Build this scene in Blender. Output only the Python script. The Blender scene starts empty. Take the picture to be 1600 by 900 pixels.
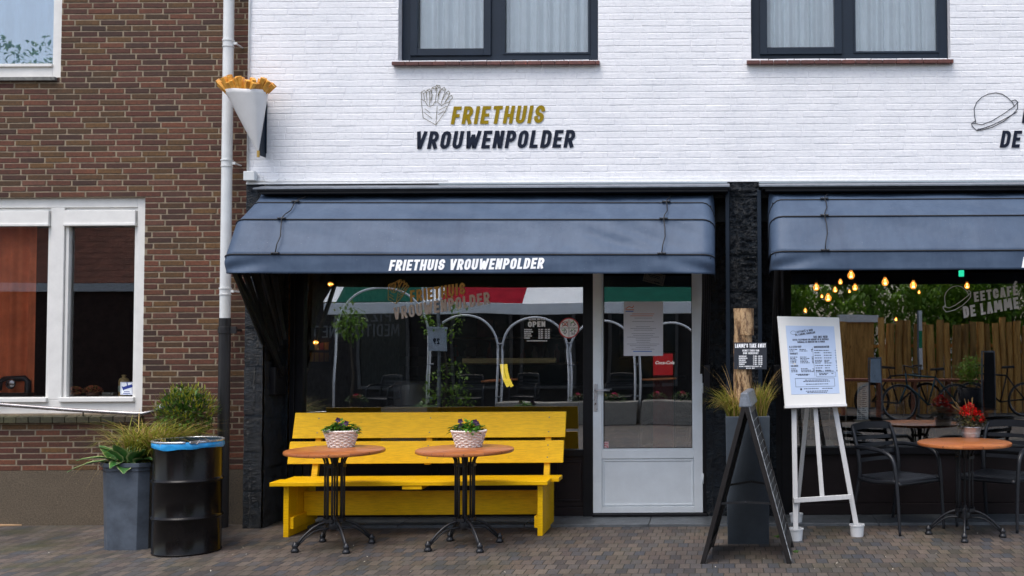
import bpy, bmesh, math, random
from mathutils import Vector, Matrix, noise
R = math.radians
random.seed(7)
scene = bpy.context.scene
col = scene.collection

# ------------------------------------------------------------------ camera
FPX, HC, DC = 1680.0, 1.6, 9.2
PITCH, ROLL = R(2.2), R(0.3)
cam_d = bpy.data.cameras.new('camera')
cam = bpy.data.objects.new('camera', cam_d); col.objects.link(cam)
cam_d.sensor_width = 36.0; cam_d.lens = 36.0 * FPX / 1600.0
cam_d.shift_x = -330 / 1600.0
cam_d.shift_y = 12.5 / 1600.0
cam_d.clip_start = 0.05; cam_d.clip_end = 600
CAM_LOC = Vector((0, -DC, HC))
CAM_ROT = (Matrix.Rotation(R(90) + PITCH, 3, 'X') @ Matrix.Rotation(-ROLL, 3, 'Z'))
cam.matrix_world = Matrix.Translation(CAM_LOC) @ CAM_ROT.to_4x4()
scene.camera = cam

# ------------------------------------------------------------------ daylight
SUN_EL, SUN_AZ = R(66), R(-152)       # azimuth: direction towards the sun, measured from +Y clockwise
world = bpy.data.worlds.new('World'); scene.world = world; world.use_nodes = True
wn = world.node_tree.nodes; wl = world.node_tree.links
wn.clear()
wo = wn.new('ShaderNodeOutputWorld'); wb = wn.new('ShaderNodeBackground')
sky = wn.new('ShaderNodeTexSky'); sky.sky_type = 'NISHITA'; sky.sun_disc = False
sky.sun_elevation = SUN_EL; sky.sun_rotation = SUN_AZ
sky.air_density = 1.0; sky.dust_density = 3.0; sky.ozone_density = 0.4
hs = wn.new('ShaderNodeHueSaturation'); hs.inputs['Saturation'].default_value = 0.78
wl.new(sky.outputs[0], hs.inputs['Color']); wl.new(hs.outputs[0], wb.inputs['Color'])
wb.inputs['Strength'].default_value = 0.15
wl.new(wb.outputs[0], wo.inputs['Surface'])
sun_d = bpy.data.lights.new('sun', 'SUN'); sun_d.energy = 0.8; sun_d.angle = R(35); sun_d.color = (1.0, 0.98, 0.955)
sun = bpy.data.objects.new('sun', sun_d); col.objects.link(sun)
sdir = Vector((math.sin(SUN_AZ) * math.cos(SUN_EL), math.cos(SUN_AZ) * math.cos(SUN_EL), math.sin(SUN_EL)))
sun.rotation_euler = (-sdir).to_track_quat('-Z', 'Y').to_euler()
sun.location = (0, -6, 12)
scene.view_settings.view_transform = 'Standard'
scene.view_settings.look = 'None'
scene.view_settings.gamma = 1.0
scene.view_settings.use_curve_mapping = False
scene.view_settings.exposure = 0.98
scene.cycles.max_bounces = 7
scene.cycles.transparent_max_bounces = 16
scene.cycles.sample_clamp_indirect = 4.0

# ------------------------------------------------------------------ measuring helpers
def ray(px, py):
    d = Vector((((px - 800) / 1600 + cam_d.shift_x) * 1600 / FPX, (-(py - 450) / 1600 + cam_d.shift_y) * 1600 / FPX, -1.0))
    return CAM_ROT @ d
def W(px, py, Y=0.0):
    """world point on the vertical plane at depth Y"""
    d = ray(px, py); t = (Y + DC) / d.y
    return CAM_LOC + d * t
def WX(px, py, Y=0.0): return W(px, py, Y).x
def WZ(px, py, Y=0.0): return W(px, py, Y).z
def G(px, py, z=0.0):
    d = ray(px, py); t = (z - HC) / d.z
    return CAM_LOC + d * t

# ------------------------------------------------------------------ materials
def nodes(name):
    m = bpy.data.materials.new(name); m.use_nodes = True
    nt = m.node_tree; return m, nt, nt.nodes['Principled BSDF']
def lin(c):
    return tuple(((v / 255) / 12.92 if v / 255 <= 0.04045 else ((v / 255 + 0.055) / 1.055) ** 2.4) for v in c)
def coords(nt, sc=(1, 1, 1)):
    tc = nt.nodes.new('ShaderNodeTexCoord'); mp = nt.nodes.new('ShaderNodeMapping')
    mp.inputs['Scale'].default_value = sc
    nt.links.new(tc.outputs['Object'], mp.inputs['Vector']); return mp.outputs[0]
def tex_noise(nt, vec, scale, detail=4, rough=0.6):
    n = nt.nodes.new('ShaderNodeTexNoise'); n.inputs['Scale'].default_value = scale
    n.inputs['Detail'].default_value = detail; n.inputs['Roughness'].default_value = rough
    if vec is not None: nt.links.new(vec, n.inputs['Vector'])
    return n
def ramp(nt, fac, stops):
    r = nt.nodes.new('ShaderNodeValToRGB'); e = r.color_ramp.elements
    while len(e) < len(stops): e.new(0.5)
    for k, (p, c) in enumerate(stops):
        e[k].position = p; e[k].color = tuple(c) + (1,) if len(c) == 3 else c
    nt.links.new(fac, r.inputs[0]); return r
def mixc(nt, fac, a, b, mode='MIX'):
    m = nt.nodes.new('ShaderNodeMix'); m.data_type = 'RGBA'; m.blend_type = mode
    for i, v in ((0, fac), (6, a), (7, b)):
        if hasattr(v, 'is_linked') or isinstance(v, bpy.types.NodeSocket): nt.links.new(v, m.inputs[i])
        else: m.inputs[i].default_value = v if i == 0 else (tuple(v) + (1,) if len(v) == 3 else v)
    return m.outputs[2]
def add_bump(nt, b, h, strength, dist=0.01, prev=None):
    bm_ = nt.nodes.new('ShaderNodeBump'); bm_.inputs['Strength'].default_value = strength
    bm_.inputs['Distance'].default_value = dist
    nt.links.new(h, bm_.inputs['Height'])
    if prev is not None: nt.links.new(prev, bm_.inputs['Normal'])
    nt.links.new(bm_.outputs[0], b.inputs['Normal']); return bm_.outputs[0]
def M(name, c, rough=0.5, metal=0.0, var=0.18, vs=6.0, bump=0.0, bs=80.0, bd=0.004, spec=0.5, sc=(1, 1, 1), rvar=0.12, coat=0.0, c2=None, sheen=0.0, lum=None):
    m, nt, b = nodes(name)
    v = coords(nt, sc)
    n = tex_noise(nt, v, vs, 6, 0.65)
    lo = tuple(x * (1 - var) for x in c) if c2 is None else c2
    hi = tuple(min(1, x * (1 + var)) for x in c)
    r = ramp(nt, n.outputs['Fac'], [(0.32, lo), (0.68, hi)])
    nt.links.new(r.outputs[0], b.inputs['Base Color'])
    mr = nt.nodes.new('ShaderNodeMapRange'); mr.inputs['To Min'].default_value = max(0.02, rough - rvar); mr.inputs['To Max'].default_value = min(1, rough + rvar)
    n2 = tex_noise(nt, v, vs * 3.3, 3); nt.links.new(n2.outputs['Fac'], mr.inputs['Value']); nt.links.new(mr.outputs[0], b.inputs['Roughness'])
    b.inputs['Metallic'].default_value = metal; b.inputs['Specular IOR Level'].default_value = spec
    b.inputs['Coat Weight'].default_value = coat
    if sheen: b.inputs['Sheen Weight'].default_value = sheen
    if bump:
        n3 = tex_noise(nt, v, bs, 5, 0.7); add_bump(nt, b, n3.outputs['Fac'], bump, bd)
    return m
def M_emit(name, c, s):
    m = bpy.data.materials.new(name); m.use_nodes = True; nt = m.node_tree; nt.nodes.clear()
    o = nt.nodes.new('ShaderNodeOutputMaterial'); e = nt.nodes.new('ShaderNodeEmission')
    e.inputs[0].default_value = tuple(c) + (1,); e.inputs[1].default_value = s
    nt.links.new(e.outputs[0], o.inputs[0]); return m
def M_glass(name, refl, tint=(0.9, 0.93, 0.93), rough=0.0, wob=0.0, emit=0.0):
    m = bpy.data.materials.new(name); m.use_nodes = True; nt = m.node_tree; nt.nodes.clear()
    o = nt.nodes.new('ShaderNodeOutputMaterial'); mx = nt.nodes.new('ShaderNodeMixShader')
    t = nt.nodes.new('ShaderNodeBsdfTransparent'); g = nt.nodes.new('ShaderNodeBsdfGlossy')
    t.inputs[0].default_value = tuple(tint) + (1,); g.inputs['Roughness'].default_value = rough
    fr = nt.nodes.new('ShaderNodeFresnel'); fr.inputs[0].default_value = 1.45
    ad = nt.nodes.new('ShaderNodeMath'); ad.operation = 'ADD'; ad.use_clamp = True; ad.inputs[1].default_value = refl
    nt.links.new(fr.outputs[0], ad.inputs[0]); nt.links.new(ad.outputs[0], mx.inputs[0])
    nt.links.new(t.outputs[0], mx.inputs[1]); nt.links.new(g.outputs[0], mx.inputs[2]); nt.links.new(mx.outputs[0], o.inputs[0])
    if emit:
        e = nt.nodes.new('ShaderNodeEmission'); e.inputs[0].default_value = (1, .36, .06, 1); e.inputs[1].default_value = emit; a_ = nt.nodes.new('ShaderNodeAddShader')
        nt.links.new(mx.outputs[0], a_.inputs[0]); nt.links.new(e.outputs[0], a_.inputs[1]); nt.links.new(a_.outputs[0], o.inputs[0])
    if wob:
        v = coords(nt); n = tex_noise(nt, v, 1.3, 1); bu = nt.nodes.new('ShaderNodeBump')
        bu.inputs['Strength'].default_value = 1.0; bu.inputs['Distance'].default_value = wob
        nt.links.new(n.outputs['Fac'], bu.inputs['Height']); nt.links.new(bu.outputs[0], g.inputs['Normal'])
    return m

# ------------------------------------------------------------------ mesh helpers
class MB:
    def __init__(s): s.v = []; s.f = []; s.c = None; s.mi = None
    def quad(s, a, b, c, d):
        n = len(s.v); s.v += [tuple(a), tuple(b), tuple(c), tuple(d)]; s.f.append((n, n + 1, n + 2, n + 3))
    def poly(s, pts):
        n = len(s.v); s.v += [tuple(p) for p in pts]; s.f.append(tuple(range(n, n + len(pts))))
    def box(s, x0, x1, y0, y1, z0, z1, rot=None, at=None):
        n = len(s.v)
        P = [Vector(p) for p in ((x0, y0, z0), (x1, y0, z0), (x1, y1, z0), (x0, y1, z0), (x0, y0, z1), (x1, y0, z1), (x1, y1, z1), (x0, y1, z1))]
        if rot is not None: P = [rot @ p for p in P]
        if at is not None: P = [p + Vector(at) for p in P]
        s.v += [tuple(p) for p in P]
        s.f += [tuple(n + i for i in f) for f in ((0, 3, 2, 1), (4, 5, 6, 7), (0, 1, 5, 4), (1, 2, 6, 5), (2, 3, 7, 6), (3, 0, 4, 7))]
    def hexa(s, P):
        """8 corners, bottom ring then top ring"""
        n = len(s.v); s.v += [tuple(p) for p in P]
        s.f += [tuple(n + i for i in f) for f in ((0, 3, 2, 1), (4, 5, 6, 7), (0, 1, 5, 4), (1, 2, 6, 5), (2, 3, 7, 6), (3, 0, 4, 7))]
    def bar(s, a, b, w, h, up=(0, 0, 1)):
        a = Vector(a); b = Vector(b); d = (b - a).normalized(); u = Vector(up)
        sx = d.cross(u)
        if sx.length < 1e-4: sx = d.cross(Vector((1, 0, 0)))
        sx.normalize(); u = sx.cross(d).normalized()
        P = []
        for p in (a, b):
            for i, j in ((-1, -1), (1, -1), (1, 1), (-1, 1)): P.append(p + sx * (w / 2 * i) + u * (h / 2 * j))
        s.hexa(P)
    def tube(s, pts, r, n=8, caps=True, flat=1.0, up=None):
        pts = [Vector(p) for p in pts]; k = len(pts)
        rs = r if isinstance(r, (list, tuple)) else [r] * k
        base = len(s.v); prev = None
        for i, p in enumerate(pts):
            d = (pts[min(i + 1, k - 1)] - pts[max(i - 1, 0)])
            if d.length < 1e-9: d = Vector((0, 0, 1))
            d.normalize()
            if prev is None:
                u = Vector(up) if up is not None else (Vector((0, 0, 1)) if abs(d.z) < 0.9 else Vector((1, 0, 0)))
                a = d.cross(u).normalized()
            else:
                a = prev - d * prev.dot(d)
                a = a.normalized() if a.length > 1e-6 else d.orthogonal().normalized()
            prev = a; b = d.cross(a).normalized()
            for j in range(n):
                t = 2 * math.pi * j / n
                s.v.append(tuple(p + a * (math.cos(t) * rs[i]) + b * (math.sin(t) * rs[i] * flat)))
        for i in range(k - 1):
            for j in range(n):
                a0 = base + i * n + j; a1 = base + i * n + (j + 1) % n
                s.f.append((a0, a1, a1 + n, a0 + n))
        if caps:
            s.f.append(tuple(base + j for j in range(n - 1, -1, -1)))
            s.f.append(tuple(base + (k - 1) * n + j for j in range(n)))
    def lathe(s, prof, c=(0, 0, 0), n=32, sx=1.0, sy=1.0, rot=None, close=False, cap=True):
        base = len(s.v); cc = Vector(c)
        for (r, z) in prof:
            for j in range(n):
                t = 2 * math.pi * j / n
                p = Vector((math.cos(t) * r * sx, math.sin(t) * r * sy, z))
                if rot is not None: p = rot @ p
                s.v.append(tuple(p + cc))
        for i in range(len(prof) - 1):
            for j in range(n):
                a0 = base + i * n + j; a1 = base + i * n + (j + 1) % n
                s.f.append((a0, a1, a1 + n, a0 + n))
        if prof[0][0] > 1e-5 and cap: s.f.append(tuple(base + j for j in range(n - 1, -1, -1)))
        if prof[-1][0] > 1e-5 and close: s.f.append(tuple(base + (len(prof) - 1) * n + j for j in range(n)))
    def prism(s, poly, y0, y1, axis='y'):
        """polygon (a,b) extruded along an axis"""
        def pt(a, b, c):
            return {'y': (a, c, b), 'x': (c, a, b), 'z': (a, b, c)}[axis]
        n = len(poly); base = len(s.v)
        s.v += [pt(a, b, y0) for a, b in poly] + [pt(a, b, y1) for a, b in poly]
        s.f.append(tuple(base + i for i in range(n - 1, -1, -1))); s.f.append(tuple(base + n + i for i in range(n)))
        for i in range(n):
            j = (i + 1) % n; s.f.append((base + i, base + j, base + n + j, base + n + i))
    def grid(s, nu, nv, fn):
        base = len(s.v)
        for i in range(nu + 1):
            for j in range(nv + 1): s.v.append(tuple(fn(i / nu, j / nv)))
        for i in range(nu):
            for j in range(nv):
                a = base + i * (nv + 1) + j; s.f.append((a, a + nv + 1, a + nv + 2, a + 1))
    def mesh(s, name, off=Vector((0, 0, 0)), smooth=False):
        me = bpy.data.meshes.new(name)
        me.from_pydata([(x - off.x, y - off.y, z - off.z) for x, y, z in s.v], [], s.f)
        if s.c is not None:
            a = me.attributes.new('tint', 'FLOAT_COLOR', 'POINT')
            flat = []
            for c in s.c: flat += [c[0], c[1], c[2], 1.0]
            a.data.foreach_set('color', flat)
        me.validate(); me.update()
        if smooth:
            for p in me.polygons: p.use_smooth = True
        return me
def wloc(o):
    v = Vector((0, 0, 0))
    while o is not None: v = v + o.location; o = o.parent
    return v
def tag(o, label=None, cat=None, group=None, kind=None):
    if label: o['label'] = label
    if cat: o['category'] = cat
    if group: o['group'] = group
    if kind: o['kind'] = kind
    return o
def thing(name, label, cat, loc=(0, 0, 0), group=None, rz=0.0):
    o = bpy.data.objects.new(name, None); col.objects.link(o); o.empty_display_size = 0.1
    o.location = loc; o.rotation_euler = (0, 0, rz)
    return tag(o, label, cat, group)
def build(mb, name, mat, parent=None, bevel=0.0, smooth=False, local=False, loc=None, label=None, auto=False, segs=2):
    """mesh object; verts are in world space unless local"""
    off = Vector((0, 0, 0))
    if not local:
        off = wloc(parent) if parent is not None else Vector(loc or (0, 0, 0))
    me = mb.mesh(name, off, smooth)
    fix = bmesh.new(); fix.from_mesh(me); bmesh.ops.recalc_face_normals(fix, faces=fix.faces)
    if auto:
        for e in fix.edges:
            if len(e.link_faces) == 2 and e.calc_face_angle(0) > R(38): e.smooth = False
    fix.to_mesh(me); fix.free()
    me.materials.append(mat)
    o = bpy.data.objects.new(name, me); col.objects.link(o)
    if parent is not None: o.parent = parent
    elif loc is not None: o.location = loc
    if bevel:
        b = o.modifiers.new('bevel', 'BEVEL'); b.width = bevel; b.segments = segs; b.limit_method = 'ANGLE'; b.angle_limit = R(40)
        b.harden_normals = False
    if label: o['label'] = label
    return o
def solo(mb, name, mat, label, cat, loc, group=None, **k):
    return tag(build(mb, name, mat, None, loc=loc, **k), label, cat, group)
def struct(mb, name, mat, **k):
    return tag(build(mb, name, mat, None, **k), kind='structure')
def copy_tree(o, parent=None):
    c = o.copy(); col.objects.link(c)
    if parent is not None: c.parent = parent
    for ch in list(o.children): copy_tree(ch, c)
    return c
def dup(o, loc, rz, label):
    c = copy_tree(o); c.location = loc; c.rotation_euler = (0, 0, rz); c['label'] = label; return c

# ------------------------------------------------------------------ lettering
def arc(cx, cy, rx, ry, a0, a1, n=6):
    return [(cx + rx * math.cos(R(a0 + (a1 - a0) * i / n)), cy + ry * math.sin(R(a0 + (a1 - a0) * i / n))) for i in range(n + 1)]
_O = arc(.5, .75, .5, .25, 0, 180, 8) + arc(.5, .25, .5, .25, 180, 360, 8) + [(1, .75)]
GL = {
 'A': (1, [[(0, 0), (.38, 1), (.62, 1), (1, 0)], [(.18, .3), (.82, .3)]]),
 'B': (1, [[(0, 0), (0, 1), (.55, 1)] + arc(.55, .77, .4, .23, 80, -80, 5) + [(.55, .54), (0, .54)], [(.55, .54)] + arc(.55, .27, .45, .27, 80, -80, 6) + [(.55, 0), (0, 0)]]),
 'C': (1, [[(1, .7)] + arc(.5, .75, .5, .25, 0, 180, 8) + arc(.5, .25, .5, .25, 180, 360, 8) + [(1, .3)]]),
 'D': (1, [[(0, 0), (0, 1), (.45, 1)] + arc(.45, .7, .55, .3, 80, 0, 4) + arc(.45, .3, .55, .3, 0, -80, 4) + [(.45, 0), (0, 0)]]),
 'E': (.88, [[(1, 1), (0, 1), (0, 0), (1, 0)], [(0, .5), (.85, .5)]]),
 'F': (.85, [[(1, 1), (0, 1), (0, 0)], [(0, .48), (.85, .48)]]),
 'G': (1, [[(1, .72)] + arc(.5, .75, .5, .25, 0, 180, 8) + arc(.5, .25, .5, .25, 180, 360, 8) + [(1, .46), (.55, .46)]]),
 'H': (1, [[(0, 0), (0, 1)], [(1, 0), (1, 1)], [(0, .45), (1, .45)]]),
 'I': (0, [[(.5, 0), (.5, 1)]]),
 'J': (.9, [[(1, 1), (1, .25)] + arc(.5, .25, .5, .25, 0, -170, 7)]),
 'K': (1, [[(0, 0), (0, 1)], [(1, 1), (.05, .42)], [(.35, .6), (1, 0)]]),
 'L': (.85, [[(0, 1), (0, 0), (1, 0)]]),
 'M': (1.45, [[(0, 0), (0.06, 1), (.16, 1), (.46, .25), (.54, .25), (.84, 1), (.94, 1), (1, 0)]]),
 'N': (1, [[(0, 0), (0, 1), (.1, 1), (.9, 0), (1, 0), (1, 1)]]),
 'O': (1, [_O]),
 'P': (1, [[(0, 0), (0, 1), (.5, 1)] + arc(.5, .72, .5, .28, 80, -80, 6) + [(.5, .44), (0, .44)]]),
 'Q': (1, [_O, [(.55, .25), (1, -.03)]]),
 'R': (1, [[(0, 0), (0, 1), (.5, 1)] + arc(.5, .72, .5, .28, 80, -80, 6) + [(.5, .44), (0, .44)], [(.5, .44), (1, 0)]]),
 'S': (1, [arc(.5, .76, .48, .24, 10, 180, 7) + arc(.5, .72, .48, .22, 190, 262, 3) + arc(.5, .26, .5, .24, 80, -180, 10)]),
 'T': (.95, [[(0, 1), (1, 1)], [(.5, 1), (.5, 0)]]),
 'U': (1, [[(0, 1), (0, .25)] + arc(.5, .25, .5, .25, 190, 350, 8) + [(1, .25), (1, 1)]]),
 'V': (1.05, [[(0, 1), (.42, 0), (.58, 0), (1, 1)]]),
 'W': (1.5, [[(0, 1), (.2, 0), (.28, 0), (.48, .75), (.52, .75), (.72, 0), (.8, 0), (1, 1)]]),
 'X': (1, [[(0, 0), (1, 1)], [(0, 1), (1, 0)]]),
 'Y': (1, [[(0, 1), (.5, .45), (1, 1)], [(.5, .45), (.5, 0)]]),
 'Z': (.95, [[(0, 1), (1, 1), (.95, .9), (.05, .1), (0, 0), (1, 0)]]),
 '0': (1, [_O]), '1': (.5, [[(0, .8), (.6, 1), (.6, 0)]]),
 '2': (1, [arc(.5, .75, .5, .25, 170, -10, 7) + [(0, .05), (0, 0), (1, 0)]]),
 '3': (1, [arc(.5, .76, .48, .24, 160, -80, 7), arc(.5, .27, .5, .27, 90, -160, 8)]),
 '4': (1, [[(.7, 0), (.7, 1), (0, .3), (1, .3)]]),
 '5': (1, [[(1, 1), (.1, 1), (.05, .55)] + arc(.5, .3, .5, .3, 110, -160, 9)]),
 '6': (1, [[(.85, 1), (.1, .45)] + arc(.5, .28, .5, .28, 160, -190, 12)]),
 '7': (1, [[(0, 1), (1, 1), (.35, 0)]]),
 '8': (1, [arc(.5, .76, .44, .24, 0, 360, 10), arc(.5, .26, .5, .26, 0, 360, 10)]),
 '9': (1, [[(.15, 0), (.9, .55)] + arc(.5, .72, .5, .28, -20, 330, 12)]),
 '&': (1.1, [[(1, .3), (.6, 0), (.3, 0), (0, .2), (0, .35), (.7, .75), (.65, .95), (.4, 1), (.2, .85), (.25, .7), (1, 0)]]),
 "'": (0, [[(.5, .8), (.5, 1)]]), '.': (0, [[(.5, 0), (.5, .04)]]), ',': (0, [[(.5, -.12), (.5, .04)]]),
 '-': (.6, [[(0, .5), (1, .5)]]), ':': (0, [[(.5, .15), (.5, .2)], [(.5, .7), (.5, .75)]]), '/': (.7, [[(0, 0), (1, 1)]]),
}
def stroke_quads(pts, t, cap=True):
    """2D centreline -> list of left/right pairs with mitred joints"""
    P = [Vector(p) for p in pts]; Q = [P[0]]
    for p in P[1:]:
        if (p - Q[-1]).length > 1e-5: Q.append(p)
    P = Q
    if len(P) < 2: return []
    closed = len(P) > 3 and (P[0] - P[-1]).length < 1e-4
    if cap and not closed:
        P[0] = P[0] - (P[1] - P[0]).normalized() * t * .5; P[-1] = P[-1] + (P[-1] - P[-2]).normalized() * t * .5
    if closed: P = P[:-1]
    n = len(P); out = []
    for i in range(n):
        a = P[i] - P[i - 1] if (i > 0 or closed) else P[1] - P[0]
        b = P[(i + 1) % n] - P[i] if (i < n - 1 or closed) else a
        a = a.normalized(); b = b.normalized()
        na = Vector((-a.y, a.x)); nb = Vector((-b.y, b.x)); m = na + nb
        if m.length < 0.2: m = na
        m.normalize(); k = min(1.7, 1 / max(0.3, m.dot(na)))
        out.append((P[i] + m * (t / 2 * k), P[i] - m * (t / 2 * k)))
    if closed: out.append(out[0])
    return out
def text_strokes(s, h=1.0, t=0.17, wf=0.46, gap=0.13):
    """centrelines in units of h; returns (strokes, width)"""
    x = 0.0; S = []
    for ch in s:
        acc = ch in 'É'
        if acc: ch = 'E'
        if ch == ' ': x += 0.32; continue
        if ch not in GL: continue
        w, st = GL[ch]; wd = w * wf
        cw = max(wd - t, 0) if wd > 0 else 0
        for s_ in st:
            S.append([(x + t / 2 + (u * cw if w > 0 else 0), t / 2 + v * (1 - t)) for u, v in s_])
        if acc: S.append([(x + wd * .45, 1.13), (x + wd * .7, 1.3)])
        x += (wd if w > 0 else t) + gap
    return [[(a * h, b * h) for a, b in s_] for s_ in S], (x - gap) * h
def lettering(mb, s, origin, xdir, ydir, ndir, h, width=None, t=0.17, wf=0.46, gap=0.13, shear=0.0, lift=0.0, step=0.0002):
    S, w = text_strokes(s, h, t, wf, gap)
    k = (width / w) if width else 1.0
    o = Vector(origin); X = Vector(xdir); Y = Vector(ydir); N = Vector(ndir)
    for i, st in enumerate(S):
        pr = stroke_quads(st, t * h)
        n = Vector(N) * (lift + step * (i % 5))
        for j in range(len(pr) - 1):
            q = len(mb.v); nj = n + Vector(N) * (.00003 * (j % 6))
            for p in (pr[j][0], pr[j][1], pr[j + 1][1], pr[j + 1][0]): mb.v.append(tuple(o + X * ((p.x + shear * p.y) * k) + Y * p.y + nj))
            mb.f.append((q, q + 1, q + 2, q + 3))
    return w * k
def letter_px(mb, s, a, b, hpx, Y, t=0.17, shear=0.17, lift=0.0, **k):
    """letters on the vertical plane Y from baseline start a to baseline end b (photo measurements)"""
    A = W(a[0], a[1], Y); B = W(b[0], b[1], Y); d = B - A; w = d.length; X = d.normalized()
    U = Vector((-X.z, 0, X.x)); h = hpx * (DC + Y) / FPX
    lettering(mb, s, A, X, U, (0, -1, 0), h, width=w - shear * h * 0.8, t=t, shear=shear, lift=lift, **k)
def draw(mb, strokes, t, fn, step=0.0002):
    for i, st in enumerate(strokes):
        pr = stroke_quads(st, t); base = len(mb.v)
        for a, b in pr:
            for p in (a, b): mb.v.append(tuple(fn(p.x, p.y, step * (i % 7))))
        for j in range(len(pr) - 1):
            q = base + 2 * j; mb.f.append((q, q + 1, q + 3, q + 2))
def px_plane(Y, lift=0.003):
    return lambda x, y, dz: W(x, y, Y - lift - dz)

# ================================================================== MATERIALS
m_frame_w = M('white_window_paint', (0.72, 0.71, 0.68), .35, var=.06, vs=9, bump=.15, bs=120, bd=.001)
m_anth = M('anthracite_window_profile', (0.009, 0.017, 0.031), .42, var=.12, vs=5, spec=.28)
m_black = M('black_shopfront_paint', (0.006, 0.006, 0.008), .42, var=.3, vs=7, bump=.1, bs=60, bd=.001, spec=.22)
m_brownblk = M('brown_black_panel', (0.014, 0.009, 0.010), .5, var=.25, vs=5, spec=.25)
m_door = M('grey_door_paint', (0.72, 0.77, 0.80), .42, var=.05, vs=7, bump=.1, bs=90, bd=.001)
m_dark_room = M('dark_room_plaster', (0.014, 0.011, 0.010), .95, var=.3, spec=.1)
m_glass = M_glass('window_glass', 0.29, (0.96, 0.975, 0.975), wob=.0011)
m_glass_cafe = M_glass('cafe_window_glass', 0.19, (0.96, 0.975, 0.975), wob=.0009)
m_glass_house = M_glass('house_window_glass', 0.065, (0.985, 0.99, 0.99), wob=.0005)
m_glass_up = M_glass('upper_window_glass', 0.04, (0.97, 0.985, 0.99))
m_zinc = M('weathered_zinc', (0.20, 0.22, 0.25), .38, .6, var=.25, vs=9, bump=.1, bs=40, bd=.002)
m_steel = M('brushed_steel_tube', (0.36, 0.34, 0.34), .25, .9, var=.2, vs=14)
m_pipe_w = M('white_pvc_pipe', (0.66, 0.68, 0.68), .4, var=.07, vs=9)
m_pipe_b = M('black_pvc_pipe', (0.012, 0.012, 0.014), .4, var=.2)
m_black_metal = M('black_cast_iron', (0.014, 0.015, 0.018), .38, .2, var=.3, vs=22, bump=.2, bs=90, bd=.001)
m_curtain = M('white_sheer_curtain', (0.84, 0.87, 0.88), .9, var=.05)
m_white_letter = M('white_vinyl_letters', (0.92, 0.93, 0.95), .5, var=.03)
m_black_letter = M('dark_navy_wall_paint', (0.012, 0.017, 0.032), .7, var=.3, vs=40, spec=.12)
m_ochre_letter = M('ochre_wall_paint', (0.27, 0.185, 0.006), .7, var=.15, vs=40, spec=.15)

def m_tinted(name, rough, bump, bs, rest=1.0, bd=.003):
    m, nt, b = nodes(name)
    at = nt.nodes.new('ShaderNodeAttribute'); at.attribute_name = 'tint'
    v = coords(nt); n = tex_noise(nt, v, 45, 5, .7)
    r = ramp(nt, n.outputs['Fac'], [(.28, (.55, .52, .50)), (.72, (1.3, 1.25, 1.2))])
    c = mixc(nt, 1.0, at.outputs['Color'], r.outputs[0], 'MULTIPLY')
    n4 = tex_noise(nt, v, 1.1, 4, .6); r4 = ramp(nt, n4.outputs['Fac'], [(.35, (.78, .78, .78)), (.65, (1.1, 1.1, 1.1))])
    c = mixc(nt, 1.0, c, r4.outputs[0], 'MULTIPLY')
    nt.links.new(c, b.inputs['Base Color']); b.inputs['Roughness'].default_value = rough
    n3 = tex_noise(nt, v, bs, 6, .75); add_bump(nt, b, n3.outputs['Fac'], bump, bd)
    return m
m_brick = m_tinted('fired_clay_brick', .75, .7, 110)
m_mortar = M('grey_lime_mortar', (0.245, 0.195, 0.135), .95, var=.3, vs=14, bump=.8, bs=160, bd=.003)
m_concrete = M('washed_gravel_plinth', (0.100, 0.076, 0.050), .85, var=.45, vs=90, bump=.8, bs=140, bd=.004)

# white painted brick: paint skin with drips, a little dirt below sills
m_whitewall, nt, b = nodes('white_painted_brick')
v = coords(nt); n = tex_noise(nt, v, 2.2, 7, .7)
r = ramp(nt, n.outputs['Fac'], [(.3, (.70, .71, .74)), (.62, (.80, .80, .82))])
nn = tex_noise(nt, v, 26, 4, .7); r2 = ramp(nt, nn.outputs['Fac'], [(.30, (.88, .88, .90)), (.5, (1, 1, 1))])
nt.links.new(mixc(nt, 1.0, r.outputs[0], r2.outputs[0], 'MULTIPLY'), b.inputs['Base Color']); b.inputs['Roughness'].default_value = .55
n3 = tex_noise(nt, coords(nt, (1, 1, 2.6)), 16, 6, .65); add_bump(nt, b, n3.outputs['Fac'], .4, .009)

# split-face black stone
m_stone, nt, b = nodes('black_split_face_stone')
v = coords(nt); n = tex_noise(nt, v, 9, 6, .7)
r = ramp(nt, n.outputs['Fac'], [(.3, (.008, .011, .016)), (.7, (.024, .033, .044))])
nt.links.new(r.outputs[0], b.inputs['Base Color']); b.inputs['Roughness'].default_value = .2; b.inputs['Specular IOR Level'].default_value = .55
n3 = tex_noise(nt, coords(nt, (1, 1, 1.9)), 14, 9, .72); n3.inputs['Distortion'].default_value = .8; add_bump(nt, b, n3.outputs['Fac'], 1.0, .075)

m_slab = M('blue_stone_slab', (0.085, 0.095, 0.105), .42, var=.25, vs=12, bump=.2, bs=60, bd=.002)

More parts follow.
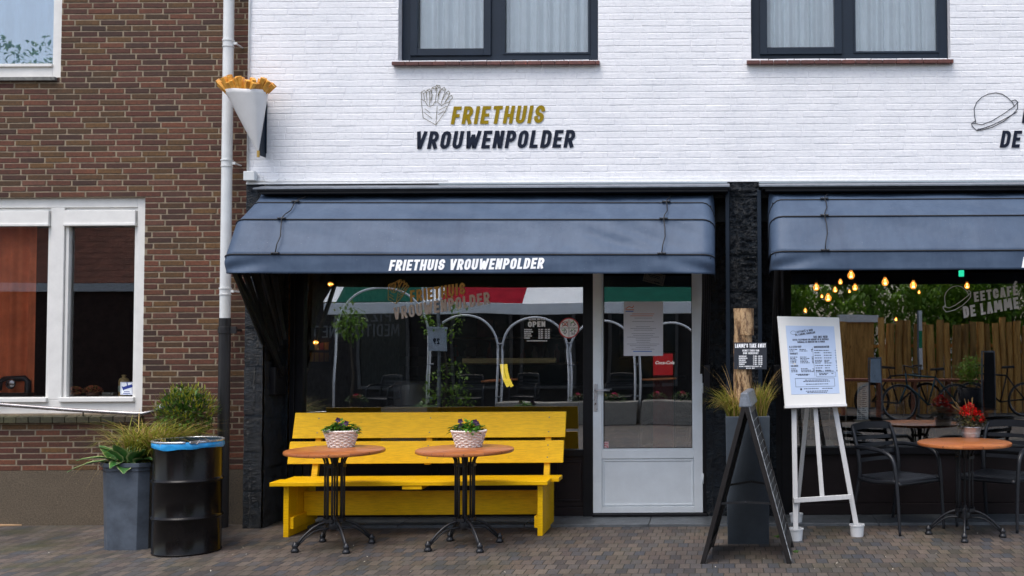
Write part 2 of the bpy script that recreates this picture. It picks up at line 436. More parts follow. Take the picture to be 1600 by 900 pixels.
# clay pavers
m_pave, nt, b = nodes('clay_pavers')
v = coords(nt)
jn = tex_noise(nt, v, 5.5, 3); jm = nt.nodes.new('ShaderNodeVectorMath'); jm.operation = 'MULTIPLY_ADD'
jm.inputs[1].default_value = (.012, .012, 0); nt.links.new(jn.outputs['Color'], jm.inputs[0]); nt.links.new(v, jm.inputs[2])
sw0 = nt.nodes.new('ShaderNodeSeparateXYZ'); sw1 = nt.nodes.new('ShaderNodeCombineXYZ'); nt.links.new(jm.outputs[0], sw0.inputs[0]); nt.links.new(sw0.outputs['X'], sw1.inputs['X']); nt.links.new(sw0.outputs['Y'], sw1.inputs['Y'])
bk = nt.nodes.new('ShaderNodeTexBrick'); bk.offset = .5
bk.inputs['Scale'].default_value = 1.0; bk.inputs['Brick Width'].default_value = .078; bk.inputs['Row Height'].default_value = .152
bk.inputs['Mortar Size'].default_value = .0036; bk.inputs['Mortar Smooth'].default_value = .35; bk.inputs['Bias'].default_value = 0.0
bk.inputs['Color1'].default_value = (0, 0, 0, 1); bk.inputs['Color2'].default_value = (1, 1, 1, 1); bk.inputs['Mortar'].default_value = (.5, .5, .5, 1)
nt.links.new(sw1.outputs[0], bk.inputs['Vector'])
pal = ramp(nt, bk.outputs['Color'], [(0.0, (.060, .056, .058)), (.2, (.115, .088, .072)), (.4, (.135, .112, .095)), (.58, (.060, .065, .078)), (.78, (.150, .122, .100)), (1.0, (.095, .075, .070))])
g = tex_noise(nt, v, 60, 5, .7); gr = ramp(nt, g.outputs['Fac'], [(.3, (.72, .72, .72)), (.7, (1.2, 1.2, 1.2))])
c = mixc(nt, 1.0, pal.outputs[0], gr.outputs[0], 'MULTIPLY')
c = mixc(nt, bk.outputs['Fac'], c, (.032, .030, .022))
ms = tex_noise(nt, v, 1.6, 5, .65); msr = ramp(nt, ms.outputs['Fac'], [(.47, (0, 0, 0)), (.66, (.75, .75, .75))])
sep = nt.nodes.new('ShaderNodeSeparateXYZ'); nt.links.new(v, sep.inputs[0])
mrx = nt.nodes.new('ShaderNodeMapRange'); mrx.inputs['From Min'].default_value = -3.6; mrx.inputs['From Max'].default_value = -4.9; mrx.inputs['To Min'].default_value = .5
nt.links.new(sep.outputs['X'], mrx.inputs['Value'])
mm = nt.nodes.new('ShaderNodeMath'); mm.operation = 'MULTIPLY'; nt.links.new(msr.outputs[0], mm.inputs[0]); nt.links.new(mrx.outputs[0], mm.inputs[1])
c = mixc(nt, mm.outputs[0], c, (.045, .050, .016))
st = tex_noise(nt, v, .9, 5, .6); stt = ramp(nt, st.outputs['Fac'], [(.35, (.58, .58, .60)), (.65, (1.04, 1.0, .96))])
c = mixc(nt, 1.0, c, stt.outputs[0], 'MULTIPLY')
nt.links.new(c, b.inputs['Base Color']); b.inputs['Roughness'].default_value = .68
inv = nt.nodes.new('ShaderNodeMath'); inv.operation = 'SUBTRACT'; inv.inputs[0].default_value = 1.0; nt.links.new(bk.outputs['Fac'], inv.inputs[1])
pb = add_bump(nt, b, inv.outputs[0], .8, .006); add_bump(nt, b, g.outputs['Fac'], .35, .004, prev=pb)

# ================================================================== GROUND
YS = 0.40          # shopfront plane
YB = 0.20          # brick house face
mb = MB(); mb.quad((-90, -110, 0), (90, -110, 0), (90, 60, 0), (-90, 60, 0)); struct(mb, 'pavement', m_pave)
mb = MB(); mb.quad((-90, -40, .004), (90, -40, .004), (90, -5.2, .004), (-90, -5.2, .004))
# the street behind the photographer's feet starts beyond the lower edge of the picture
struct(mb, 'road', M('asphalt_road', (0.055, 0.054, 0.052), .85, var=.2, vs=40, bump=.4, bs=150, bd=.004)).location.y = -5.5

# ================================================================== WALL BUILDERS
def wall_sheet(mb, x0, x1, z0, z1, y, depth, holes):
    xs = sorted(set([x0, x1] + [h[0] for h in holes] + [h[1] for h in holes])); xs = [x for x in xs if x0 <= x <= x1]
    zs = sorted(set([z0, z1] + [h[2] for h in holes] + [h[3] for h in holes])); zs = [z for z in zs if z0 <= z <= z1]
    for i in range(len(xs) - 1):
        for j in range(len(zs) - 1):
            cx = (xs[i] + xs[i + 1]) / 2; cz = (zs[j] + zs[j + 1]) / 2
            if any(h[0] < cx < h[1] and h[2] < cz < h[3] for h in holes): continue
            mb.quad((xs[i], y, zs[j]), (xs[i + 1], y, zs[j]), (xs[i + 1], y, zs[j + 1]), (xs[i], y, zs[j + 1]))
    for a, b_, c_, d in holes:
        for (p, q) in (((a, c_), (a, d)), ((a, d), (b_, d)), ((b_, d), (b_, c_)), ((b_, c_), (a, c_))):
            mb.quad((p[0], y, p[1]), (q[0], y, q[1]), (q[0], y + depth, q[1]), (p[0], y + depth, p[1]))
def bricks(mb, x0, x1, z0, z1, y, L, H, joint, holes, colour, rnd, proud=.004, jit=.0012, bev=.0025, offs=None, vj=None, wob=.0012):
    rows = int((z1 - z0) / H); mb.c = mb.c or []
    for r in range(rows):
        za = z0 + r * H; zb = za + H - joint
        iv = [(x0, x1)]
        for a, b_, c_, d in holes:
            if c_ < za + H * .5 < d:
                nv = []
                for p, q in iv:
                    if b_ <= p or a >= q: nv.append((p, q)); continue
                    if a > p: nv.append((p, a))
                    if b_ < q: nv.append((b_, q))
                iv = nv
        o = ((r % 2) * .25 + (.5 if (r // 6) % 2 else 0) if offs is None else offs[rnd.randrange(len(offs))]) * L + rnd.uniform(-.010, .010); vj_ = joint if vj is None else vj
        for p, q in iv:
            x = p - ((p - x0 + o) % L)
            while x < q:
                l = L * rnd.uniform(.985, 1.015)
                a = max(p, x) + (vj_ / 2 if x > p else 0); b_ = min(q, x + l - vj_)
                x += l
                if b_ - a < .02: continue
                yy = y - proud - rnd.uniform(-jit, jit); t = rnd.uniform(-wob, wob); t2 = rnd.uniform(-wob, wob)
                n = len(mb.v); e = bev
                mb.v += [(a, y + .01, za), (b_, y + .01, za), (b_, y + .01, zb), (a, y + .01, zb)]
                mb.v += [(a, yy + e, za + t), (b_, yy + e, za + t2), (b_, yy + e, zb + t2), (a, yy + e, zb + t)]
                mb.v += [(a + e, yy, za + e + t), (b_ - e, yy, za + e + t2), (b_ - e, yy, zb - e + t2), (a + e, yy, zb - e + t)]
                mb.f.append((n + 8, n + 9, n + 10, n + 11))
                for k in range(4):
                    k2 = (k + 1) % 4
                    mb.f.append((n + 4 + k, n + 4 + k2, n + 8 + k2, n + 8 + k)); mb.f.append((n + k, n + k2, n + 4 + k2, n + 4 + k))
                c = colour(rnd); mb.c += [c] * 12
def brick_colour(rnd):
    base = rnd.choice([(.105, .036, .020), (.082, .028, .017), (.062, .022, .014), (.118, .042, .022), (.050, .021, .014), (.105, .055, .018), (.10, .042, .03), (.070, .035, .013), (.090, .028, .018)])
    k = rnd.uniform(.78, 1.25); return (base[0] * k * 1.0, base[1] * k * .92, base[2] * k * .76)

# ================================================================== BRICK HOUSE (left)
hx0, hx1 = -9.0, WX(384, 500, 0.0)
house = thing('brick_house', 'dark red brown brick house with white window frames at the left', 'house', (-6.5, YB, 0))
Lx0, Lx1, Lz0, Lz1 = -8.1, WX(224.5, 480, YB), WZ(200, 646, YB), WZ(220, 308, YB)
Ux0, Ux1, Uz0, Uz1 = -8.6, WX(96, 60, YB), WZ(60, 121, YB), 6.1
plz = WZ(60, 735, YB)
holes = [(Lx0, Lx1, Lz0, Lz1), (Ux0, Ux1, Uz0, Uz1)]
rnd = random.Random(3)
mb = MB(); wall_sheet(mb, hx0, hx1, 0, 6.4, YB, .30, holes)
for x in (hx0, hx1): mb.quad((x, YB, 0), (x, YB + 6, 0), (x, YB + 6, 6.4), (x, YB, 6.4))
wall = build(mb, 'wall', m_mortar, house)
mb = MB(); bricks(mb, hx0, hx1, plz, 6.4, YB, .2225, .0508, .0105, [(a, b_, c_ - (.055 if i == 0 else 0), d) for i, (a, b_, c_, d) in enumerate(holes)], brick_colour, rnd)
build(mb, 'brick_courses', m_brick, wall)
mb = MB()
def plin(u, v_):
    x = hx0 + (hx1 - hx0) * u; z = plz * v_
    return (x, YB - .012 - .003 * noise.noise(Vector((x * 7, z * 7, 0))), z)
mb.grid(80, 16, plin); build(mb, 'plinth', m_concrete, house)
mb = MB(); mb.box(hx0 - .1, hx1, YB - .35, YB + 6, 6.4, 6.55); build(mb, 'roof', m_zinc, house)

def frame_ring(mb, x0, x1, z0, z1, w, y0, y1, wb=None, wt=None):
    wb = w if wb is None else wb; wt = w if wt is None else wt
    mb.box(x0, x0 + w, y0, y1, z0, z1); mb.box(x1 - w, x1, y0, y1, z0, z1)
    mb.box(x0 + w, x1 - w, y0 + .0015, y1, z0, z0 + wb); mb.box(x0 + w, x1 - w, y0 + .0015, y1, z1 - wt, z1)
# lower window
yf = YB + .035
win = MB(); mull0, mull1 = WX(77, 480, yf), WX(98, 480, yf)
frame_ring(win, Lx0, Lx1, Lz0, Lz1, .085, yf, yf + .1, wb=.12, wt=.085)
win.box(mull0, mull1, yf + .001, yf + .09, Lz0 + .12, Lz1 - .085)
lower = build(win, 'window', m_frame_w, house, bevel=.004, label='wide lower window with white frame and ventilation bars')
mb = MB(); cx1 = Lx1 - .085
for a, b_ in ((Lx0 + .085, mull0), (mull1, cx1)):
    frame_ring(mb, a + .004, b_ - .004, Lz0 + .122, Lz1 - .087, .028, yf + .02, yf + .08, wb=.02)
build(mb, 'sash', m_frame_w, lower, bevel=.003)
for a, b_ in ((Lx0 + .085, mull0), (mull1, cx1)):
    mb = MB(); zt = WZ(160, 329, yf); zb = WZ(160, 351, yf)
    mb.box(a + .01, b_ - .01, yf - .022, yf + .05, zb, zt); mb.box(a + .005, b_ - .005, yf - .030, yf + .03, zb - .012, zb + .012)
    build(mb, 'ventilation_bar', m_frame_w, lower, bevel=.004)
    mb = MB(); mb.box(a - .01, b_ + .004, yf - .03, yf + .02, Lz0 + .10, Lz0 + .142); build(mb, 'glazing_bead', m_frame_w, lower, bevel=.006)
    mb = MB(); mb.box(a + .03, b_ - .03, yf + .060, yf + .066, Lz0 + .14, zb); build(mb, 'pane', m_glass_house, lower)
# mossy brick sill
mb = MB(); rs = random.Random(5); x = Lx0 - .02; mb.c = []
while x < Lx1 + .0:
    x2 = min(x + .105, Lx1 + .02); n0 = len(mb.v)
    mb.hexa([(x, YB - .06, Lz0 - .075), (x2 - .006, YB - .06, Lz0 - .075), (x2 - .006, YB + .06, Lz0 - .075), (x, YB + .06, Lz0 - .075),
             (x, YB - .062, Lz0 - .022 + rs.uniform(-.003, .003)), (x2 - .006, YB - .062, Lz0 - .022), (x2 - .006, YB + .06, Lz0 - .002), (x, YB + .06, Lz0 - .002)])
    k = rs.uniform(.7, 1.2); mb.c += [rs.choice([(.075 * k, .072 * k, .035 * k), (.060 * k, .056 * k, .030 * k), (.085 * k, .070 * k, .045 * k)])] * 8; x = x2
build(mb, 'sill', m_brick, house, bevel=.004, label='mossy sloping brick sill')
# orange curtain + dim room behind
mb = MB(); cx0, cxr = Lx0 + .1, WX(57, 480, YB + .3)
mb.grid(150, 2, lambda u, v_: (cx0 + (cxr - cx0) * u, YB + .30 + .022 * math.sin(u * 62) + .012 * math.sin(u * 141), Lz0 + .1 + (Lz1 - Lz0 - .1) * v_))
build(mb, 'curtain', M('rust_orange_curtain', (0.70, 0.17, 0.06), .9, var=.2), lower, smooth=True, label='rust orange pleated curtain')
mb = MB()
def room(mb, x0, x1, y0, y1, z0, z1):
    mb.quad((x0, y1, z0), (x1, y1, z0), (x1, y1, z1), (x0, y1, z1)); mb.quad((x0, y0, z0), (x0, y1, z0), (x0, y1, z1), (x0, y0, z1))
    mb.quad((x1, y0, z0), (x1, y1, z0), (x1, y1, z1), (x1, y0, z1)); mb.quad((x0, y0, z0), (x1, y0, z0), (x1, y1, z0), (x0, y1, z0))
    mb.quad((x0, y0, z1), (x1, y0, z1), (x1, y1, z1), (x0, y1, z1))
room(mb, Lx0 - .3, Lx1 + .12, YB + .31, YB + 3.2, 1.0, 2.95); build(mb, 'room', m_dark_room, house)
mb = MB(); mb.box(Lx0, Lx1, YB + .13, YB + .40, Lz0 + .02, Lz0 + .142); isill = build(mb, 'inner_sill', M('grey_stone_inner_sill', (.12, .11, .10), .4), house)
# upper window
yf = YB + .05; mb = MB(); frame_ring(mb, Ux0, Ux1, Uz0, Uz1, .105, yf, yf + .1, wb=.115)
upper = build(mb, 'window', m_frame_w, house, bevel=.004, label='upper window with white frame and net curtain')
mb = MB(); mb.box(Ux0 + .1, Ux1 - .10, yf - .02, yf + .03, Uz0 + .105, Uz0 + .132); build(mb, 'glazing_bead', m_frame_w, upper, bevel=.004)
mb = MB(); mb.box(Ux0 + .1, Ux1 - .1, yf + .05, yf + .056, Uz0 + .11, Uz1 - .1); build(mb, 'pane', M_glass('left_upper_glass', .16, (.80, .88, .95)), upper)
def curtain(mb, x0, x1, y, z0, z1, folds, amp, seed):
    rr = random.Random(seed); ph = [rr.uniform(0, 6) for _ in range(4)]; n = int((x1 - x0) / .006)
    def fn(u, v_):
        x = x0 + (x1 - x0) * u; w = folds * u * 6.283
        s = math.sin(w + 1.1 * math.sin(w * .37 + ph[0])) ; s2 = math.sin(w * 2.3 + ph[1] + .8 * math.sin(w * .21 + ph[2]))
        return (x, y - amp * (abs(s) ** .6 * (1 if s > 0 else -.7)) + amp * .25 * s2 * (.7 + .3 * v_), z0 + (z1 - z0) * v_)
    mb.grid(n, 3, fn)
mb = MB(); curtain(mb, Ux0 + .05, Ux1 - .06, YB + .205, Uz0 + .05, Uz1, 13, .040, 4); build(mb, 'curtain', m_curtain, upper, smooth=True)
mb = MB(); mb.box(Ux0 - .02, Ux1 - .03, YB - .035, YB + .05, Uz0 - .035, Uz0 - .002); build(mb, 'sill', M('weathered_stone_sill', (.14, .14, .13), .8, var=.4, vs=25, bump=.4, bs=60), house, bevel=.004)
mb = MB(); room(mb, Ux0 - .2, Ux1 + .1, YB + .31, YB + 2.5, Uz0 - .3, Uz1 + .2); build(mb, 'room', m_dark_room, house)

# ================================================================== WHITE BUILDING (right)
bx0, bx1 = WX(386, 300, 0), 5.6
shop = thing('white_shop_building', 'white painted brick building with black shopfront below', 'building', (0, 0, 0))
wz0 = WZ(1130, 277.5, 0); wz1 = 6.4
UA = (WX(622.5, 50, 0), WX(934.5, 50, 0), WZ(780, 96, 0), 5.35)
UB = (WX(1173.5, 50, 0), WX(1484.5, 50, 0), WZ(1330, 94, 0), 5.35)
holes = [UA, UB]
mb = MB(); wall_sheet(mb, bx0, bx1, wz0, wz1, 0, .30, holes)
for x in (bx0, bx1): mb.quad((x, 0, 0), (x, 6, 0), (x, 6, wz1), (x, 0, wz1))
wwall = build(mb, 'wall', m_whitewall, shop)
mb = MB(); rnd = random.Random(9)
bricks(mb, bx0, bx1, wz0 + .004, wz1, 0, .222, .0572, .0062, holes, lambda r: (.8, .8, .8), rnd, proud=.0021, jit=.0011, bev=.0036, offs=(0, .5, .25, .75), vj=.0035, wob=.0024)
mb.c = None; build(mb, 'painted_bricks', m_whitewall, wwall)
mb = MB(); mb.box(bx0 - .05, bx1, -.25, 6, wz1, wz1 + .14); build(mb, 'roof', m_zinc, shop)
mb = MB(); mb.box(bx0, bx1, -.012, .02, wz0 - .028, wz0 + .004); mb.box(bx0, bx1, -.022, .01, wz0 - .040, wz0 - .026)
build(mb, 'drip_trim', M('white_trim_paint', (.74, .75, .76), .4, var=.08, vs=30), shop, bevel=.002)

def up_window(h, label, seed, gx):
    a, b_, c_, d = h; y = .095
    mb = MB(); frame_ring(mb, a + .004, b_ - .004, c_ + .004, d, .078, y, y + .07, wb=.082)
    mx = gx; mb.box(mx - .06, mx + .06, y + .001, y + .06, c_ + .08, d)
    w = build(mb, 'window', m_anth, shop, bevel=.003, label=label)
    mb = MB(); frame_ring(mb, a + .078, mx - .045, c_ + .075, d - .03, .065, y - .022, y + .05, wb=.062)
    build(mb, 'opening_sash', m_anth, w, bevel=.003)
    mb = MB(); frame_ring(mb, mx + .058, b_ - .08, c_ + .084, d - .03, .018, y - .008, y + .05); build(mb, 'glazing_bead', m_anth, w, bevel=.002)
    mb = MB()
    for u in (.10, .42, .57, .90): 
        xx = a + (b_ - a) * u; mb.box(xx - .018, xx + .018, y - .003, y + .004, c_ + .032, c_ + .041)
    build(mb, 'drain_slot', m_black, w)
    mb = MB(); mb.box(a + .14, mx - .11, y + .020, y + .026, c_ + .13, d); mb.box(mx + .07, b_ - .1, y + .030, y + .036, c_ + .10, d); build(mb, 'pane', m_glass_up, w)
    mb = MB(); curtain(mb, a + .02, b_ - .02, .215, c_ + .02, d, 15, .040, seed); build(mb, 'curtain', m_curtain, w, smooth=True)
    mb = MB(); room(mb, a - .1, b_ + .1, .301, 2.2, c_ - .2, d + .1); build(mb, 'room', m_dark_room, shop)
    # tiled sill
    mb = MB(); x = a - .04; mb.c = []; rr = random.Random(seed)
    while x < b_ + .005:
        x2 = min(x + .117, b_ + .02)
        P = [(x, -.055, c_ - .042), (x2 - .004, -.055, c_ - .042), (x2 - .004, .09, c_ - .030), (x, .09, c_ - .030),
             (x, -.055, c_ - .010), (x2 - .004, -.055, c_ - .010), (x2 - .004, .09, c_ + .003), (x, .09, c_ + .003)]
        mb.hexa(P); k = rr.uniform(.8, 1.25); mb.c += [(.115 * k, .034 * k, .024 * k)] * 8; x = x2
    build(mb, 'tile_sill', m_tile, shop, bevel=.003)
m_tile = m_tinted('glazed_red_sill_tile', .35, .2, 60)
up_window(UA, 'upstairs window with dark frame above the ochre and navy wall lettering', 31, WX(776, 30, .1))
up_window(UB, 'upstairs window with dark frame right of the one above the ochre lettering', 47, WX(1323, 30, .1))

# split stone piers
def stone_face(mb, x0, x1, z0, z1, y, seed, nx, nz, amp=.034, rows=(.50,), dirx=None):
    """rough face; blocks of ~.5 m with fine joints; dirx: (y0,y1) makes the face lie along Y at x0"""
    rr = random.Random(seed); off = Vector((seed * 3.1, seed * 1.7, 0))
    zj = []; z = z0
    while z < z1: z += rr.choice((.32, .42, .5)); zj.append(z)
    vj = {i: x0 + (x1 - x0) * rr.uniform(.25, .75) for i in range(len(zj) + 1)}
    def fn(u, v_):
        z = z0 + (z1 - z0) * v_; w = x0 + (x1 - x0) * u
        k = sum(1 for q in zj if q < z)
        p = Vector((w * 7, z * 10, 0)) + off + Vector((k * 5, 0, 0))
        d = noise.noise(p) * .5 + (1 - 2 * abs(noise.noise(p * 1.9))) * .45 + (1 - 2 * abs(noise.noise(p * 4.3 + Vector((3, 1, 0))))) * .28 - .35
        e = min([abs(z - q) for q in zj] + [abs(w - vj[k])] if dirx is None else [abs(z - q) for q in zj])
        d = d * amp * min(1, .35 + e / .03) - (.010 if e < .006 else 0)
        if dirx is None: return (w, y - .012 - max(d, -.02), z)
        return (y + .012 + max(d, -.02), w, z)
    mb.grid(nx, nz, fn)
OL0, OL1 = -3.937 + .005, WX(1137.5, 500, 0)       # left bay opening
OR0, OR1 = WX(1187, 500, 0), 5.0                   # right bay opening
ptop = wz0 - .04
mb = MB(); stone_face(mb, bx0, OL0, 0, ptop, 0, 2, 16, 260, amp=.012); stone_face(mb, 0.0, YS, 0, ptop, OL0, 5, 24, 260, amp=.012, dirx=True)
build(mb, 'stone_pier', m_stone, shop, smooth=True, label='left pier clad in rough black stone')
mb = MB(); stone_face(mb, OL1, OR0, 0, ptop, 0, 7, 44, 440, amp=.040)
for x in (OL1, OR0): mb.quad((x, 0, 0), (x, YS + .1, 0), (x, YS + .1, ptop), (x, 0, ptop))
build(mb, 'stone_pier', m_stone, shop, smooth=False, label='middle pier clad in rough black stone')
mb = MB(); mb.box(OR1, bx1, 0, YS + .1, 0, ptop); build(mb, 'stone_pier', m_stone, shop)
# stone returns at the shopfront plane
for xa, xb, sd in ((OL0, WX(452, 600, YS), 11), (WX(1103, 600, YS), OL1 - .002, 12), (OR0 + .002, WX(1212, 600, YS), 13)):
    mb = MB(); stone_face(mb, xa, xb, 0, 2.75, YS - .02, sd, 16, 300, amp=.014); build(mb, 'stone_return', m_stone, shop, smooth=True)
# lintel box, soffit and flashings
mb = MB()
mb.box(OL0, OL1, YS - .12, YS + .12, 2.62, ptop); mb.box(OR0, OR1, YS - .12, YS + .12, 2.62, ptop)
mb.box(OL0 + .02, OL1, .03, YS - .12, 2.80, ptop); mb.box(OR0, OR1, .03, YS - .12, 2.80, ptop)
build(mb, 'lintel', m_black, shop)
def flashing(x0, x1, cap):
    mb = MB(); zt = ptop - .004; z = zt - .062; d = .19
    mb.hexa([(x0, -d, z), (x1, -d, z), (x1, .02, zt - .02), (x0 + cap, .02, zt - .02), (x0, -d, z + .012), (x1, -d, z + .012), (x1, .02, zt), (x0 + cap, .02, zt)])
    o = build(mb, 'flashing', m_zinc, shop)
    mb = MB(); mb.box(x0 + .05, x1 - .012, -d + .02, .03, z - .040, z - .002); mb.box(x0 + .03, x1 - .004, -d + .012, .02, z - .020, z - .001)
    build(mb, 'cassette', m_black, o, bevel=.006)
flashing(WX(395, 293, -.19), WX(1140, 285, -.19), .04); flashing(WX(1186.5, 287, -.19), 4.9, 0)
# vertical edge trims each side of the middle pier and beyond
mb = MB()
for x in (OL1 - .018, OR0 - .016): mb.box(x, x + .034, -.045, .02, .02, ptop - .075)
build(mb, 'edge_trim', m_anth, shop, bevel=.003)

# ---------------------------------------------------------------- left shopfront
mb = MB()
xs = bx0 + .40; x = xs; rr = random.Random(1)
while x < 5:
    x2 = x + rr.uniform(.9, 1.1); mb.box(x, x2 - .005, -.03, YS + .02, -.05, .022); x = x2
struct(mb, 'threshold_slabs', m_slab, bevel=.003)
gx0, gx1 = WX(473, 550, YS), WX(911, 550, YS); gz0, gz1 = WZ(890, 703, YS), 2.55
sw = MB(); fr0 = WX(453, 550, YS)
sw.box(fr0, fr0 + .045, YS - .01, YS + .10, .022, 2.62); sw.box(fr0 + .045, gx0, YS + .01, YS + .10, .022, 2.62)
sw.box(gx1, WX(927, 550, YS), YS - .012, YS + .10, .022, 2.62)
sw.box(gx0, gx1, YS + .005, YS + .10, gz1, 2.62); sw.box(gx0, gx1, YS + .002, YS + .10, gz0 - .06, gz0)
swl = build(sw, 'shop_window', m_black, shop, bevel=.004, label='wide black framed shop window behind the yellow bench')
mb = MB(); mb.box(gx0, gx1, YS + .03, YS + .06, .10, gz0 - .061); mb.box(gx0, gx1, YS + .01, YS + .08, .022, .098)
for a, b_ in ((gx0 + .05, gx0 + 1.15), (gx0 + 1.2, gx1 - .3), (WX(868, 750, YS), gx1 - .015)): frame_ring(mb, a, b_, .15, gz0 - .10, .015, YS + .018, YS + .04)
build(mb, 'panel', m_brownblk, swl, bevel=.003)
mb = MB(); mb.box(gx0, gx1, YS + .055, YS + .061, gz0, gz1); build(mb, 'pane', m_glass, swl)
# door
dx0, dx1 = WX(926.5, 600, YS), WX(1097.5, 600, YS); dz0 = WZ(1010, 801, YS)
g0, g1, gb = WX(940.5, 560, YS), WX(1083.5, 560, YS), WZ(1010, 703, YS)
mb = MB(); mb.box(dx0 + .001, g0, YS - .012, YS + .05, dz0, 2.45); mb.box(g1, dx1, YS - .012, YS + .05, dz0, 2.45)
mb.box(g0, g1, YS - .010, YS + .048, gb - .075, gb); mb.box(g0, g1, YS - .010, YS + .048, dz0, dz0 + .055); mb.box(g0, g1, YS - .010, YS + .048, 2.35, 2.45)
mb.box(g0 - .002, g1 + .002, YS + .008, YS + .04, dz0 + .05, gb - .07)
frame_ring(mb, g0 + .004, g1 - .004, dz0 + .062, gb - .085, .014, YS - .003, YS + .02)
frame_ring(mb, g0 + .0005, g1 - .0005, gb + .0005, 2.349, .012, YS - .004, YS + .02)
door = build(mb, 'door', m_door, shop, bevel=.003, label='light grey shop door with one tall pane')
mb = MB(); mb.box(g0, g1, YS + .022, YS + .028, gb, 2.35); build(mb, 'pane', m_glass, door)
mb = MB(); frame_ring(mb, g0 + .0125, g1 - .0125, gb + .0125, 2.337, .006, YS + .0145, YS + .0215); build(mb, 'gasket', m_black, door)
for zz in (.35, 1.15, 1.95): mb = MB(); mb.tube([(dx1 + .001, YS - .020, zz - .045), (dx1 + .001, YS - .020, zz + .045)], .009, 10); build(mb, 'hinge', m_door, door, smooth=True)
mb = MB(); hx, hz = WX(931, 625, YS), WZ(931, 625, YS)
mb.box(hx - .016, hx + .016, YS - .022, YS - .010, hz - .10, hz + .145)
for zz in (hz - .02,): mb.lathe([(.0, 0), (.008, 0), (.008, .004), (0, .004)], (hx, YS - .026, zz), n=12, rot=Matrix.Rotation(R(90), 3, 'X'))
plate = build(mb, 'handle', M('satin_aluminium', (.6, .6, .62), .3, .8), door, bevel=.003)
mb = MB(); zz = WZ(931, 609, YS); mb.tube([(hx, YS - .02, zz), (hx, YS - .06, zz), (hx + .012, YS - .07, zz), (hx + .13, YS - .07, zz - .002)], .009, 10); build(mb, 'lever', M('satin_aluminium_lever', (.6, .6, .62), .3, .8), plate, smooth=True)
mb = MB(); mb.box(hx - .005, hx + .005, YS - .0235, YS - .021, hz - .038, hz - .012); build(mb, 'keyhole', m_black, plate)
mb = MB(); mb.box(dx0, WX(1104, 600, YS), YS - .05, YS + .12, .022, dz0 - .004); mb.box(dx1, WX(1104, 600, YS), YS - .015, YS + .1, dz0, 2.62); mb.box(dx0, dx1, YS - .015, YS + .1, 2.452, 2.62)
build(mb, 'door_frame', m_black, shop, bevel=.004)
# room behind left shopfront
m_floor = M('dark_tile_floor', (.03, .026, .024), .5)
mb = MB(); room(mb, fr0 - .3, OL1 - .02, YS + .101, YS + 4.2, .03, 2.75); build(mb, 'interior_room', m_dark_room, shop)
# ---------------------------------------------------------------- right shopfront
rf0, rg0 = WX(1211, 550, YS), WX(1237, 550, YS); rgz0 = WZ(1400, 698, YS)
mb = MB(); mb.box(rf0, rf0 + .05, YS - .01, YS + .1, .022, 2.62); mb.box(rf0 + .05, rg0, YS + .012, YS + .1, .022, 2.62)
mb.box(rg0, OR1, YS + .004, YS + .1, 2.55, 2.62); mb.box(rg0, OR1, YS - .02, YS + .1, rgz0 - .065, rgz0); mb.box(OR1 - .08, OR1, YS - .01, YS + .1, .022, 2.62)
swr = build(mb, 'shop_window', m_black, shop, bevel=.004, label='black framed cafe window behind the black chairs')
mb = MB(); mb.box(rg0, OR1 - .08, YS + .03, YS + .06, .12, rgz0 - .066); mb.box(rg0, OR1 - .08, YS - .002, YS + .06, .022, .12); build(mb, 'panel', m_brownblk, swr, bevel=.004)
mb = MB(); mb.box(rg0, OR1 - .08, YS + .055, YS + .061, rgz0, 2.55); build(mb, 'pane', m_glass_cafe, swr)
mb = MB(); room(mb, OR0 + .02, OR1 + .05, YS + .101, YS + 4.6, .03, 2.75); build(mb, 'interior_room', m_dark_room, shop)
mb = MB(); mb.box(rg0 + .02, OR1 - .1, YS + .11, YS + .42, WZ(1400, 659, YS + .2) - .03, WZ(1400, 659, YS + .2)); build(mb, 'window_counter', M('pale_wood_counter', (.16, .11, .07), .5, var=.3, vs=9, sc=(1, 12, 12)), shop, bevel=.003)

# ================================================================== AWNINGS
m_awn, nt, b = nodes('wet_slate_blue_canvas')
v = coords(nt); n = tex_noise(nt, v, 1.7, 5, .6)
r = ramp(nt, n.outputs['Fac'], [(.3, (.046, .074, .124)), (.7, (.064, .098, .156))])
sk_ = tex_noise(nt, coords(nt, (2.2, 1, .35)), 3.0, 6, .7); skr = ramp(nt, sk_.outputs['Fac'], [(.34, (.82, .83, .86)), (.6, (1.06, 1.05, 1.04))])
d0 = nt.nodes.new('ShaderNodeTexVoronoi'); d0.inputs['Scale'].default_value = 22; nt.links.new(v, d0.inputs['Vector']); d0r = ramp(nt, d0.outputs['Distance'], [(.02, (.45, .45, .45)), (.06, (0, 0, 0))])
cw = mixc(nt, 1.0, r.outputs[0], skr.outputs[0], 'MULTIPLY'); cw = mixc(nt, d0r.outputs[0], cw, (.42, .46, .52))
nt.links.new(cw, b.inputs['Base Color']); b.inputs['Roughness'].default_value = .55; b.inputs['Specular IOR Level'].default_value = .3
d_ = nt.nodes.new('ShaderNodeTexVoronoi'); d_.inputs['Scale'].default_value = 70; nt.links.new(v, d_.inputs['Vector'])
dr = ramp(nt, d_.outputs['Distance'], [(.0, (1, 1, 1)), (.22, (0, 0, 0))])
gm = tex_noise(nt, v, 2.3, 3); gmr = ramp(nt, gm.outputs['Fac'], [(.45, (0, 0, 0)), (.6, (1, 1, 1))])
hh = mixc(nt, 1.0, dr.outputs[0], gmr.outputs[0], 'MULTIPLY')
pv = add_bump(nt, b, hh, .6, .004); n3 = tex_noise(nt, coords(nt, (1, 1, 1)), 3.2, 3, .5); add_bump(nt, b, n3.outputs['Fac'], .55, .03, prev=pv)
m_seam = M('black_seam_webbing', (.006, .007, .010), .6)
PROF = [(0.02, 2.850), (0.27, 2.742), (0.53, 2.573), (0.715, 2.275)]
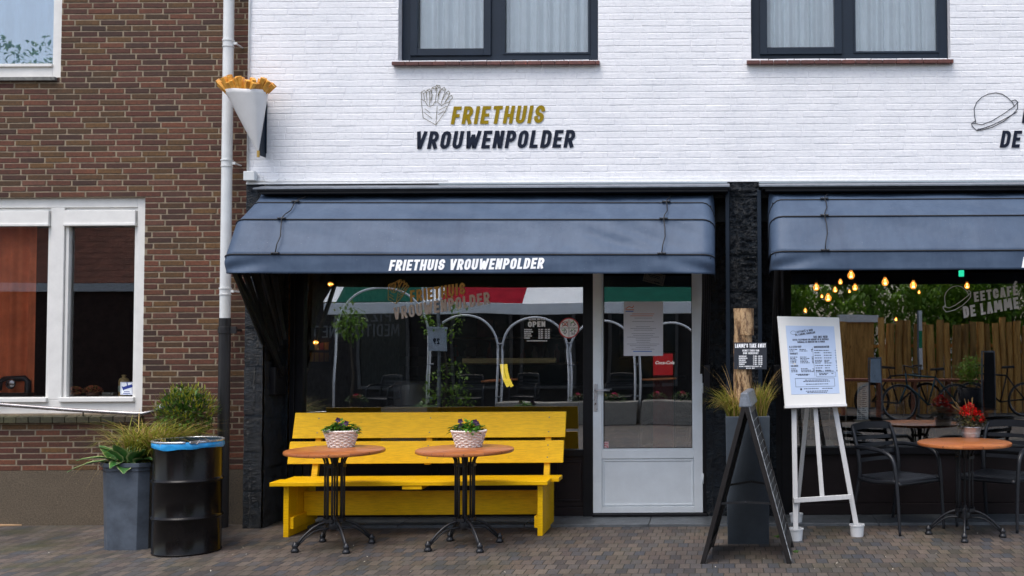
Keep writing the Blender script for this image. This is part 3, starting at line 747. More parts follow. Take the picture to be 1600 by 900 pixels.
HEM = (0.725, 2.125)
def awning(name, label, X0, X1, seed, sag):
    t = thing('awning', label, 'awning', ((X0 + X1) / 2, 0, 2.1), 'blue canvas awnings over the shopfronts')
    rr = random.Random(seed)
    Rc = .10
    def outline(d, n=5):
        """plan outline of a hoop of projection d: from left wall round the front to the right wall"""
        rc = min(Rc, max(d * .8, .012)); P = [(X0, 0.0)]
        P += [(X0 + rc - rc * math.cos(R(90 * i / n)), -d + rc - rc * math.sin(R(90 * i / n))) for i in range(n + 1)]
        m = 70
        P += [(X0 + rc + (X1 - X0 - 2 * rc) * i / m, -d) for i in range(1, m)]
        P += [(X1 - rc + rc * math.sin(R(90 * i / n)), -d + rc - rc * math.cos(R(90 * i / n))) for i in range(n + 1)]
        P += [(X1, 0.0)]; return P
    outs = [outline(d) for d, z in PROF]; N = len(outs[0])
    def hoopz(k, i):
        d, z = PROF[k]; x, y = outs[k][i]
        zz = z - (1 - min(1, -y / max(d, .001))) * (z - 1.95) * .55 if -y < d - 1e-6 else z
        return zz - sag * ((x - X0) / (X1 - X0))
    mb = MB(); sub = 9
    def P(k, i):
        x, y = outs[k][i]; return Vector((x, y, hoopz(k, i)))
    grid_rows = []
    for k in range(3):
        for s in range(sub if k < 2 else sub + 1):
            f = s / sub; row = []
            for i in range(N):
                a = P(k, i); c = P(k + 1, i); p = a.lerp(c, f)
                w = math.sin(math.pi * f); q = Vector((p.x * 1.6 + seed, p.z * 5 + p.x * 1.3, k * 3.1))
                wr = noise.noise(q) * .020 + noise.noise(q * 2.7) * .009
                edge = min(1, min(p.x - X0, X1 - p.x) / .35)
                fold = math.sin((p.x + p.z * 2.2) * 17 + 3 * noise.noise(q)) * .010 * max(0, 1 - abs(p.x - (X1 - .7)) / .9)
                dd = (wr * .75 - .016) * w * max(0, edge) + fold * w * (1 if k == 2 else .3)
                p.y -= dd; p.z += dd * .4; row.append(p)
            grid_rows.append(row)
    b0 = len(mb.v)
    for row in grid_rows: mb.v += [tuple(p) for p in row]
    for j in range(len(grid_rows) - 1):
        for i in range(N - 1):
            a = b0 + j * N + i; mb.f.append((a, a + 1, a + N + 1, a + N))
    can = build(mb, 'canopy', m_awn, t, smooth=True, auto=True)
    so = can.modifiers.new('cloth', 'SOLIDIFY'); so.thickness = .003
    # valance
    mb = MB(); d = .715; m = 150; vo = outline(d, 5)
    global vsurf
    def vsurf(x, f, y=-.715):
        q = noise.noise(Vector((x * 2.1, seed, f))); e0 = max(0, 1 - (x - X0) / .45); e1 = max(0, 1 - (X1 - x) / .45)
        return y - (.010 * f if y < -.5 else 0) - (q * .010 + .022 * math.sin(11 * (x - X0) + 5 * f) * e0 * (.4 + f) + .022 * math.sin(11 * (X1 - x) + 5 * f) * e1 * (.4 + f)) * (1 if y < -.5 else .2) * min(1, f * 2)
    rows = []
    for s in range(9):
        f = s / 8; row = []
        for i, (x, y) in enumerate(vo):
            u = (x - X0) / (X1 - X0); z = 2.275 - .002 - .148 * f - sag * u
            q = noise.noise(Vector((x * 2.1, seed, f)))
            e0 = max(0, 1 - (x - X0) / .45); e1 = max(0, 1 - (X1 - x) / .45)
            yy = y - (.010 * f if y < -.5 else 0) - (q * .010 + .022 * math.sin(11 * (x - X0) + 5 * f) * e0 * (.4 + f) + .022 * math.sin(11 * (X1 - x) + 5 * f) * e1 * (.4 + f)) * (1 if y < -.5 else .2) * min(1, f * 2)
            row.append((x, yy, z + .006 * e0 * f))
        rows.append(row)
    b0 = len(mb.v)
    for row in rows: mb.v += row
    for j in range(8):
        for i in range(N - 1):
            a = b0 + j * N + i; mb.f.append((a, a + 1, a + N + 1, a + N))
    val = build(mb, 'valance', m_awn, t, smooth=True)
    so = val.modifiers.new('cloth', 'SOLIDIFY'); so.thickness = .003
    # seams along the hoops
    for k in range(1, 4):
        mb = MB(); mb.tube([P(k, i) + Vector((0, -.004, .002)) for i in range(N)], .0055, 6); build(mb, 'seam', m_seam, t, smooth=True)
    # hoops folded down to the hinge inside
    for k in range(0, 4):
        d, z = PROF[k]; mb = MB()
        for xx, sg in ((X0 + .03 + .018 * k, 1), (X1 - .03 - .018 * k, -1)):
            mb.bar((xx, -d + .03 if k else .06, z - .05 - sag), (xx + .045 * sg, .20, 1.24 + .02 * k), .020, .05, up=(0, 1, 0))
        mb.bar((X0 + .03, -d + .03 if k else .06, z - .03), (X1 - .03, -d + .03 if k else .06, z - .03 - sag), .02, .02)
        build(mb, 'hoop', m_black, t)
    for xx in (X0 + .075, X1 - .075): mb = MB(); mb.box(xx - .03, xx + .03, .10, .34, 1.12, 1.36); build(mb, 'hinge', m_black, t, bevel=.01)
    # gathered cloth on the inside of the left end
    mb = MB()
    for q in range(5):
        mb.hexa([(X0 + .03 + .03 * q, .14, 1.40 + .05 * q), (X0 + .045 + .03 * q, .14, 1.40 + .05 * q), (X0 + .045 + .03 * q, .18, 1.40 + .05 * q), (X0 + .03 + .03 * q, .18, 1.40 + .05 * q),
                 (X0 + .03 + .02 * q, -.60 + .14 * q, 2.15), (X0 + .05 + .02 * q, -.60 + .14 * q, 2.15), (X0 + .05 + .02 * q, -.50 + .14 * q, 2.15), (X0 + .03 + .02 * q, -.50 + .14 * q, 2.15)])
    build(mb, 'gathered_cloth', m_seam, t)
    return t, P
def cord(t, P, pxs):
    mb = MB(); pts = []
    for k in range(4):
        x = WX(pxs[k], (301, 318, 342, 393)[k], -PROF[k][0]); d, z = PROF[k]; pts.append(Vector((x, -d - .012, z + .012 - SAG * (x - AX0) / (AX1 - AX0))))
    for i in range(3):
        a, b_ = pts[i], pts[i + 1]; mid = (a + b_) / 2 + Vector((.02, -.012, -.01)); mb.tube([a, (a + mid) / 2 + Vector((.004, -.01, 0)), mid, (mid + b_) / 2 + Vector((-.004, -.01, 0)), b_], .0045, 6)
    o = build(mb, 'cord', m_seam, t, smooth=True)
    mb = MB()
    for p in pts:
        for s in (-.022, .022): mb.lathe([(0, 0), (.008, .002), (.010, .008), (.006, .014), (0, .015)], p + Vector((s, -.002, -.004)), n=8, rot=Matrix.Rotation(R(90), 3, 'X'))
        mb.bar(p + Vector((-.035, 0, 0)), p + Vector((.035, 0, 0)), .008, .008)
    build(mb, 'cord_eyelets', m_black_metal, o, smooth=True)
AX0, AX1, SAG = -3.972, -.066, .022
def on_valance(mb, sag, x0, x1):
    # the letters follow the folds of the cloth
    out = []
    for x, y, z in mb.v:
        f = (2.273 - sag * (x - x0) / (x1 - x0) - z) / .148; out.append((x, vsurf(x, min(1, max(0, f))) - .004 + (y - vY) * .5, z))
    mb.v = out
aw1, P1 = awning('awning', 'blue canvas awning with white lettering over the yellow bench and grey door', AX0, AX1, 1, .022)
cord(aw1, P1, (484, 463, 441, 431)); cord(aw1, P1, (1045, 1041, 1037, 1034))
mb = MB(); vY = -.745
letter_px(mb, 'FRIETHUIS VROUWENPOLDER', (606, 423), (850, 419.5), 17.2, vY, t=.205, shear=.17, wf=.5, gap=.10); on_valance(mb, .022, AX0, AX1); build(mb, 'lettering', m_white_letter, aw1, label='white lettering FRIETHUIS VROUWENPOLDER')
AX0b, AX1b = WX(1205.5, 400, -.715), 4.75
aw2, P2 = awning('awning', 'blue canvas awning over the cafe window, cut by the right edge of the photo', AX0b, AX1b, 5, .0)
_a, _b = AX0, AX1; AX0, AX1, SAG = AX0b, AX1b, 0.0; cord(aw2, P2, (1289, 1288, 1288, 1289)); cord(aw2, P2, (1840, 1841, 1842, 1843)); AX0, AX1 = _a, _b
mb = MB(); letter_px(mb, 'EETCAFE DE LAMME', (1597, 418), (1790, 418.5), 17, -.738, t=.205, shear=.17, wf=.5, gap=.10); on_valance(mb, 0, AX0b, AX1b); build(mb, 'lettering', m_white_letter, aw2)

# ================================================================== WALL LETTERING
FRIES = [ # little box of fries, in photo pixels
 [(658, 155), (661, 184), (681, 195), (694, 177), (703, 159)], [(681, 195), (683, 166)], [(658, 155), (664, 158), (668, 165), (672, 167), (676, 165), (679, 160), (683, 159), (690, 165), (694, 162), (703, 159)],
 [(659, 155), (658, 144), (663, 141), (666, 144), (667, 158)], [(658, 144), (662, 146), (666, 144)], [(662, 146), (663, 156)],
 [(666, 150), (667, 141), (671, 139), (674, 142), (673, 160)], [(667, 141), (671, 143), (674, 142)], [(671, 143), (671, 164)],
 [(674, 146), (675, 137), (680, 135), (683, 138), (680, 159)], [(675, 137), (679, 139), (683, 138)],
 [(680, 142), (682, 133), (687, 133.5), (688, 137), (684, 158)], [(682, 133), (685, 137), (688, 137)],
 [(684, 150), (690, 139), (694, 136), (696, 140), (689, 162)], [(690, 139), (693, 141), (696, 140)],
 [(690, 158), (697, 145), (701, 142), (703, 146), (695, 160)], [(697, 145), (700, 147), (703, 146)],
 [(695, 160), (702, 151), (706, 149), (707, 153), (701, 160)], [(664, 170), (672, 176)], [(663, 176), (675, 185)], [(686, 172), (698, 166)], [(685, 179), (694, 173)], [(676, 147), (674, 156)], [(686, 143), (684, 150)]]
HAT = [[(1525, 193), (1523, 182), (1522, 170), (1526, 160), (1534, 152), (1544, 147), (1556, 145), (1566, 147), (1575, 153), (1582, 160), (1585, 166)],
 [(1525, 193), (1534, 195), (1550, 189), (1568, 178), (1585, 166)], [(1580, 158), (1586, 156), (1590, 159), (1590, 170), (1583, 178), (1568, 190), (1550, 199), (1535, 203), (1526, 204), (1519, 197), (1518, 193), (1524, 189)],
 [(1525, 193), (1518, 193)], [(1585, 166), (1590, 160)]]
lt = -.0085
s1 = thing('wall_sign', 'ochre and navy wall lettering with a drawn box of fries', 'sign', W(773, 195, -.01), 'painted wall signs')
mb = MB(); letter_px(mb, 'FRIETHUIS', (704, 194.3), (852, 192.3), 28.2, -.0085, t=.19, wf=.50, gap=.135); build(mb, 'yellow_lettering', m_ochre_letter, s1, label='ochre word FRIETHUIS')
mb = MB(); letter_px(mb, 'VROUWENPOLDER', (647, 233), (899, 230.5), 28.0, -.0085, t=.19, wf=.50, gap=.135); build(mb, 'navy_lettering', m_black_letter, s1, label='navy word VROUWENPOLDER')
mb = MB(); draw(mb, FRIES, .75, px_plane(0, .0085)); build(mb, 'fries_drawing', M('thin_dark_ochre_line', (.10, .085, .035), .7), s1)
s2 = thing('wall_sign', 'navy wall lettering with a drawn hat at the right edge', 'sign', W(1650, 190, -.01), 'painted wall signs')
mb = MB(); letter_px(mb, 'DE LAMME', (1562, 230.5), (1706, 231), 27, -.0085, t=.19, wf=.50, gap=.135); letter_px(mb, 'EETCAFÉ', (1596.5, 192.5), (1702, 193), 27, -.0085, t=.19, wf=.5, gap=.135)
build(mb, 'navy_lettering', m_black_letter, s2)
mb = MB(); draw(mb, HAT, 1.15, px_plane(0, .0085)); 
for i in range(26):
    f = i / 25; x = 1527 + 60 * f; y = 203 - 27 * f ** 1.4; mb2 = [(x, y), (x + 2.2, y - 1.6)]; draw(mb, [mb2], 1.1, px_plane(0, .0095))
build(mb, 'hat_drawing', m_black_letter, s2)

# window lettering (vinyl on the outside of the glass)
gy = YS + .050
m_gold = M('gold_vinyl_letters', (.95, .60, .18), .5, var=.12, vs=60); m_pink = M('worn_white_vinyl', (.94, .88, .89), .6, var=.1, vs=70)
s3 = thing('window_sign', 'gold and white window lettering with a gold box of fries', 'sign', W(690, 480, gy))
mb = MB(); letter_px(mb, 'FRIETHUIS', (641, 472.5), (728.5, 459.5), 18.5, gy, t=.19, wf=.50, gap=.14, shear=.10); build(mb, 'gold_lettering', m_gold, s3)
mb = MB(); letter_px(mb, 'VROUWENPOLDER', (615.5, 500), (767, 474.5), 19, gy, t=.19, wf=.50, gap=.14, shear=.10); build(mb, 'white_lettering', m_pink, s3)
c0, s0 = math.cos(R(-6)), math.sin(R(-6))
FR2 = [[(608 + .655 * ((x - 658) * c0 + (y - 133) * -s0 * -1), 438 + .60 * ((y - 133) * c0 + (x - 658) * s0 * .6)) for x, y in st] for st in FRIES]
mb = MB(); draw(mb, FR2, .8, px_plane(gy, .0)); build(mb, 'fries_drawing', m_gold, s3)
s4 = thing('window_sign', 'white cafe name with a drawn hat on the right window', 'sign', W(1540, 470, gy))
mb = MB(); letter_px(mb, 'EETCAFÉ', (1522.5, 472), (1592, 460.5), 15.5, gy, t=.22, wf=.50, gap=.14, shear=.08); letter_px(mb, 'DE LAMME', (1506, 497), (1593.5, 481.5), 18, gy, t=.22, wf=.5, gap=.13, shear=.08)
build(mb, 'white_lettering', m_white_letter, s4)
HT2 = [[(1473.5 + (x - 1518) * .60, 446.5 + (y - 145) * .69) for x, y in st] for st in HAT]
mb = MB(); draw(mb, HT2, 1.1, px_plane(gy, .0)); build(mb, 'hat_drawing', m_white_letter, s4)
s5 = thing('opening_hours_sign', 'small white OPEN lettering with opening hours on the glass', 'sign', W(840, 515, gy))
mb = MB(); letter_px(mb, 'OPEN', (825, 511), (852, 510.5), 8.6, gy, t=.24, wf=.62, gap=.12, shear=0)
letter_px(mb, 'WELKOM, WIJ ZIJN', (826, 500.5), (851, 500), 2.6, gy, t=.2, shear=0)
for i, (d, h) in enumerate((('WOENSDAG', '12.00 - 20.00'), ('DONDERDAG', '12.00 - 20.00'), ('VRIJDAG', '12.00 - 20.00'), ('ZATERDAG', '12.00 - 20.00'), ('ZONDAG', '12.00 - 20.00'))):
    yy = 516.2 + 3.25 * i; letter_px(mb, d, (819, yy), (819 + 1.5 * len(d), yy), 2.2, gy, t=.2, shear=0); letter_px(mb, h, (841, yy), (859, yy), 2.4, gy, t=.24, shear=0)
letter_px(mb, 'WWW.FRIETHUISVROUWENPOLDER.NL', (823, 533.5), (855, 533.5), 2.0, gy, t=.2, shear=0)
build(mb, 'lettering', m_white_letter, s5)
# round sticker
s6 = thing('round_sticker', 'round white rules sticker with red rim on the window', 'sticker', W(889, 512, gy))
cc = W(889, 512.5, gy); rad = (W(905, 512, gy) - cc).length
mb = MB(); mb.lathe([(0, 0), (rad, 0), (rad, .0012), (0, .0012)], cc, n=40, rot=Matrix.Rotation(R(90), 3, 'X')); build(mb, 'disc', M('sticker_white', (.85, .82, .80), .5, var=.05), s6)
mb = MB(); mb.lathe([(rad * .90, .0012), (rad * .90, .0022), (rad, .0022), (rad, .0)], cc, n=40, cap=False, rot=Matrix.Rotation(R(90), 3, 'X')); build(mb, 'red_rim', M('sticker_red', (.55, .03, .03), .5), s6)
mb = MB(); F = px_plane(gy, .0016)
draw(mb, [[(889, 499), (889, 526)], [(875.5, 512.5), (902.5, 512.5)]], .6, F)
draw(mb, [[(878, 505), (881, 503), (886, 503), (887, 508), (880, 509), (878, 505)], [(892, 509), (892, 505), (896, 503), (899, 507), (896, 509)], [(882, 516), (884, 515), (885, 519), (883, 522), (881, 520), (882, 516)], [(891, 518), (893, 516), (894, 521)], [(897, 521), (898, 516), (900, 518)], [(893, 522), (898, 522)]], .9, F)
build(mb, 'pictograms', m_black_letter, s6)
mb = MB(); draw(mb, [[(879, 503), (887, 510)], [(887, 503), (879, 510)]], 1.0, px_plane(gy, .002)); build(mb, 'red_cross', M('red_ink', (.6, .05, .03), .5), s6)
mb = MB(); draw(mb, [[(892, 503), (893.5, 505), (896.5, 501)], [(878, 515), (879.5, 517), (882.5, 513.5)], [(893, 515), (894.5, 516.5), (897.5, 513.5)]], .9, px_plane(gy, .0022)); build(mb, 'green_ticks', M('green_ink', (.05, .35, .08), .5), s6)

# ================================================================== DOOR PAPERS
py_ = YS + .018
m_paper = M('white_paper', (.66, .66, .72), .7, var=.03)
pp = thing('paper_notice', 'white printed paper notice taped inside the door glass', 'notice', W(1005, 513, YS + .04))
def quad_px(mb, x0, y0, x1, y1, Y, th=.001, skew=0.0):
    a = W(x0, y1, Y); b_ = W(x1, y1, Y); c_ = W(x1, y0, Y); d = W(x0, y0, Y)
    mb.hexa([a, b_, b_ + Vector((0, th, 0)), a + Vector((0, th, 0)), d, c_, c_ + Vector((0, th, 0)), d + Vector((0, th, 0))])
mb = MB(); quad_px(mb, 974.5, 471, 1036, 556, py_); build(mb, 'sheet', m_paper, pp)
mb = MB(); rr = random.Random(8)
F = px_plane(py_, .0006)
for i in range(19):
    yy = 497 + 2.7 * i; w = rr.uniform(10, 25)
    if i in (1, 3, 4, 8): continue
    x = 1005 - w
    while x < 1005 + w: l = rr.uniform(1.5, 4); draw(mb, [[(x, yy), (min(x + l, 1005 + w), yy)]], .6, F); x += l + .9
build(mb, 'text_lines', M('grey_print', (.16, .16, .2), .8), pp)
mb = MB(); draw(mb, [[(978, 482), (983, 479), (988, 481), (990, 478)], [(978, 484), (990, 484)]], 1.1, F); draw(mb, [[(988, 490.5), (1022, 490.5)], [(985, 493.5), (1020, 493.5)]], .8, F); build(mb, 'red_print', M('orange_red_print', (.6, .12, .03), .8), pp)
mb = MB(); draw(mb, [[(990, 549), (1018, 549)], [(978, 486.5), (989, 486.5)]], 1.4, F); build(mb, 'blue_print', M('blue_print', (.08, .2, .55), .8), pp)
tg = thing('hanging_card', 'tilted cream card with small print hanging inside the door top', 'card', W(1023, 434, YS + .2))
A, B_, C_, D_ = (1008, 421), (1040, 430), (1036, 447), (1004, 439)
Y_ = YS + .2
mb = MB(); P = [W(*D_, Y_), W(*C_, Y_), W(*B_, Y_), W(*A, Y_)]; mb.hexa([P[0], P[1], P[1] + Vector((0, .003, 0)), P[0] + Vector((0, .003, 0)), P[3], P[2], P[2] + Vector((0, .003, 0)), P[3] + Vector((0, .003, 0))]); build(mb, 'board', M('cream_card', (.75, .62, .45), .7), tg)
mb = MB(); F = px_plane(Y_, .001); draw(mb, [[(1010, 424), (1037, 431.7), (1034, 444), (1007, 437), (1010, 424)]], .6, F)
draw(mb, [[(1014, 428.5), (1031, 433.2)], [(1015, 431.3), (1030, 435.4)], [(1022, 440), (1031, 442.2)]], 1.0, F); build(mb, 'print', M('brown_print', (.06, .04, .03), .7), tg)
st = thing('door_sticker', 'small pink and white sticker in the lower corner of the door glass', 'sticker', W(945, 697, py_))
mb = MB(); quad_px(mb, 940.5, 690, 951, 703, py_); build(mb, 'label', M('sticker_pink', (.62, .42, .42), .6), st)
mb = MB(); F = px_plane(py_, .0006); draw(mb, [[(942, 701), (942, 698), (945.5, 695.5), (949.5, 698), (949.5, 701)], [(942, 693), (949, 693)]], .9, F); build(mb, 'print', M('sticker_ink', (.45, .06, .08), .6), st)

# ================================================================== FRIES CONE SIGN
fc = thing('fries_cone_sign', 'giant white paper cone of golden fries fixed to the wall corner', 'sign', W(402, 200, 0))
Yc = -.22; sc_ = (DC + Yc) / FPX
ap = W(403.5, 241, Yc); rl = W(352.5, 139, Yc); rr_ = W(417.5, 142, Yc); cen = (rl + rr_) / 2 + Vector((0, .0, -.02)); ra = (rr_ - rl).length / 2
mb = MB()
def cone(u, v_):
    a = 2 * math.pi * u; f = 1 - v_ * .995
    x = ra * math.cos(a); y = ra * .82 * math.sin(a)
    front = max(0, -math.sin(a)); zz = .015 * front * (1 - abs(math.cos(a + .25))) + .012 * math.cos(a * 2)
    # slight paper crease towards the right front
    cr = max(0, 1 - abs(((a - 5.45 + math.pi) % (2 * math.pi)) - math.pi) / .5); x *= 1 + .09 * cr; y *= 1 + .09 * cr
    top = cen + Vector((x, y, zz)); return ap.lerp(top, f) if v_ > 0 else top
mb.grid(48, 16, cone); o = build(mb, 'paper_cone', M('white_paper_cone', (.66, .65, .64), .5, var=.08, vs=4), fc, smooth=True); sm = o.modifiers.new('shell', 'SOLIDIFY'); sm.thickness = .006
m_fry = M('golden_fry', (.74, .38, .06), .45, var=.3, vs=18, bump=.2, bs=60, c2=(.46, .17, .018))
rf = random.Random(21)
for i in range(40):
    a = rf.uniform(0, 6.283); q = math.sqrt(rf.random()) * .95 if i > 17 else .88
    if i <= 17: a = math.pi + i / 17 * math.pi
    bx = cen + Vector((math.cos(a) * ra * q * .80, math.sin(a) * ra * .62 * q, -.03)); tp = bx + Vector((math.cos(a) * .095 * q + rf.uniform(-.03, .03), math.sin(a) * .06 * q, rf.uniform(.08, .165)))
    if i <= 17: tp.z = bx.z + rf.uniform(.075, .135)
    mb = MB(); mb.bar(bx, tp, rf.uniform(.032, .042), rf.uniform(.030, .040), up=(rf.uniform(-1, 1), rf.uniform(-1, 1), .2)); build(mb, 'fry', m_fry, fc, bevel=.004)
mb = MB()
A = [(408, 243), (415, 243), (415.5, 157), (413.5, 157)]
xa = WX(413.5, 200, -.02); mb.prism([(-.16, WZ(411, 243, -.1)), (.0, WZ(411, 243, -.1)), (.0, WZ(411, 155, -.1)), (-.03, WZ(411, 155, -.1))], xa - .006, xa + .006, axis='x')
mb.box(xa - .012, xa + .016, -.020, -.009, WZ(411, 240, 0), WZ(411, 158, 0)); build(mb, 'bracket', m_anth, fc, bevel=.002)
mb = MB(); mb.tube([ap + Vector((0, 0, .03)), ap + Vector((0, 0, -.025))], .012, 10); build(mb, 'foot_bolt', M('brass', (.45, .28, .08), .35, .8), fc)

# ================================================================== DRAINPIPE, CONDUIT
py0 = .10; yy = .06
dp = thing('drainpipe', 'white downpipe turning black at the foot between brick and white walls', 'drainpipe', (WX(352, 500, yy), yy, 0))
xp = WX(352.5, 420, yy); r_ = .0445
mb = MB(); zj = WZ(350, 497, yy); mb.tube([(xp, yy, zj - .02), (xp, yy, 6.5)], r_, 24); build(mb, 'upper_pipe', m_pipe_w, dp, smooth=True, auto=True)
mb = MB(); mb.tube([(xp, yy, 0), (xp, yy, zj)], r_ + .004, 24); build(mb, 'lower_pipe', m_pipe_b, dp, smooth=True, auto=True, label='black lower pipe section')
for ypx in (68, 255, 455):
    z = WZ(352, ypx, yy); mb = MB()
    mb.lathe([(r_, -.035), (r_ + .005, -.034), (r_ + .006, -.024), (r_ + .002, -.022), (r_ + .002, .016), (r_ + .007, .018), (r_ + .007, .030), (r_, .032)], (xp, yy, z), n=24)
    mb.box(xp + .04, xp + .075, yy - .01, yy + .01, z - .012, z + .010); mb.tube([(xp + .06, yy, z), (xp + .06, YB + .01, z)], .008, 8)
    build(mb, 'pipe_clip', m_pipe_w, dp, smooth=True, auto=True)
z = WZ(352, 516, yy); mb = MB(); mb.lathe([(r_ + .004, -.03), (r_ + .011, -.028), (r_ + .011, .028), (r_ + .004, .03)], (xp, yy, z), n=24); mb.box(xp + .045, xp + .10, yy - .012, yy + .012, z - .03, z + .03); mb.tube([(xp + .08, yy, z), (xp + .08, YB + .01, z)], .01, 8)
build(mb, 'pipe_clip', m_pipe_b, dp, bevel=.002, label='black lower pipe clip')
cd = thing('cable_conduit', 'thin white cable conduit ending in a small junction box', 'conduit', (WX(386, 276, -.02), -.02, 2.9))
xc = WX(388.5, 120, -.02); mb = MB(); mb.tube([(xc, -.018, WZ(388, 268, -.02)), (xc, -.018, 6.3)], .0085, 10); build(mb, 'pipe', m_pipe_w, cd, smooth=True)
mb = MB(); mb.box(WX(383.5, 276, -.03), WX(401, 276, -.03), -.075, -.012, WZ(390, 283, -.03), WZ(390, 268.5, -.03)); build(mb, 'junction_box', m_pipe_w, cd, bevel=.005)
mb = MB(); a = W(400, 279, -.03); mb.tube([a, W(407, 282, -.03), W(430, 285, -.03), W(437, 278, -.04), W(443, 277, -.04), W(447, 281, -.03)], .003, 6)
mb.tube([W(401, 273, -.03), W(410, 276, -.04), W(414, 282, -.03)], .0025, 6); mb.tube([W(401, 283.5, -.02), W(700, 282.5, -.02)], .004, 6); build(mb, 'cable', m_pipe_w, cd, smooth=True)

# ================================================================== YELLOW BENCH
m_yel, nt, b = nodes('yellow_gloss_paint')
v = coords(nt); n = tex_noise(nt, v, 3, 5); r = ramp(nt, n.outputs['Fac'], [(.3, (.88, .50, .001)), (.7, (.97, .57, .001))])
gr = tex_noise(nt, coords(nt, (1.2, 14, 14)), 9, 6, .7); rg = ramp(nt, gr.outputs['Fac'], [(.35, (.78, .74, .66)), (.58, (1, 1, 1))])
wn_ = tex_noise(nt, v, 38, 4, .8); wr_ = ramp(nt, wn_.outputs['Fac'], [(.28, (1, 1, 1)), (.33, (0, 0, 0))])
ct = mixc(nt, 1, r.outputs[0], rg.outputs[0], 'MULTIPLY'); ct = mixc(nt, wr_.outputs[0], ct, (.10, .065, .02)); nt.links.new(ct, b.inputs['Base Color']); b.inputs['Roughness'].default_value = .45; b.inputs['Specular IOR Level'].default_value = .25; add_bump(nt, b, gr.outputs['Fac'], .35, .003)
bench = thing('bench', 'long yellow wooden bench with two board backrest under the shop window', 'bench', (-2.53, -.15, 0))
bX0, bX1 = -3.69, -1.365
mb = MB(); mb.box(bX0 + .02, bX1 - .06, -.475, -.275, .415, .448); build(mb, 'seat_board', m_yel, bench, bevel=.004)
mb = MB(); mb.box(bX0 + .06, bX1 - .0, -.265, -.075, .414, .447); build(mb, 'seat_board', m_yel, bench, bevel=.004)
def lean(z): return -.04 + (z - .54) * .30
for z0_, z1_, xa_, xb_ in ((.755, .968, bX0, bX1 + .008), (.545, .728, bX0 - .015, bX1)):
    mb = MB(); y0_, y1_ = lean(z0_), lean(z1_); mb.hexa([(xa_, y0_, z0_), (xb_, y0_, z0_), (xb_, y0_ + .03, z0_), (xa_, y0_ + .03, z0_), (xa_, y1_, z1_), (xb_, y1_, z1_), (xb_, y1_ + .03, z1_), (xa_, y1_ + .03, z1_)])
    build(mb, 'back_board', m_yel, bench, bevel=.004)
for xx in (-3.575, -1.515):
    mb = MB(); mb.box(xx, xx + .043, -.425, -.255, 0, .414); mb.box(xx, xx + .043, -.250, -.055, 0, .413); mb.box(xx, xx + .043, -.050, .155, 0, .413)
    leg = build(mb, 'end_panel', m_yel, bench, bevel=.003)
    mb = MB(); s = .043 if xx < -3 else -.03; mb.box(xx + s, xx + s + .03, -.40, .12, .06, .155); build(mb, 'cleat', m_yel, leg, bevel=.003)
for xx in (-3.50, -2.55, -1.53):
    mb = MB(); mb.hexa([(xx, -.055, .40), (xx + .05, -.055, .40), (xx + .05, -.01, .40), (xx, -.01, .40), (xx, lean(.93) + .031, .93), (xx + .05, lean(.93) + .031, .93), (xx + .05, lean(.93) + .075, .93), (xx, lean(.93) + .075, .93)]) if xx != -2.55 else mb.hexa([(xx, lean(.545) + .031, .53), (xx + .05, lean(.545) + .031, .53), (xx + .05, lean(.545) + .07, .53), (xx, lean(.545) + .07, .53), (xx, lean(.93) + .031, .93), (xx + .05, lean(.93) + .031, .93), (xx + .05, lean(.93) + .075, .93), (xx, lean(.93) + .075, .93)])
    build(mb, 'back_post', m_yel, bench, bevel=.003)
mb = MB(); mb.box(-3.530, -1.516, -.12, -.09, .125, .325); build(mb, 'stretcher_board', m_yel, bench, bevel=.004)
mb = MB(); mb.box(-2.60, -2.44, -.47, -.08, .385, .413); build(mb, 'seat_batten', m_yel, bench, bevel=.003)
mb = MB()
for z_ in (.92, .80, .69, .59):
    for xx in (-3.49, -2.53, -1.51): mb.lathe([(0, .001), (.004, .0005), (.006, 0)], (xx + .01, lean(z_) - .0005, z_), n=8, rot=Matrix.Rotation(R(90), 3, 'X'))
build(mb, 'screw_head', m_zinc, bench)

# ================================================================== BISTRO TABLES
m_ttop, nt, b = nodes('oiled_teak_top')
v = coords(nt)
wv = nt.nodes.new('ShaderNodeTexBrick'); wv.inputs['Scale'].default_value = 1; wv.inputs['Brick Width'].default_value = 2.5; wv.inputs['Row Height'].default_value = .085; wv.inputs['Mortar Size'].default_value = .0012; wv.inputs['Color1'].default_value = (.0, 0, 0, 1); wv.inputs['Color2'].default_value = (1, 1, 1, 1); wv.inputs['Mortar'].default_value = (0, 0, 0, 1)
nt.links.new(v, wv.inputs['Vector'])
pr_ = ramp(nt, wv.outputs['Color'], [(0, (.40, .135, .040)), (.5, (.52, .19, .06)), (1, (.36, .11, .034))])
gn = tex_noise(nt, coords(nt, (1.2, 16, 16)), 10, 7, .7); gnr = ramp(nt, gn.outputs['Fac'], [(.3, (.6, .55, .5)), (.65, (1.15, 1.12, 1.1))])
c = mixc(nt, 1, pr_.outputs[0], gnr.outputs[0], 'MULTIPLY'); c = mixc(nt, wv.outputs['Fac'], c, (.05, .02, .01))
nt.links.new(c, b.inputs['Base Color']); b.inputs['Roughness'].default_value = .34; add_bump(nt, b, gn.outputs['Fac'], .25, .002)
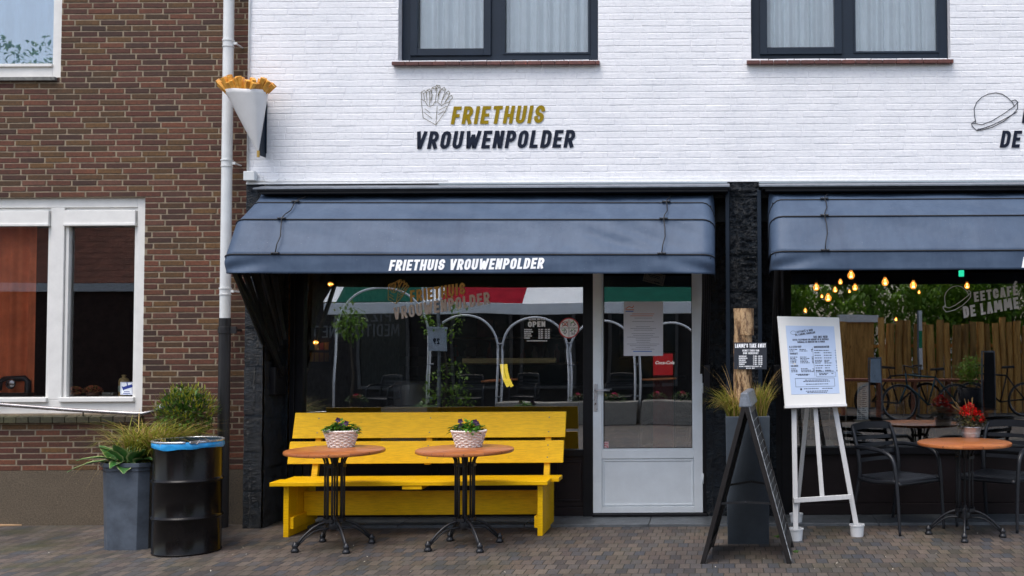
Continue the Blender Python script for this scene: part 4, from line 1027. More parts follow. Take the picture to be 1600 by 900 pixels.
def bistro():
    t = thing('bistro_table', 'round teak bistro table on black iron base before the left half of the yellow bench', 'table', (0, 0, 0), 'round bistro tables')
    rt = .374; H = .752
    mb = MB(); prof = [(0, H - .028), (rt - .012, H - .028), (rt - .003, H - .024), (rt, H - .014), (rt - .003, H - .004), (rt - .010, H), (0, H)]
    mb.lathe(prof, n=72); build(mb, 'table_top', m_ttop, t, local=True, smooth=True, auto=True)
    mb = MB(); mb.box(-.16, .16, -.02, .02, H - .046, H - .0285); mb.box(-.02, .02, -.16, .16, H - .047, H - .0285)
    mb.lathe([(0, .62), (.020, .62), (.026, .66), (.022, .70), (.03, H - .03)], n=16); build(mb, 'top_bracket', m_black_metal, t, local=True, bevel=.004)
    for k in range(4):
        a = R(45 + 90 * k); ux, uy = math.cos(a), math.sin(a)
        for s in (-1, 1):
            ox, oy = -uy * s * .017, ux * s * .017
            P = [(ux * r0 + ox, uy * r0 + oy, z) for r0, z in ((.070, .20), (.070, .40), (.070, .62), (.074, .66), (.088, .69), (.120, .712), (.15, H - .031))]
            mb = MB(); mb.tube(P, .0075, 10); build(mb, 'column_rod', m_black_metal, t, local=True, smooth=True)
    mb = MB()
    for z in (.63, .215):
        for k in range(4):
            a = R(45 + 90 * k); mb.box(-.028, .028, -.012, .012, z - .012, z + .012, rot=Matrix.Rotation(a + math.pi / 2, 3, 'Z'), at=(math.cos(a) * .07, math.sin(a) * .07, 0))
    mb.lathe([(0, .13), (.02, .13), (.045, .145), (.05, .165), (.045, .20), (.03, .215), (.014, .24), (0, .25)], n=20); mb.lathe([(0, .20), (.008, .20), (.008, .62), (0, .62)], n=8)
    build(mb, 'hub', m_black_metal, t, local=True, smooth=True, auto=True)
    for k in range(4):
        a = R(90 * k); ux, uy = math.cos(a), math.sin(a); w = 0.0
        def q(r0, z): return Vector((ux * r0, uy * r0, z))
        mb = MB(); up = [(.035, .205), (.07, .202), (.115, .19), (.165, .165), (.215, .125), (.255, .085), (.28, .05)]; lo = [(.03, .150), (.07, .150), (.115, .150), (.16, .137), (.205, .105), (.24, .075), (.272, .048)]
        mb.tube([q(*p) for p in up], [.012, .011, .010, .0095, .0095, .010, .011], 10); mb.tube([q(*p) for p in lo], [.009, .008, .007, .007, .007, .008, .010], 8)
        for p1, p2 in zip(up[:], lo[:]):
            pass
        web = MB()
        lg = build(mb, 'leg', m_black_metal, t, local=True, smooth=True)
        mb = MB(); mb.lathe([(0, 0), (.026, 0), (.030, .006), (.030, .016), (.024, .024), (.019, .032), (.024, .044), (.024, .054), (.016, .062), (.012, .075), (0, .078)], q(.29, 0), n=18); build(mb, 'foot', m_black_metal, lg, local=True, smooth=True)
    return t
bt = bistro(); bt.location = (-3.0, -.87, 0); bt.rotation_euler = (0, 0, R(37))
bt2 = dup(bt, (-2.0, -.86, 0), R(36), 'round teak bistro table on black iron base before the right half of the yellow bench')
bt3 = dup(bt, (1.93, -.52, 0), R(-14), 'round teak bistro table between the two black armchairs')

# ================================================================== PLANT HELPERS
def leaf(mb, p, d, up, L, w, bend=.3, seg=3, cup=.15):
    p = Vector(p); d = Vector(d).normalized(); s = d.cross(Vector(up))
    if s.length < .01: s = d.orthogonal()
    s.normalize(); n = s.cross(d).normalized(); base = len(mb.v); k = 0
    prof = (0.15, .9, 1.0, .55, 0.02) if seg == 4 else ((.15, .95, .75, .02) if seg == 3 else (.2, 1, .02))
    for i in range(seg + 1):
        f = i / seg; c_ = p + d * (L * f) - n * (bend * L * f * f); ww = w * prof[i] / 2
        mb.v += [tuple(c_ - s * ww + n * ww * cup), tuple(c_ - n * ww * cup), tuple(c_ + s * ww + n * ww * cup)]
    for i in range(seg):
        a = base + 3 * i; mb.f += [(a, a + 1, a + 4, a + 3), (a + 1, a + 2, a + 5, a + 4)]
def rdir(rr, zmin=-1, zmax=1):
    z = rr.uniform(zmin, zmax); a = rr.uniform(0, 6.283); q = math.sqrt(max(0, 1 - z * z)); return Vector((q * math.cos(a), q * math.sin(a), z))
def blade(mb, p, a, L, w, out, rr, seg=6, droop=1.0):
    p = Vector(p); d = Vector((math.cos(a), math.sin(a), 0)); s = Vector((-d.y, d.x, 0)); base = len(mb.v)
    for i in range(seg + 1):
        f = i / seg; c_ = p + d * (out * L * f * f * .9 + .05 * L * f) + Vector((0, 0, L * (f * .95 - droop * .55 * f ** 3))); ww = w * (1 - f) ** .6 / 2 + .0004
        mb.v += [tuple(c_ - s * ww), tuple(c_ + s * ww)]
    for i in range(seg):
        q = base + 2 * i; mb.f.append((q, q + 1, q + 3, q + 2))
def m_leaf(name, c, c2, rough=.5, sss=.0, trans=.0):
    m, nt, b = nodes(name); at = nt.nodes.new('ShaderNodeNewGeometry')
    v = coords(nt); n = tex_noise(nt, v, 28, 3); r = ramp(nt, n.outputs['Fac'], [(.35, c), (.65, c2)])
    r2 = ramp(nt, at.outputs['Random Per Island'], [(0, (.65, .65, .6)), (1, (1.35, 1.3, 1.2))])
    nt.links.new(mixc(nt, 1, r.outputs[0], r2.outputs[0], 'MULTIPLY'), b.inputs['Base Color']); b.inputs['Roughness'].default_value = rough
    if trans:
        tr = nt.nodes.new('ShaderNodeBsdfTranslucent'); mx = nt.nodes.new('ShaderNodeMixShader'); mx.inputs[0].default_value = trans
        nt.links.new(mixc(nt, 1, r.outputs[0], r2.outputs[0], 'MULTIPLY'), tr.inputs[0]); nt.links.new(b.outputs[0], mx.inputs[1]); nt.links.new(tr.outputs[0], mx.inputs[2]); nt.links.new(mx.outputs[0], nt.nodes['Material Output'].inputs[0])
    return m
m_gr1 = m_leaf('fresh_green_leaf', (.060, .19, .020), (.11, .28, .035), .42, trans=.25)
m_gr2 = m_leaf('dark_glossy_leaf', (.028, .085, .014), (.075, .16, .024), .35, trans=.15)
m_gr3 = m_leaf('yellow_green_grass', (.17, .22, .018), (.33, .32, .04), .55, trans=.3)
m_gr4 = m_leaf('straw_coloured_grass', (.40, .27, .10), (.50, .35, .14), .6, trans=.3)
m_purple = m_leaf('dark_violet_petal', (.020, .005, .03), (.05, .010, .07), .5)
m_soil = M('dark_potting_soil', (.02, .014, .010), .95, var=.4, vs=60, bump=1, bs=90)

# white wicker basket with pansies
m_wick = M('whitewashed_wicker', (.84, .79, .75), .65, var=.1, vs=60, c2=(.60, .48, .40))
def basket(label, seed, loc, flowers):
    t = thing('flower_basket', label, 'basket', (0, 0, 0), 'white wicker baskets of pansies')
    mb = MB(); rows = 9; H = .120; n = 22
    def rad(z): return .088 + .034 * (z / H)
    for j in range(rows):
        z = .006 + (H - .012) * j / (rows - 1); pts = []
        for i in range(n * 3 + 1):
            a = 2 * math.pi * i / (n * 3); k = math.sin(a * n / 2 + (j % 2) * math.pi) * .0045
            pts.append(((rad(z) + k) * math.cos(a) * 1.05, (rad(z) + k) * math.sin(a) * .8, z + .0015 * math.sin(i * 2.1 + j)))
        mb.tube(pts, .0078, 6, caps=False, flat=.85)
    for i in range(n):
        a = 2 * math.pi * (i + .5) / n; mb.tube([(rad(0) * math.cos(a) * 1.05, rad(0) * math.sin(a) * .8, 0), (rad(H) * math.cos(a) * 1.05, rad(H) * math.sin(a) * .8, H)], .004, 5)
    build(mb, 'wicker_bowl', m_wick, t, local=True, smooth=True)
    mb = MB()
    for k in range(2):
        pts = []
        for i in range(73):
            a = 2 * math.pi * i / 72; w = .006 * math.sin(a * 18 + k * math.pi); pts.append(((rad(H) + .004 + w * .4) * math.cos(a) * 1.05, (rad(H) + .004 + w * .4) * math.sin(a) * .8, H + .004 + w * .5))
        mb.tube(pts, .0085, 6, caps=False)
    build(mb, 'rim', m_wick, t, local=True, smooth=True)
    mb = MB(); mb.lathe([(0, .09), (.105, .09)], n=20, sx=1.0, sy=.8); mb.lathe([(0, .004), (.085, .004)], n=20, sy=.8); build(mb, 'soil', m_soil, t, local=True)
    rr = random.Random(seed); mb = MB()
    for i in range(420):
        c_ = rr.random() ** .5; a = rr.uniform(0, 6.283); lump = .85 + .35 * math.sin(a * 3 + seed)
        p = Vector((c_ * .115 * math.cos(a) * lump, c_ * .085 * math.sin(a) * lump, .115 + rr.random() * .085 * (1.15 - .7 * c_)))
        d = Vector((math.cos(a) * (.5 + c_), math.sin(a) * (.5 + c_), rr.uniform(-.1, .9)))
        leaf(mb, p, d, (0, 0, 1), rr.uniform(.030, .052), rr.uniform(.018, .028), bend=rr.uniform(.1, .6))
    build(mb, 'foliage', m_gr1, t, local=True, smooth=True)
    for (fx, fz) in flowers:
        mb = MB(); c_ = Vector((fx, -.045, fz))
        for q in range(5):
            a = R(72 * q + 18 + seed * 9); d = Vector((math.cos(a), -.25, math.sin(a))); leaf(mb, c_, d, (0, -1, .2), .024, .024, bend=.1, seg=3)
        build(mb, 'flower', m_purple, t, local=True, smooth=True)
    t.location = loc; return t
zt = .752
p1 = G(531, 699, zt); p2 = G(731, 699, zt)
basket('white wicker basket of pansies on the leftmost bistro table', 2, (p1.x, p1.y + .03, zt), [(-.01, .215), (.055, .19), (.01, .17)])
basket('white wicker basket of violet pansies on the middle bistro table', 5, (p2.x, p2.y + .03, zt), [(-.055, .205), (.06, .20), (-.05, .165), (.075, .185)])
# tin bucket with red geranium
p3 = G(1518, 683, zt); gt = thing('geranium_pot', 'small zinc bucket of red geraniums on the table between the chairs', 'potted plant', (0, 0, 0))
mb = MB(); mb.lathe([(0, .0), (.070, 0), (.072, .004), (.076, .03), (.079, .032), (.079, .037), (.077, .039), (.085, .078), (.089, .082), (.087, .087), (.080, .084), (.078, .05), (0, .05)], n=36); build(mb, 'bucket', M('galvanised_bucket', (.62, .56, .54), .32, .6, var=.25, vs=25), gt, local=True, smooth=True, auto=True)
mb = MB()
for s in (-1, 1): mb.tube([(s * .084, 0, .068), (s * .105, 0, .075), (s * .112, 0, .095), (s * .10, 0, .11), (s * .086, 0, .10)], .0035, 6)
build(mb, 'handle', m_steel, gt, local=True, smooth=True)
rr = random.Random(77); mb = MB()
for i in range(300):
    a = rr.uniform(0, 6.283); q = rr.random() ** .5; h = rr.random(); p = Vector((q * .125 * math.cos(a), q * .10 * math.sin(a), .085 + h * .095)); d = Vector((math.cos(a), math.sin(a), rr.uniform(-.2, .9)))
    leaf(mb, p, d, (0, 0, 1), rr.uniform(.02, .036), rr.uniform(.02, .032), bend=.3)
build(mb, 'foliage', m_leaf('olive_geranium_leaf', (.05, .07, .025), (.12, .10, .04), .5, trans=.15), gt, local=True, smooth=True)
m_red = m_leaf('scarlet_petal', (.72, .008, .010), (.88, .02, .016), .5, trans=.2)
for (fx, fy, fz, fr) in ((-.012, -.03, .235, .055), (-.055, -.02, .215, .045), (.045, -.05, .170, .050), (.085, -.03, .150, .022), (.02, .02, .215, .035)):
    mb = MB()
    for i in range(120): d = rdir(rr, -.7, 1); leaf(mb, Vector((fx, fy, fz)) + d * fr * rr.uniform(.6, 1), (d + rdir(rr) * .5), (0, 0, 1), .016, .016, bend=.2, seg=2)
    build(mb, 'flower', m_red, gt, local=True, smooth=True)
mb = MB()
for i in range(12):
    a = rr.uniform(0, 6.28); mb.tube([(.0, 0, .08), (-.03 + .05 * math.cos(a), .05 * math.sin(a), .20), (-.06 + .10 * math.cos(a), .08 * math.sin(a), rr.uniform(.25, .34))], [.002, .0018, .0015], 5)
build(mb, 'dry_stems', m_gr4, gt, local=True)
gt.location = (p3.x, p3.y + .02, zt)

# ================================================================== OIL DRUM
m_drum = M('black_gloss_drum_paint', (.006, .005, .005), .20, var=.3, vs=4, spec=.2, rvar=.05)
gd = G(293, 871, 0); dr0 = Vector((WX(293, 780, gd.y + .243), gd.y + .243, 0))
dr = thing('oil_drum_bin', 'black steel oil drum used as litter bin with blue bag rim', 'bin', dr0)
rd = .240; mb = MB(); Hd = .835
pf = [(0, .012), (rd - .012, .012), (rd - .004, 0), (rd + .003, 0), (rd + .004, .012), (rd, .018)]
for z in (.27, .545): pf += [(rd, z - .02), (rd + .004, z - .012), (rd + .012, z - .004), (rd + .013, z), (rd + .012, z + .004), (rd + .004, z + .012), (rd, z + .02)]
pf += [(rd, Hd), (rd - .004, Hd), (rd - .004, .03), (0, .03)]
mb.lathe(pf, dr0, n=64); build(mb, 'drum', m_drum, dr, smooth=True, auto=True)
mb = MB(); rr = random.Random(12); n = 120
def bag(u, v_):
    a = 2 * math.pi * u; z = Hd + .006 - v_ * (.052 + .008 * noise.noise(Vector((math.cos(a) * 2.2, math.sin(a) * 2.2, 0))) + .005 * math.sin(a * 3))
    r0 = rd + .004 + .006 * math.sin(math.pi * v_ * .9) * (1 + .8 * noise.noise(Vector((math.cos(a) * 9, math.sin(a) * 9, v_ * 2)))) + .002 * v_
    return dr0 + Vector((r0 * math.cos(a), r0 * math.sin(a), z))
mb.grid(n, 8, bag)
build(mb, 'bin_bag', M('sky_blue_plastic_bag', (.020, .32, .70), .38, var=.25, vs=12, bump=.4, bs=14, bd=.01), dr, smooth=True)
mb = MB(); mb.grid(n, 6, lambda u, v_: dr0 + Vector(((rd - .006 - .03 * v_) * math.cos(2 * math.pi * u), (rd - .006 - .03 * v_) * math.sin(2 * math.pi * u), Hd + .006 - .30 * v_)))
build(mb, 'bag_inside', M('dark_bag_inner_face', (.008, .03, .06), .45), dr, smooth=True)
mb = MB(); pts = [dr0 + Vector(((rd + .006) * math.cos(R(a)), (rd + .006) * math.sin(R(a)), Hd + .004)) for a in range(-62, 296, 6)]; mb.tube(pts, .0085, 8)
ring = build(mb, 'clamp_ring', M('galvanised_ring', (.60, .62, .64), .28, .8, var=.2, vs=30), dr, smooth=True)
mb = MB(); a0, a1 = R(-60), R(-40)
mb.bar(dr0 + Vector(((rd + .02) * math.cos(a0), (rd + .02) * math.sin(a0), Hd + .006)), dr0 + Vector(((rd + .012) * math.cos(R(-30)), (rd + .012) * math.sin(R(-30)), Hd + .010)), .010, .020); mb.tube([dr0 + Vector(((rd + .03) * math.cos(R(-52)), (rd + .03) * math.sin(R(-52)), Hd - .01)), dr0 + Vector(((rd + .02) * math.cos(R(-46)), (rd + .02) * math.sin(R(-46)), Hd + .02))], .006, 6)
build(mb, 'clamp_lever', m_steel, ring, bevel=.002)
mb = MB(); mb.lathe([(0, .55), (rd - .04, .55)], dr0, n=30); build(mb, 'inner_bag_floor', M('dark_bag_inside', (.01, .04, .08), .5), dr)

# ================================================================== LEFT GREY PLANTER + PLANTS
m_plz = M('blue_grey_zinc_planter', (.085, .105, .135), .5, .25, var=.3, vs=7, bump=.25, bs=60, bd=.002)
gp = G(205, 861, 0); pc = Vector((WX(207, 790, gp.y + .17), gp.y + .20, 0))
pl = thing('planter', 'chamfered blue grey zinc planter beside the black drum', 'planter', pc)
def chamf(h, c_): return [(-h, -h + c_), (-h + c_, -h), (h - c_, -h), (h, -h + c_), (h, h - c_), (h - c_, h), (-h + c_, h), (-h, h - c_)]
mb = MB()
def tier(z, h): return [(pc.x + x, pc.y + y, z) for x, y in chamf(h, .06)]
rings = [tier(0, .170), tier(.625, .182), tier(.630, .195), tier(.662, .195), tier(.662, .180), tier(.58, .175)]
b0 = len(mb.v)
for r_i in rings: mb.v += r_i
for k in range(5):
    for j in range(8): a = b0 + 8 * k + j; a2 = b0 + 8 * k + (j + 1) % 8; mb.f.append((a, a2, a2 + 8, a + 8))
build(mb, 'zinc_box', m_plz, pl, bevel=.003)
mb = MB(); mb.poly([(p[0], p[1], .60) for p in tier(0, .19)]); build(mb, 'soil', m_soil, pl)
ho = thing('hosta_plant', 'variegated hosta with cream edged leaves at the planter front', 'plant', pc + Vector((-.02, -.08, .60)))
m_hosta, nt, b = nodes('variegated_hosta_leaf')
tc = nt.nodes.new('ShaderNodeAttribute'); tc.attribute_name = 'tint'
nt.links.new(tc.outputs['Color'], b.inputs['Base Color']); b.inputs['Roughness'].default_value = .42
rr = random.Random(4); mb = MB(); mb.c = []
def hosta(mb, p, d, L, w, bend, up=(0, 0, 1)):
    p = Vector(p); d = Vector(d).normalized(); s = d.cross(Vector(up)).normalized(); n = s.cross(d).normalized(); base = len(mb.v); S = 8
    for i in range(S + 1):
        f = i / S; c_ = p + d * (L * f) - n * (bend * L * f * f); ww = w * (math.sin(math.pi * f ** .75) ** .8 if 0 < f < 1 else .03) / 2
        for q in (-1, -.72, -.3, 0, .3, .72, 1):
            mb.v.append(tuple(c_ + s * ww * q + n * (abs(q) * ww * .35 + .003 * math.sin(f * 20 + q * 3))))
            e = abs(q) > .8; k = rr.uniform(.8, 1.15); mb.c.append((.52 * k, .56 * k, .26 * k) if e else ((.045 * k, .16 * k, .035 * k) if abs(q) < .5 else (.07 * k, .20 * k, .04 * k)))
    for i in range(S):
        for j in range(6): a = base + 7 * i + j; mb.f.append((a, a + 1, a + 8, a + 7))
o3 = pc + Vector((-.02, -.12, .665))
for (dx, dy, dz, L, w, be, ox) in ((-1, -.5, .35, .25, .07, .5, -.08), (-.35, -.5, .9, .20, .10, .35, -.02), (.02, -.6, .95, .20, .09, .25, .0), (.25, -.7, -.15, .12, .11, .3, .02), (.6, -.45, .8, .20, .10, .3, .06), (-.8, -.6, .75, .22, .08, .55, -.05), (.9, -.4, .6, .16, .09, .4, .09), (.1, .2, 1, .18, .09, .3, .03), (-.5, .3, .8, .2, .09, .4, -.08), (.4, .4, .8, .2, .09, .4, .1), (-.1, -.9, .3, .12, .10, .5, -.01)):
    hosta(mb, o3 + Vector((ox, 0, -.01)), (dx, dy, dz), L * 1.12, w * 1.25, be)
build(mb, 'leaves', m_hosta, ho, smooth=True)
gs = thing('sedge_grass', 'arching yellow green sedge spilling over the grey planter', 'grass', pc + Vector((.05, .06, .60)))
mb = MB(); mb2 = MB()
for i in range(900):
    a = rr.uniform(0, 6.283) if i % 3 else rr.uniform(-.7, .5); p = pc + Vector((rr.uniform(-.08, .26), rr.uniform(-.08, .12), .60)); L = rr.uniform(.34, .60)
    blade(mb if rr.random() < .72 else mb2, p, a, L, rr.uniform(.006, .011), rr.uniform(.35, 1.15), rr, droop=rr.uniform(.35, 1.1))
build(mb, 'green_blades', m_gr3, gs); build(mb2, 'dry_blades', m_gr4, gs)
mb = MB()
for i in range(40):
    a = rr.uniform(2.2, 4.4); p = pc + Vector((rr.uniform(-.18, -.05), rr.uniform(-.1, .12), .60)); blade(mb, p, a, rr.uniform(.25, .4), .003, rr.uniform(.5, 1.0), rr, droop=rr.uniform(1.3, 2.4))
build(mb, 'hanging_straws', m_gr4, gs)
sb = thing('evergreen_bush', 'bushy evergreen shrub rising behind the black drum', 'shrub', (WX(292, 700, -.2), -.22, 0))
mb = MB(); cs = W(290, 640, -.22)
pot = MB(); pot.lathe([(0, 0), (.13, 0), (.17, .45), (.18, .47), (.165, .47), (.16, .44), (0, .44)], (cs.x, -.22, 0), n=24); build(pot, 'pot', M('dark_plastic_pot', (.02, .02, .022), .6), sb, smooth=True, auto=True)
for i in range(22):
    a = rr.uniform(0, 6.283); q = rr.uniform(.04, .15); tip = cs + Vector((math.cos(a) * q * 1.1, math.sin(a) * q * .9, rr.uniform(-.06, .17) - q * .3)); mb.tube([(cs.x, -.22, .42), (cs.x + math.cos(a) * q * .4, -.22 + math.sin(a) * q * .4, .65), tip], [.008, .005, .003], 5)
build(mb, 'stems', M('brown_green_stem', (.06, .045, .02), .8), sb, smooth=True)
mb = MB()
for i in range(1900):
    d = rdir(rr); lump = 1 + .25 * noise.noise(d * 2.2); q = rr.random() ** .33
    p = cs + Vector((d.x * .225 * lump * q, d.y * .18 * lump * q, -.045 + d.z * .215 * lump * q)); leaf(mb, p, d + rdir(rr) * .8 + Vector((0, 0, .3)), (0, 0, 1), rr.uniform(.03, .055), rr.uniform(.014, .024), bend=.25)
build(mb, 'foliage', m_gr2, sb, smooth=True)
mb = MB()
for i in range(420):
    d = rdir(rr, -.1, 1); q = rr.uniform(.85, 1.15); p = cs + Vector((d.x * .235 * q, d.y * .18 * q, -.045 + d.z * .22 * q)); leaf(mb, p, d * .6 + Vector((rr.uniform(-.4, .4), 0, .9)), (0, 0, 1), rr.uniform(.03, .06), rr.uniform(.008, .014), bend=.15)
build(mb, 'young_shoots', m_gr3, sb, smooth=True)

# ================================================================== HANDRAIL, BOARD, STRAY PETALS
hr = thing('handrail', 'slanting brushed steel handrail in front of the lower white window', 'handrail', W(60, 640, .08))
mb = MB(); yh = .08; mb.tube([W(-260, 610, yh), W(0, 632, yh), W(110, 640.5, yh), W(205, 646, yh), W(222, 646.5, yh + .01), W(234, 644, yh + .05), W(250, 640, yh + .10)], .016, 14); build(mb, 'tube', m_steel, hr, smooth=True)
mb = MB(); c_ = W(251, 637, YB - .01); mb.lathe([(0, 0), (.035, 0), (.035, .008), (0, .010)], c_, n=20, rot=Matrix.Rotation(R(90), 3, 'X')); mb.tube([c_, W(246, 641, yh + .08)], .008, 8)
mb.tube([W(130, 642, yh), W(130, 650, YB)], .007, 8); build(mb, 'wall_bracket', m_steel, hr, smooth=True)
mb = MB(); a, b_, c_ = G(-60, 826), G(34, 821.5), G(8, 806.5)
mb.hexa([G(-60, 824), G(34, 821.5), G(12, 814), G(-60, 810), G(-60, 824) + Vector((0, 0, .02)), G(34, 821.5) + Vector((0, 0, .012)), G(12, 814) + Vector((0, 0, .012)), G(-60, 810) + Vector((0, 0, .02))])
lp = G(0, 818); solo(mb, 'wooden_board', M('bare_plywood', (.40, .25, .13), .7, var=.2, vs=9, sc=(1, 8, 8)), 'bare plywood board lying on the pavers at the left edge', 'board', lp, bevel=.002)
mb = MB(); rr = random.Random(91)
for i in range(70):
    p = G(rr.uniform(20, 1590), rr.uniform(826, 898)); leaf(mb, p + Vector((0, 0, .004)), Vector((rr.uniform(-1, 1), rr.uniform(-1, 1), .1)), (0, 0, 1), rr.uniform(.006, .02), rr.uniform(.005, .010), bend=-.2)
tag(build(mb, 'fallen_petals', m_leaf('pale_petal_litter', (.35, .33, .28), (.5, .48, .42), .8), None), kind='stuff')
def weed(px, py, n, s, label):
    p = G(px, py); mb = MB()
    for i in range(n): a = rr.uniform(0, 6.283); leaf(mb, p + Vector((rr.uniform(-s, s), rr.uniform(-s, s), 0)), Vector((math.cos(a), math.sin(a), rr.uniform(.2, 1.1))), (0, 0, 1), rr.uniform(.02, .045), .010, bend=.5)
    solo(mb, 'weed', m_gr1, label, 'weed', p)
weed(1222, 839, 60, .05, 'green weed tuft growing between pavers beside the easel foot')
weed(1243, 862, 14, .04, 'small weed tuft in the pavers right of the sandwich board')

# ================================================================== TALL PLANTER, LOG POST, SIGN
m_plt = M('slate_grey_tall_planter', (.055, .07, .088), .45, .1, var=.2, vs=5, bump=.15, bs=50, bd=.002)
gq = G(1163, 850.5, 0); tp0 = Vector((.185, gq.y + .17, 0))
tp = thing('tall_planter', 'tall square slate grey planter behind the sandwich board', 'planter', tp0)
h0, h1, Hp = .160, .172, .985; mb = MB()
def sq(h, z): return [tp0 + Vector((-h, -h, z)), tp0 + Vector((h, -h, z)), tp0 + Vector((h, h, z)), tp0 + Vector((-h, h, z))]
rg = [sq(h0, 0), sq(h1, Hp), sq(h1 - .02, Hp), sq(h1 - .022, Hp - .08)]; b0 = len(mb.v)
for r_i in rg: mb.v += [tuple(p) for p in r_i]
for k in range(3):
    for j in range(4): a = b0 + 4 * k + j; a2 = b0 + 4 * k + (j + 1) % 4; mb.f.append((a, a2, a2 + 4, a + 4))
build(mb, 'box', m_plt, tp, bevel=.005)
mb = MB(); mb.poly([p for p in sq(h1 - .021, Hp - .05)]); build(mb, 'soil', m_soil, tp)
m_bark, nt, b = nodes('stripped_bark_log')
v = coords(nt, (1, 1, .25)); n = tex_noise(nt, v, 17, 8, .75); r = ramp(nt, n.outputs['Fac'], [(.40, (.030, .016, .009)), (.48, (.20, .11, .05)), (.54, (.55, .37, .20)), (.61, (.13, .07, .04))])
nt.links.new(r.outputs[0], b.inputs['Base Color']); b.inputs['Roughness'].default_value = .85; add_bump(nt, b, n.outputs['Fac'], .9, .012)
lg0 = tp0 + Vector((-.025, .02, Hp - .05)); zlt = WZ(1164, 482, tp0.y); zlm = WZ(1164, 524, tp0.y)
lg = thing('log_post', 'upright bark log post standing in the tall planter', 'post', lg0)
mb = MB()
def logf(r0, z0_, z1_, sd, dx=0.0):
    def fn(u, v_):
        a = 2 * math.pi * u; z = z0_ + (z1_ - z0_) * v_; q = r0 * (1 + .07 * noise.noise(Vector((math.cos(a) * 1.6, math.sin(a) * 1.6, z * 4 + sd))) + .05 * noise.noise(Vector((math.cos(a) * 6, math.sin(a) * 6, z * 9 + sd))))
        return (lg0.x + dx + q * math.cos(a), lg0.y + q * math.sin(a), z)
    return fn
mb.grid(40, 30, logf(.074, lg0.z, zlm, 1, -.006)); mb.poly([logf(.074, 0, zlm, 1, -.006)(i / 40, 1) for i in range(40)]); build(mb, 'lower_log', m_bark, lg, smooth=True, auto=True)
mb = MB(); mb.grid(40, 16, logf(.079, zlm - .0, zlt, 5, .002)); mb.poly([logf(.079, 0, zlt, 5, .002)(i / 40, 1) for i in range(40)]); mb.poly([logf(.079, zlm, zlt, 5, .002)(i / 40, 0) for i in range(40)]); build(mb, 'upper_log', m_bark, lg, smooth=True, auto=True)
ysn = lg0.y - .088
ts = thing('takeaway_sign', 'small black takeaway sign with white hours nailed to the log', 'sign', W(1172, 556, ysn))
mb = MB(); quad_px(mb, 1147, 535, 1198, 577, ysn, .006); build(mb, 'board', M('black_sign_board', (.018, .022, .032), .5), ts)
mb = MB(); letter_px(mb, "LAMME'S TAKE AWAY", (1148.5, 543.5), (1196.5, 543), 6.3, ysn - .001, t=.20, wf=.42, gap=.10, shear=0)
letter_px(mb, 'GENIET THUIS VAN', (1160, 549.3), (1186, 549.3), 3.1, ysn - .001, t=.18, shear=0); letter_px(mb, 'ONS GERECHT', (1161, 553.4), (1185, 553.4), 3.1, ysn - .001, t=.18, shear=0)
for i, d in enumerate(('WOENSDAG', 'DONDERDAG', 'VRIJDAG', 'ZATERDAG', 'ZONDAG')):
    yy = 557.8 + 3.1 * i; letter_px(mb, d, (1154.5, yy), (1154.5 + 1.45 * len(d), yy), 2.2, ysn - .001, t=.2, shear=0); letter_px(mb, '17.00 - 20.00', (1176.5, yy), (1191, yy), 2.3, ysn - .001, t=.22, shear=0)
letter_px(mb, 'WWW.LAMMESTAKEAWAY.NL', (1155, 573.3), (1190, 573.3), 1.8, ysn - .001, t=.2, shear=0); letter_px(mb, '0118 59', (1166, 576.3), (1179, 576.3), 1.9, ysn - .001, t=.2, shear=0)
build(mb, 'lettering', m_white_letter, ts)
for nm, cx, lab, sd in (('ornamental_grass', -.10, 'arching ornamental grass left of the log in the tall planter', 3), ('ornamental_grass', .09, 'upright ornamental grass right of the log in the tall planter', 8)):
    g = thing(nm, lab, 'grass', tp0 + Vector((cx, 0, Hp - .05)), 'grasses in the tall planter'); rr = random.Random(sd); A_, B2, C2 = MB(), MB(), MB()
    for i in range(430):
        a = rr.uniform(0, 6.283); a = (math.pi + rr.gauss(0, .9)) if (cx < 0 and i % 5 < 3) else ((rr.gauss(0, .9)) if (cx > 0 and i % 5 < 2) else a)
        p = tp0 + Vector((cx + rr.uniform(-.055, .055), rr.uniform(-.12, .05), Hp - .05)); L = rr.uniform(.22, .40) * (1.0 if cx < 0 else .95)
        out = rr.uniform(.25, .85) if cx < 0 else rr.uniform(.1, .45); k = rr.random()
        blade(A_ if k < .6 else B2, p, a, L, rr.uniform(.004, .007), out, rr, droop=rr.uniform(.3, 1.2) if cx < 0 else rr.uniform(.1, .6))
    for i in range(9):
        a = (math.pi + rr.gauss(0, .6)) if cx < 0 else rr.gauss(0, .5); blade(C2, tp0 + Vector((cx, -.03, Hp - .04)), a, rr.uniform(.40, .55), .005, rr.uniform(.35, .7), rr, droop=.15)
    build(A_, 'green_blades', m_gr3, g); build(B2, 'dry_blades', m_gr4, g); build(C2, 'seed_stalks', m_gr4, g)

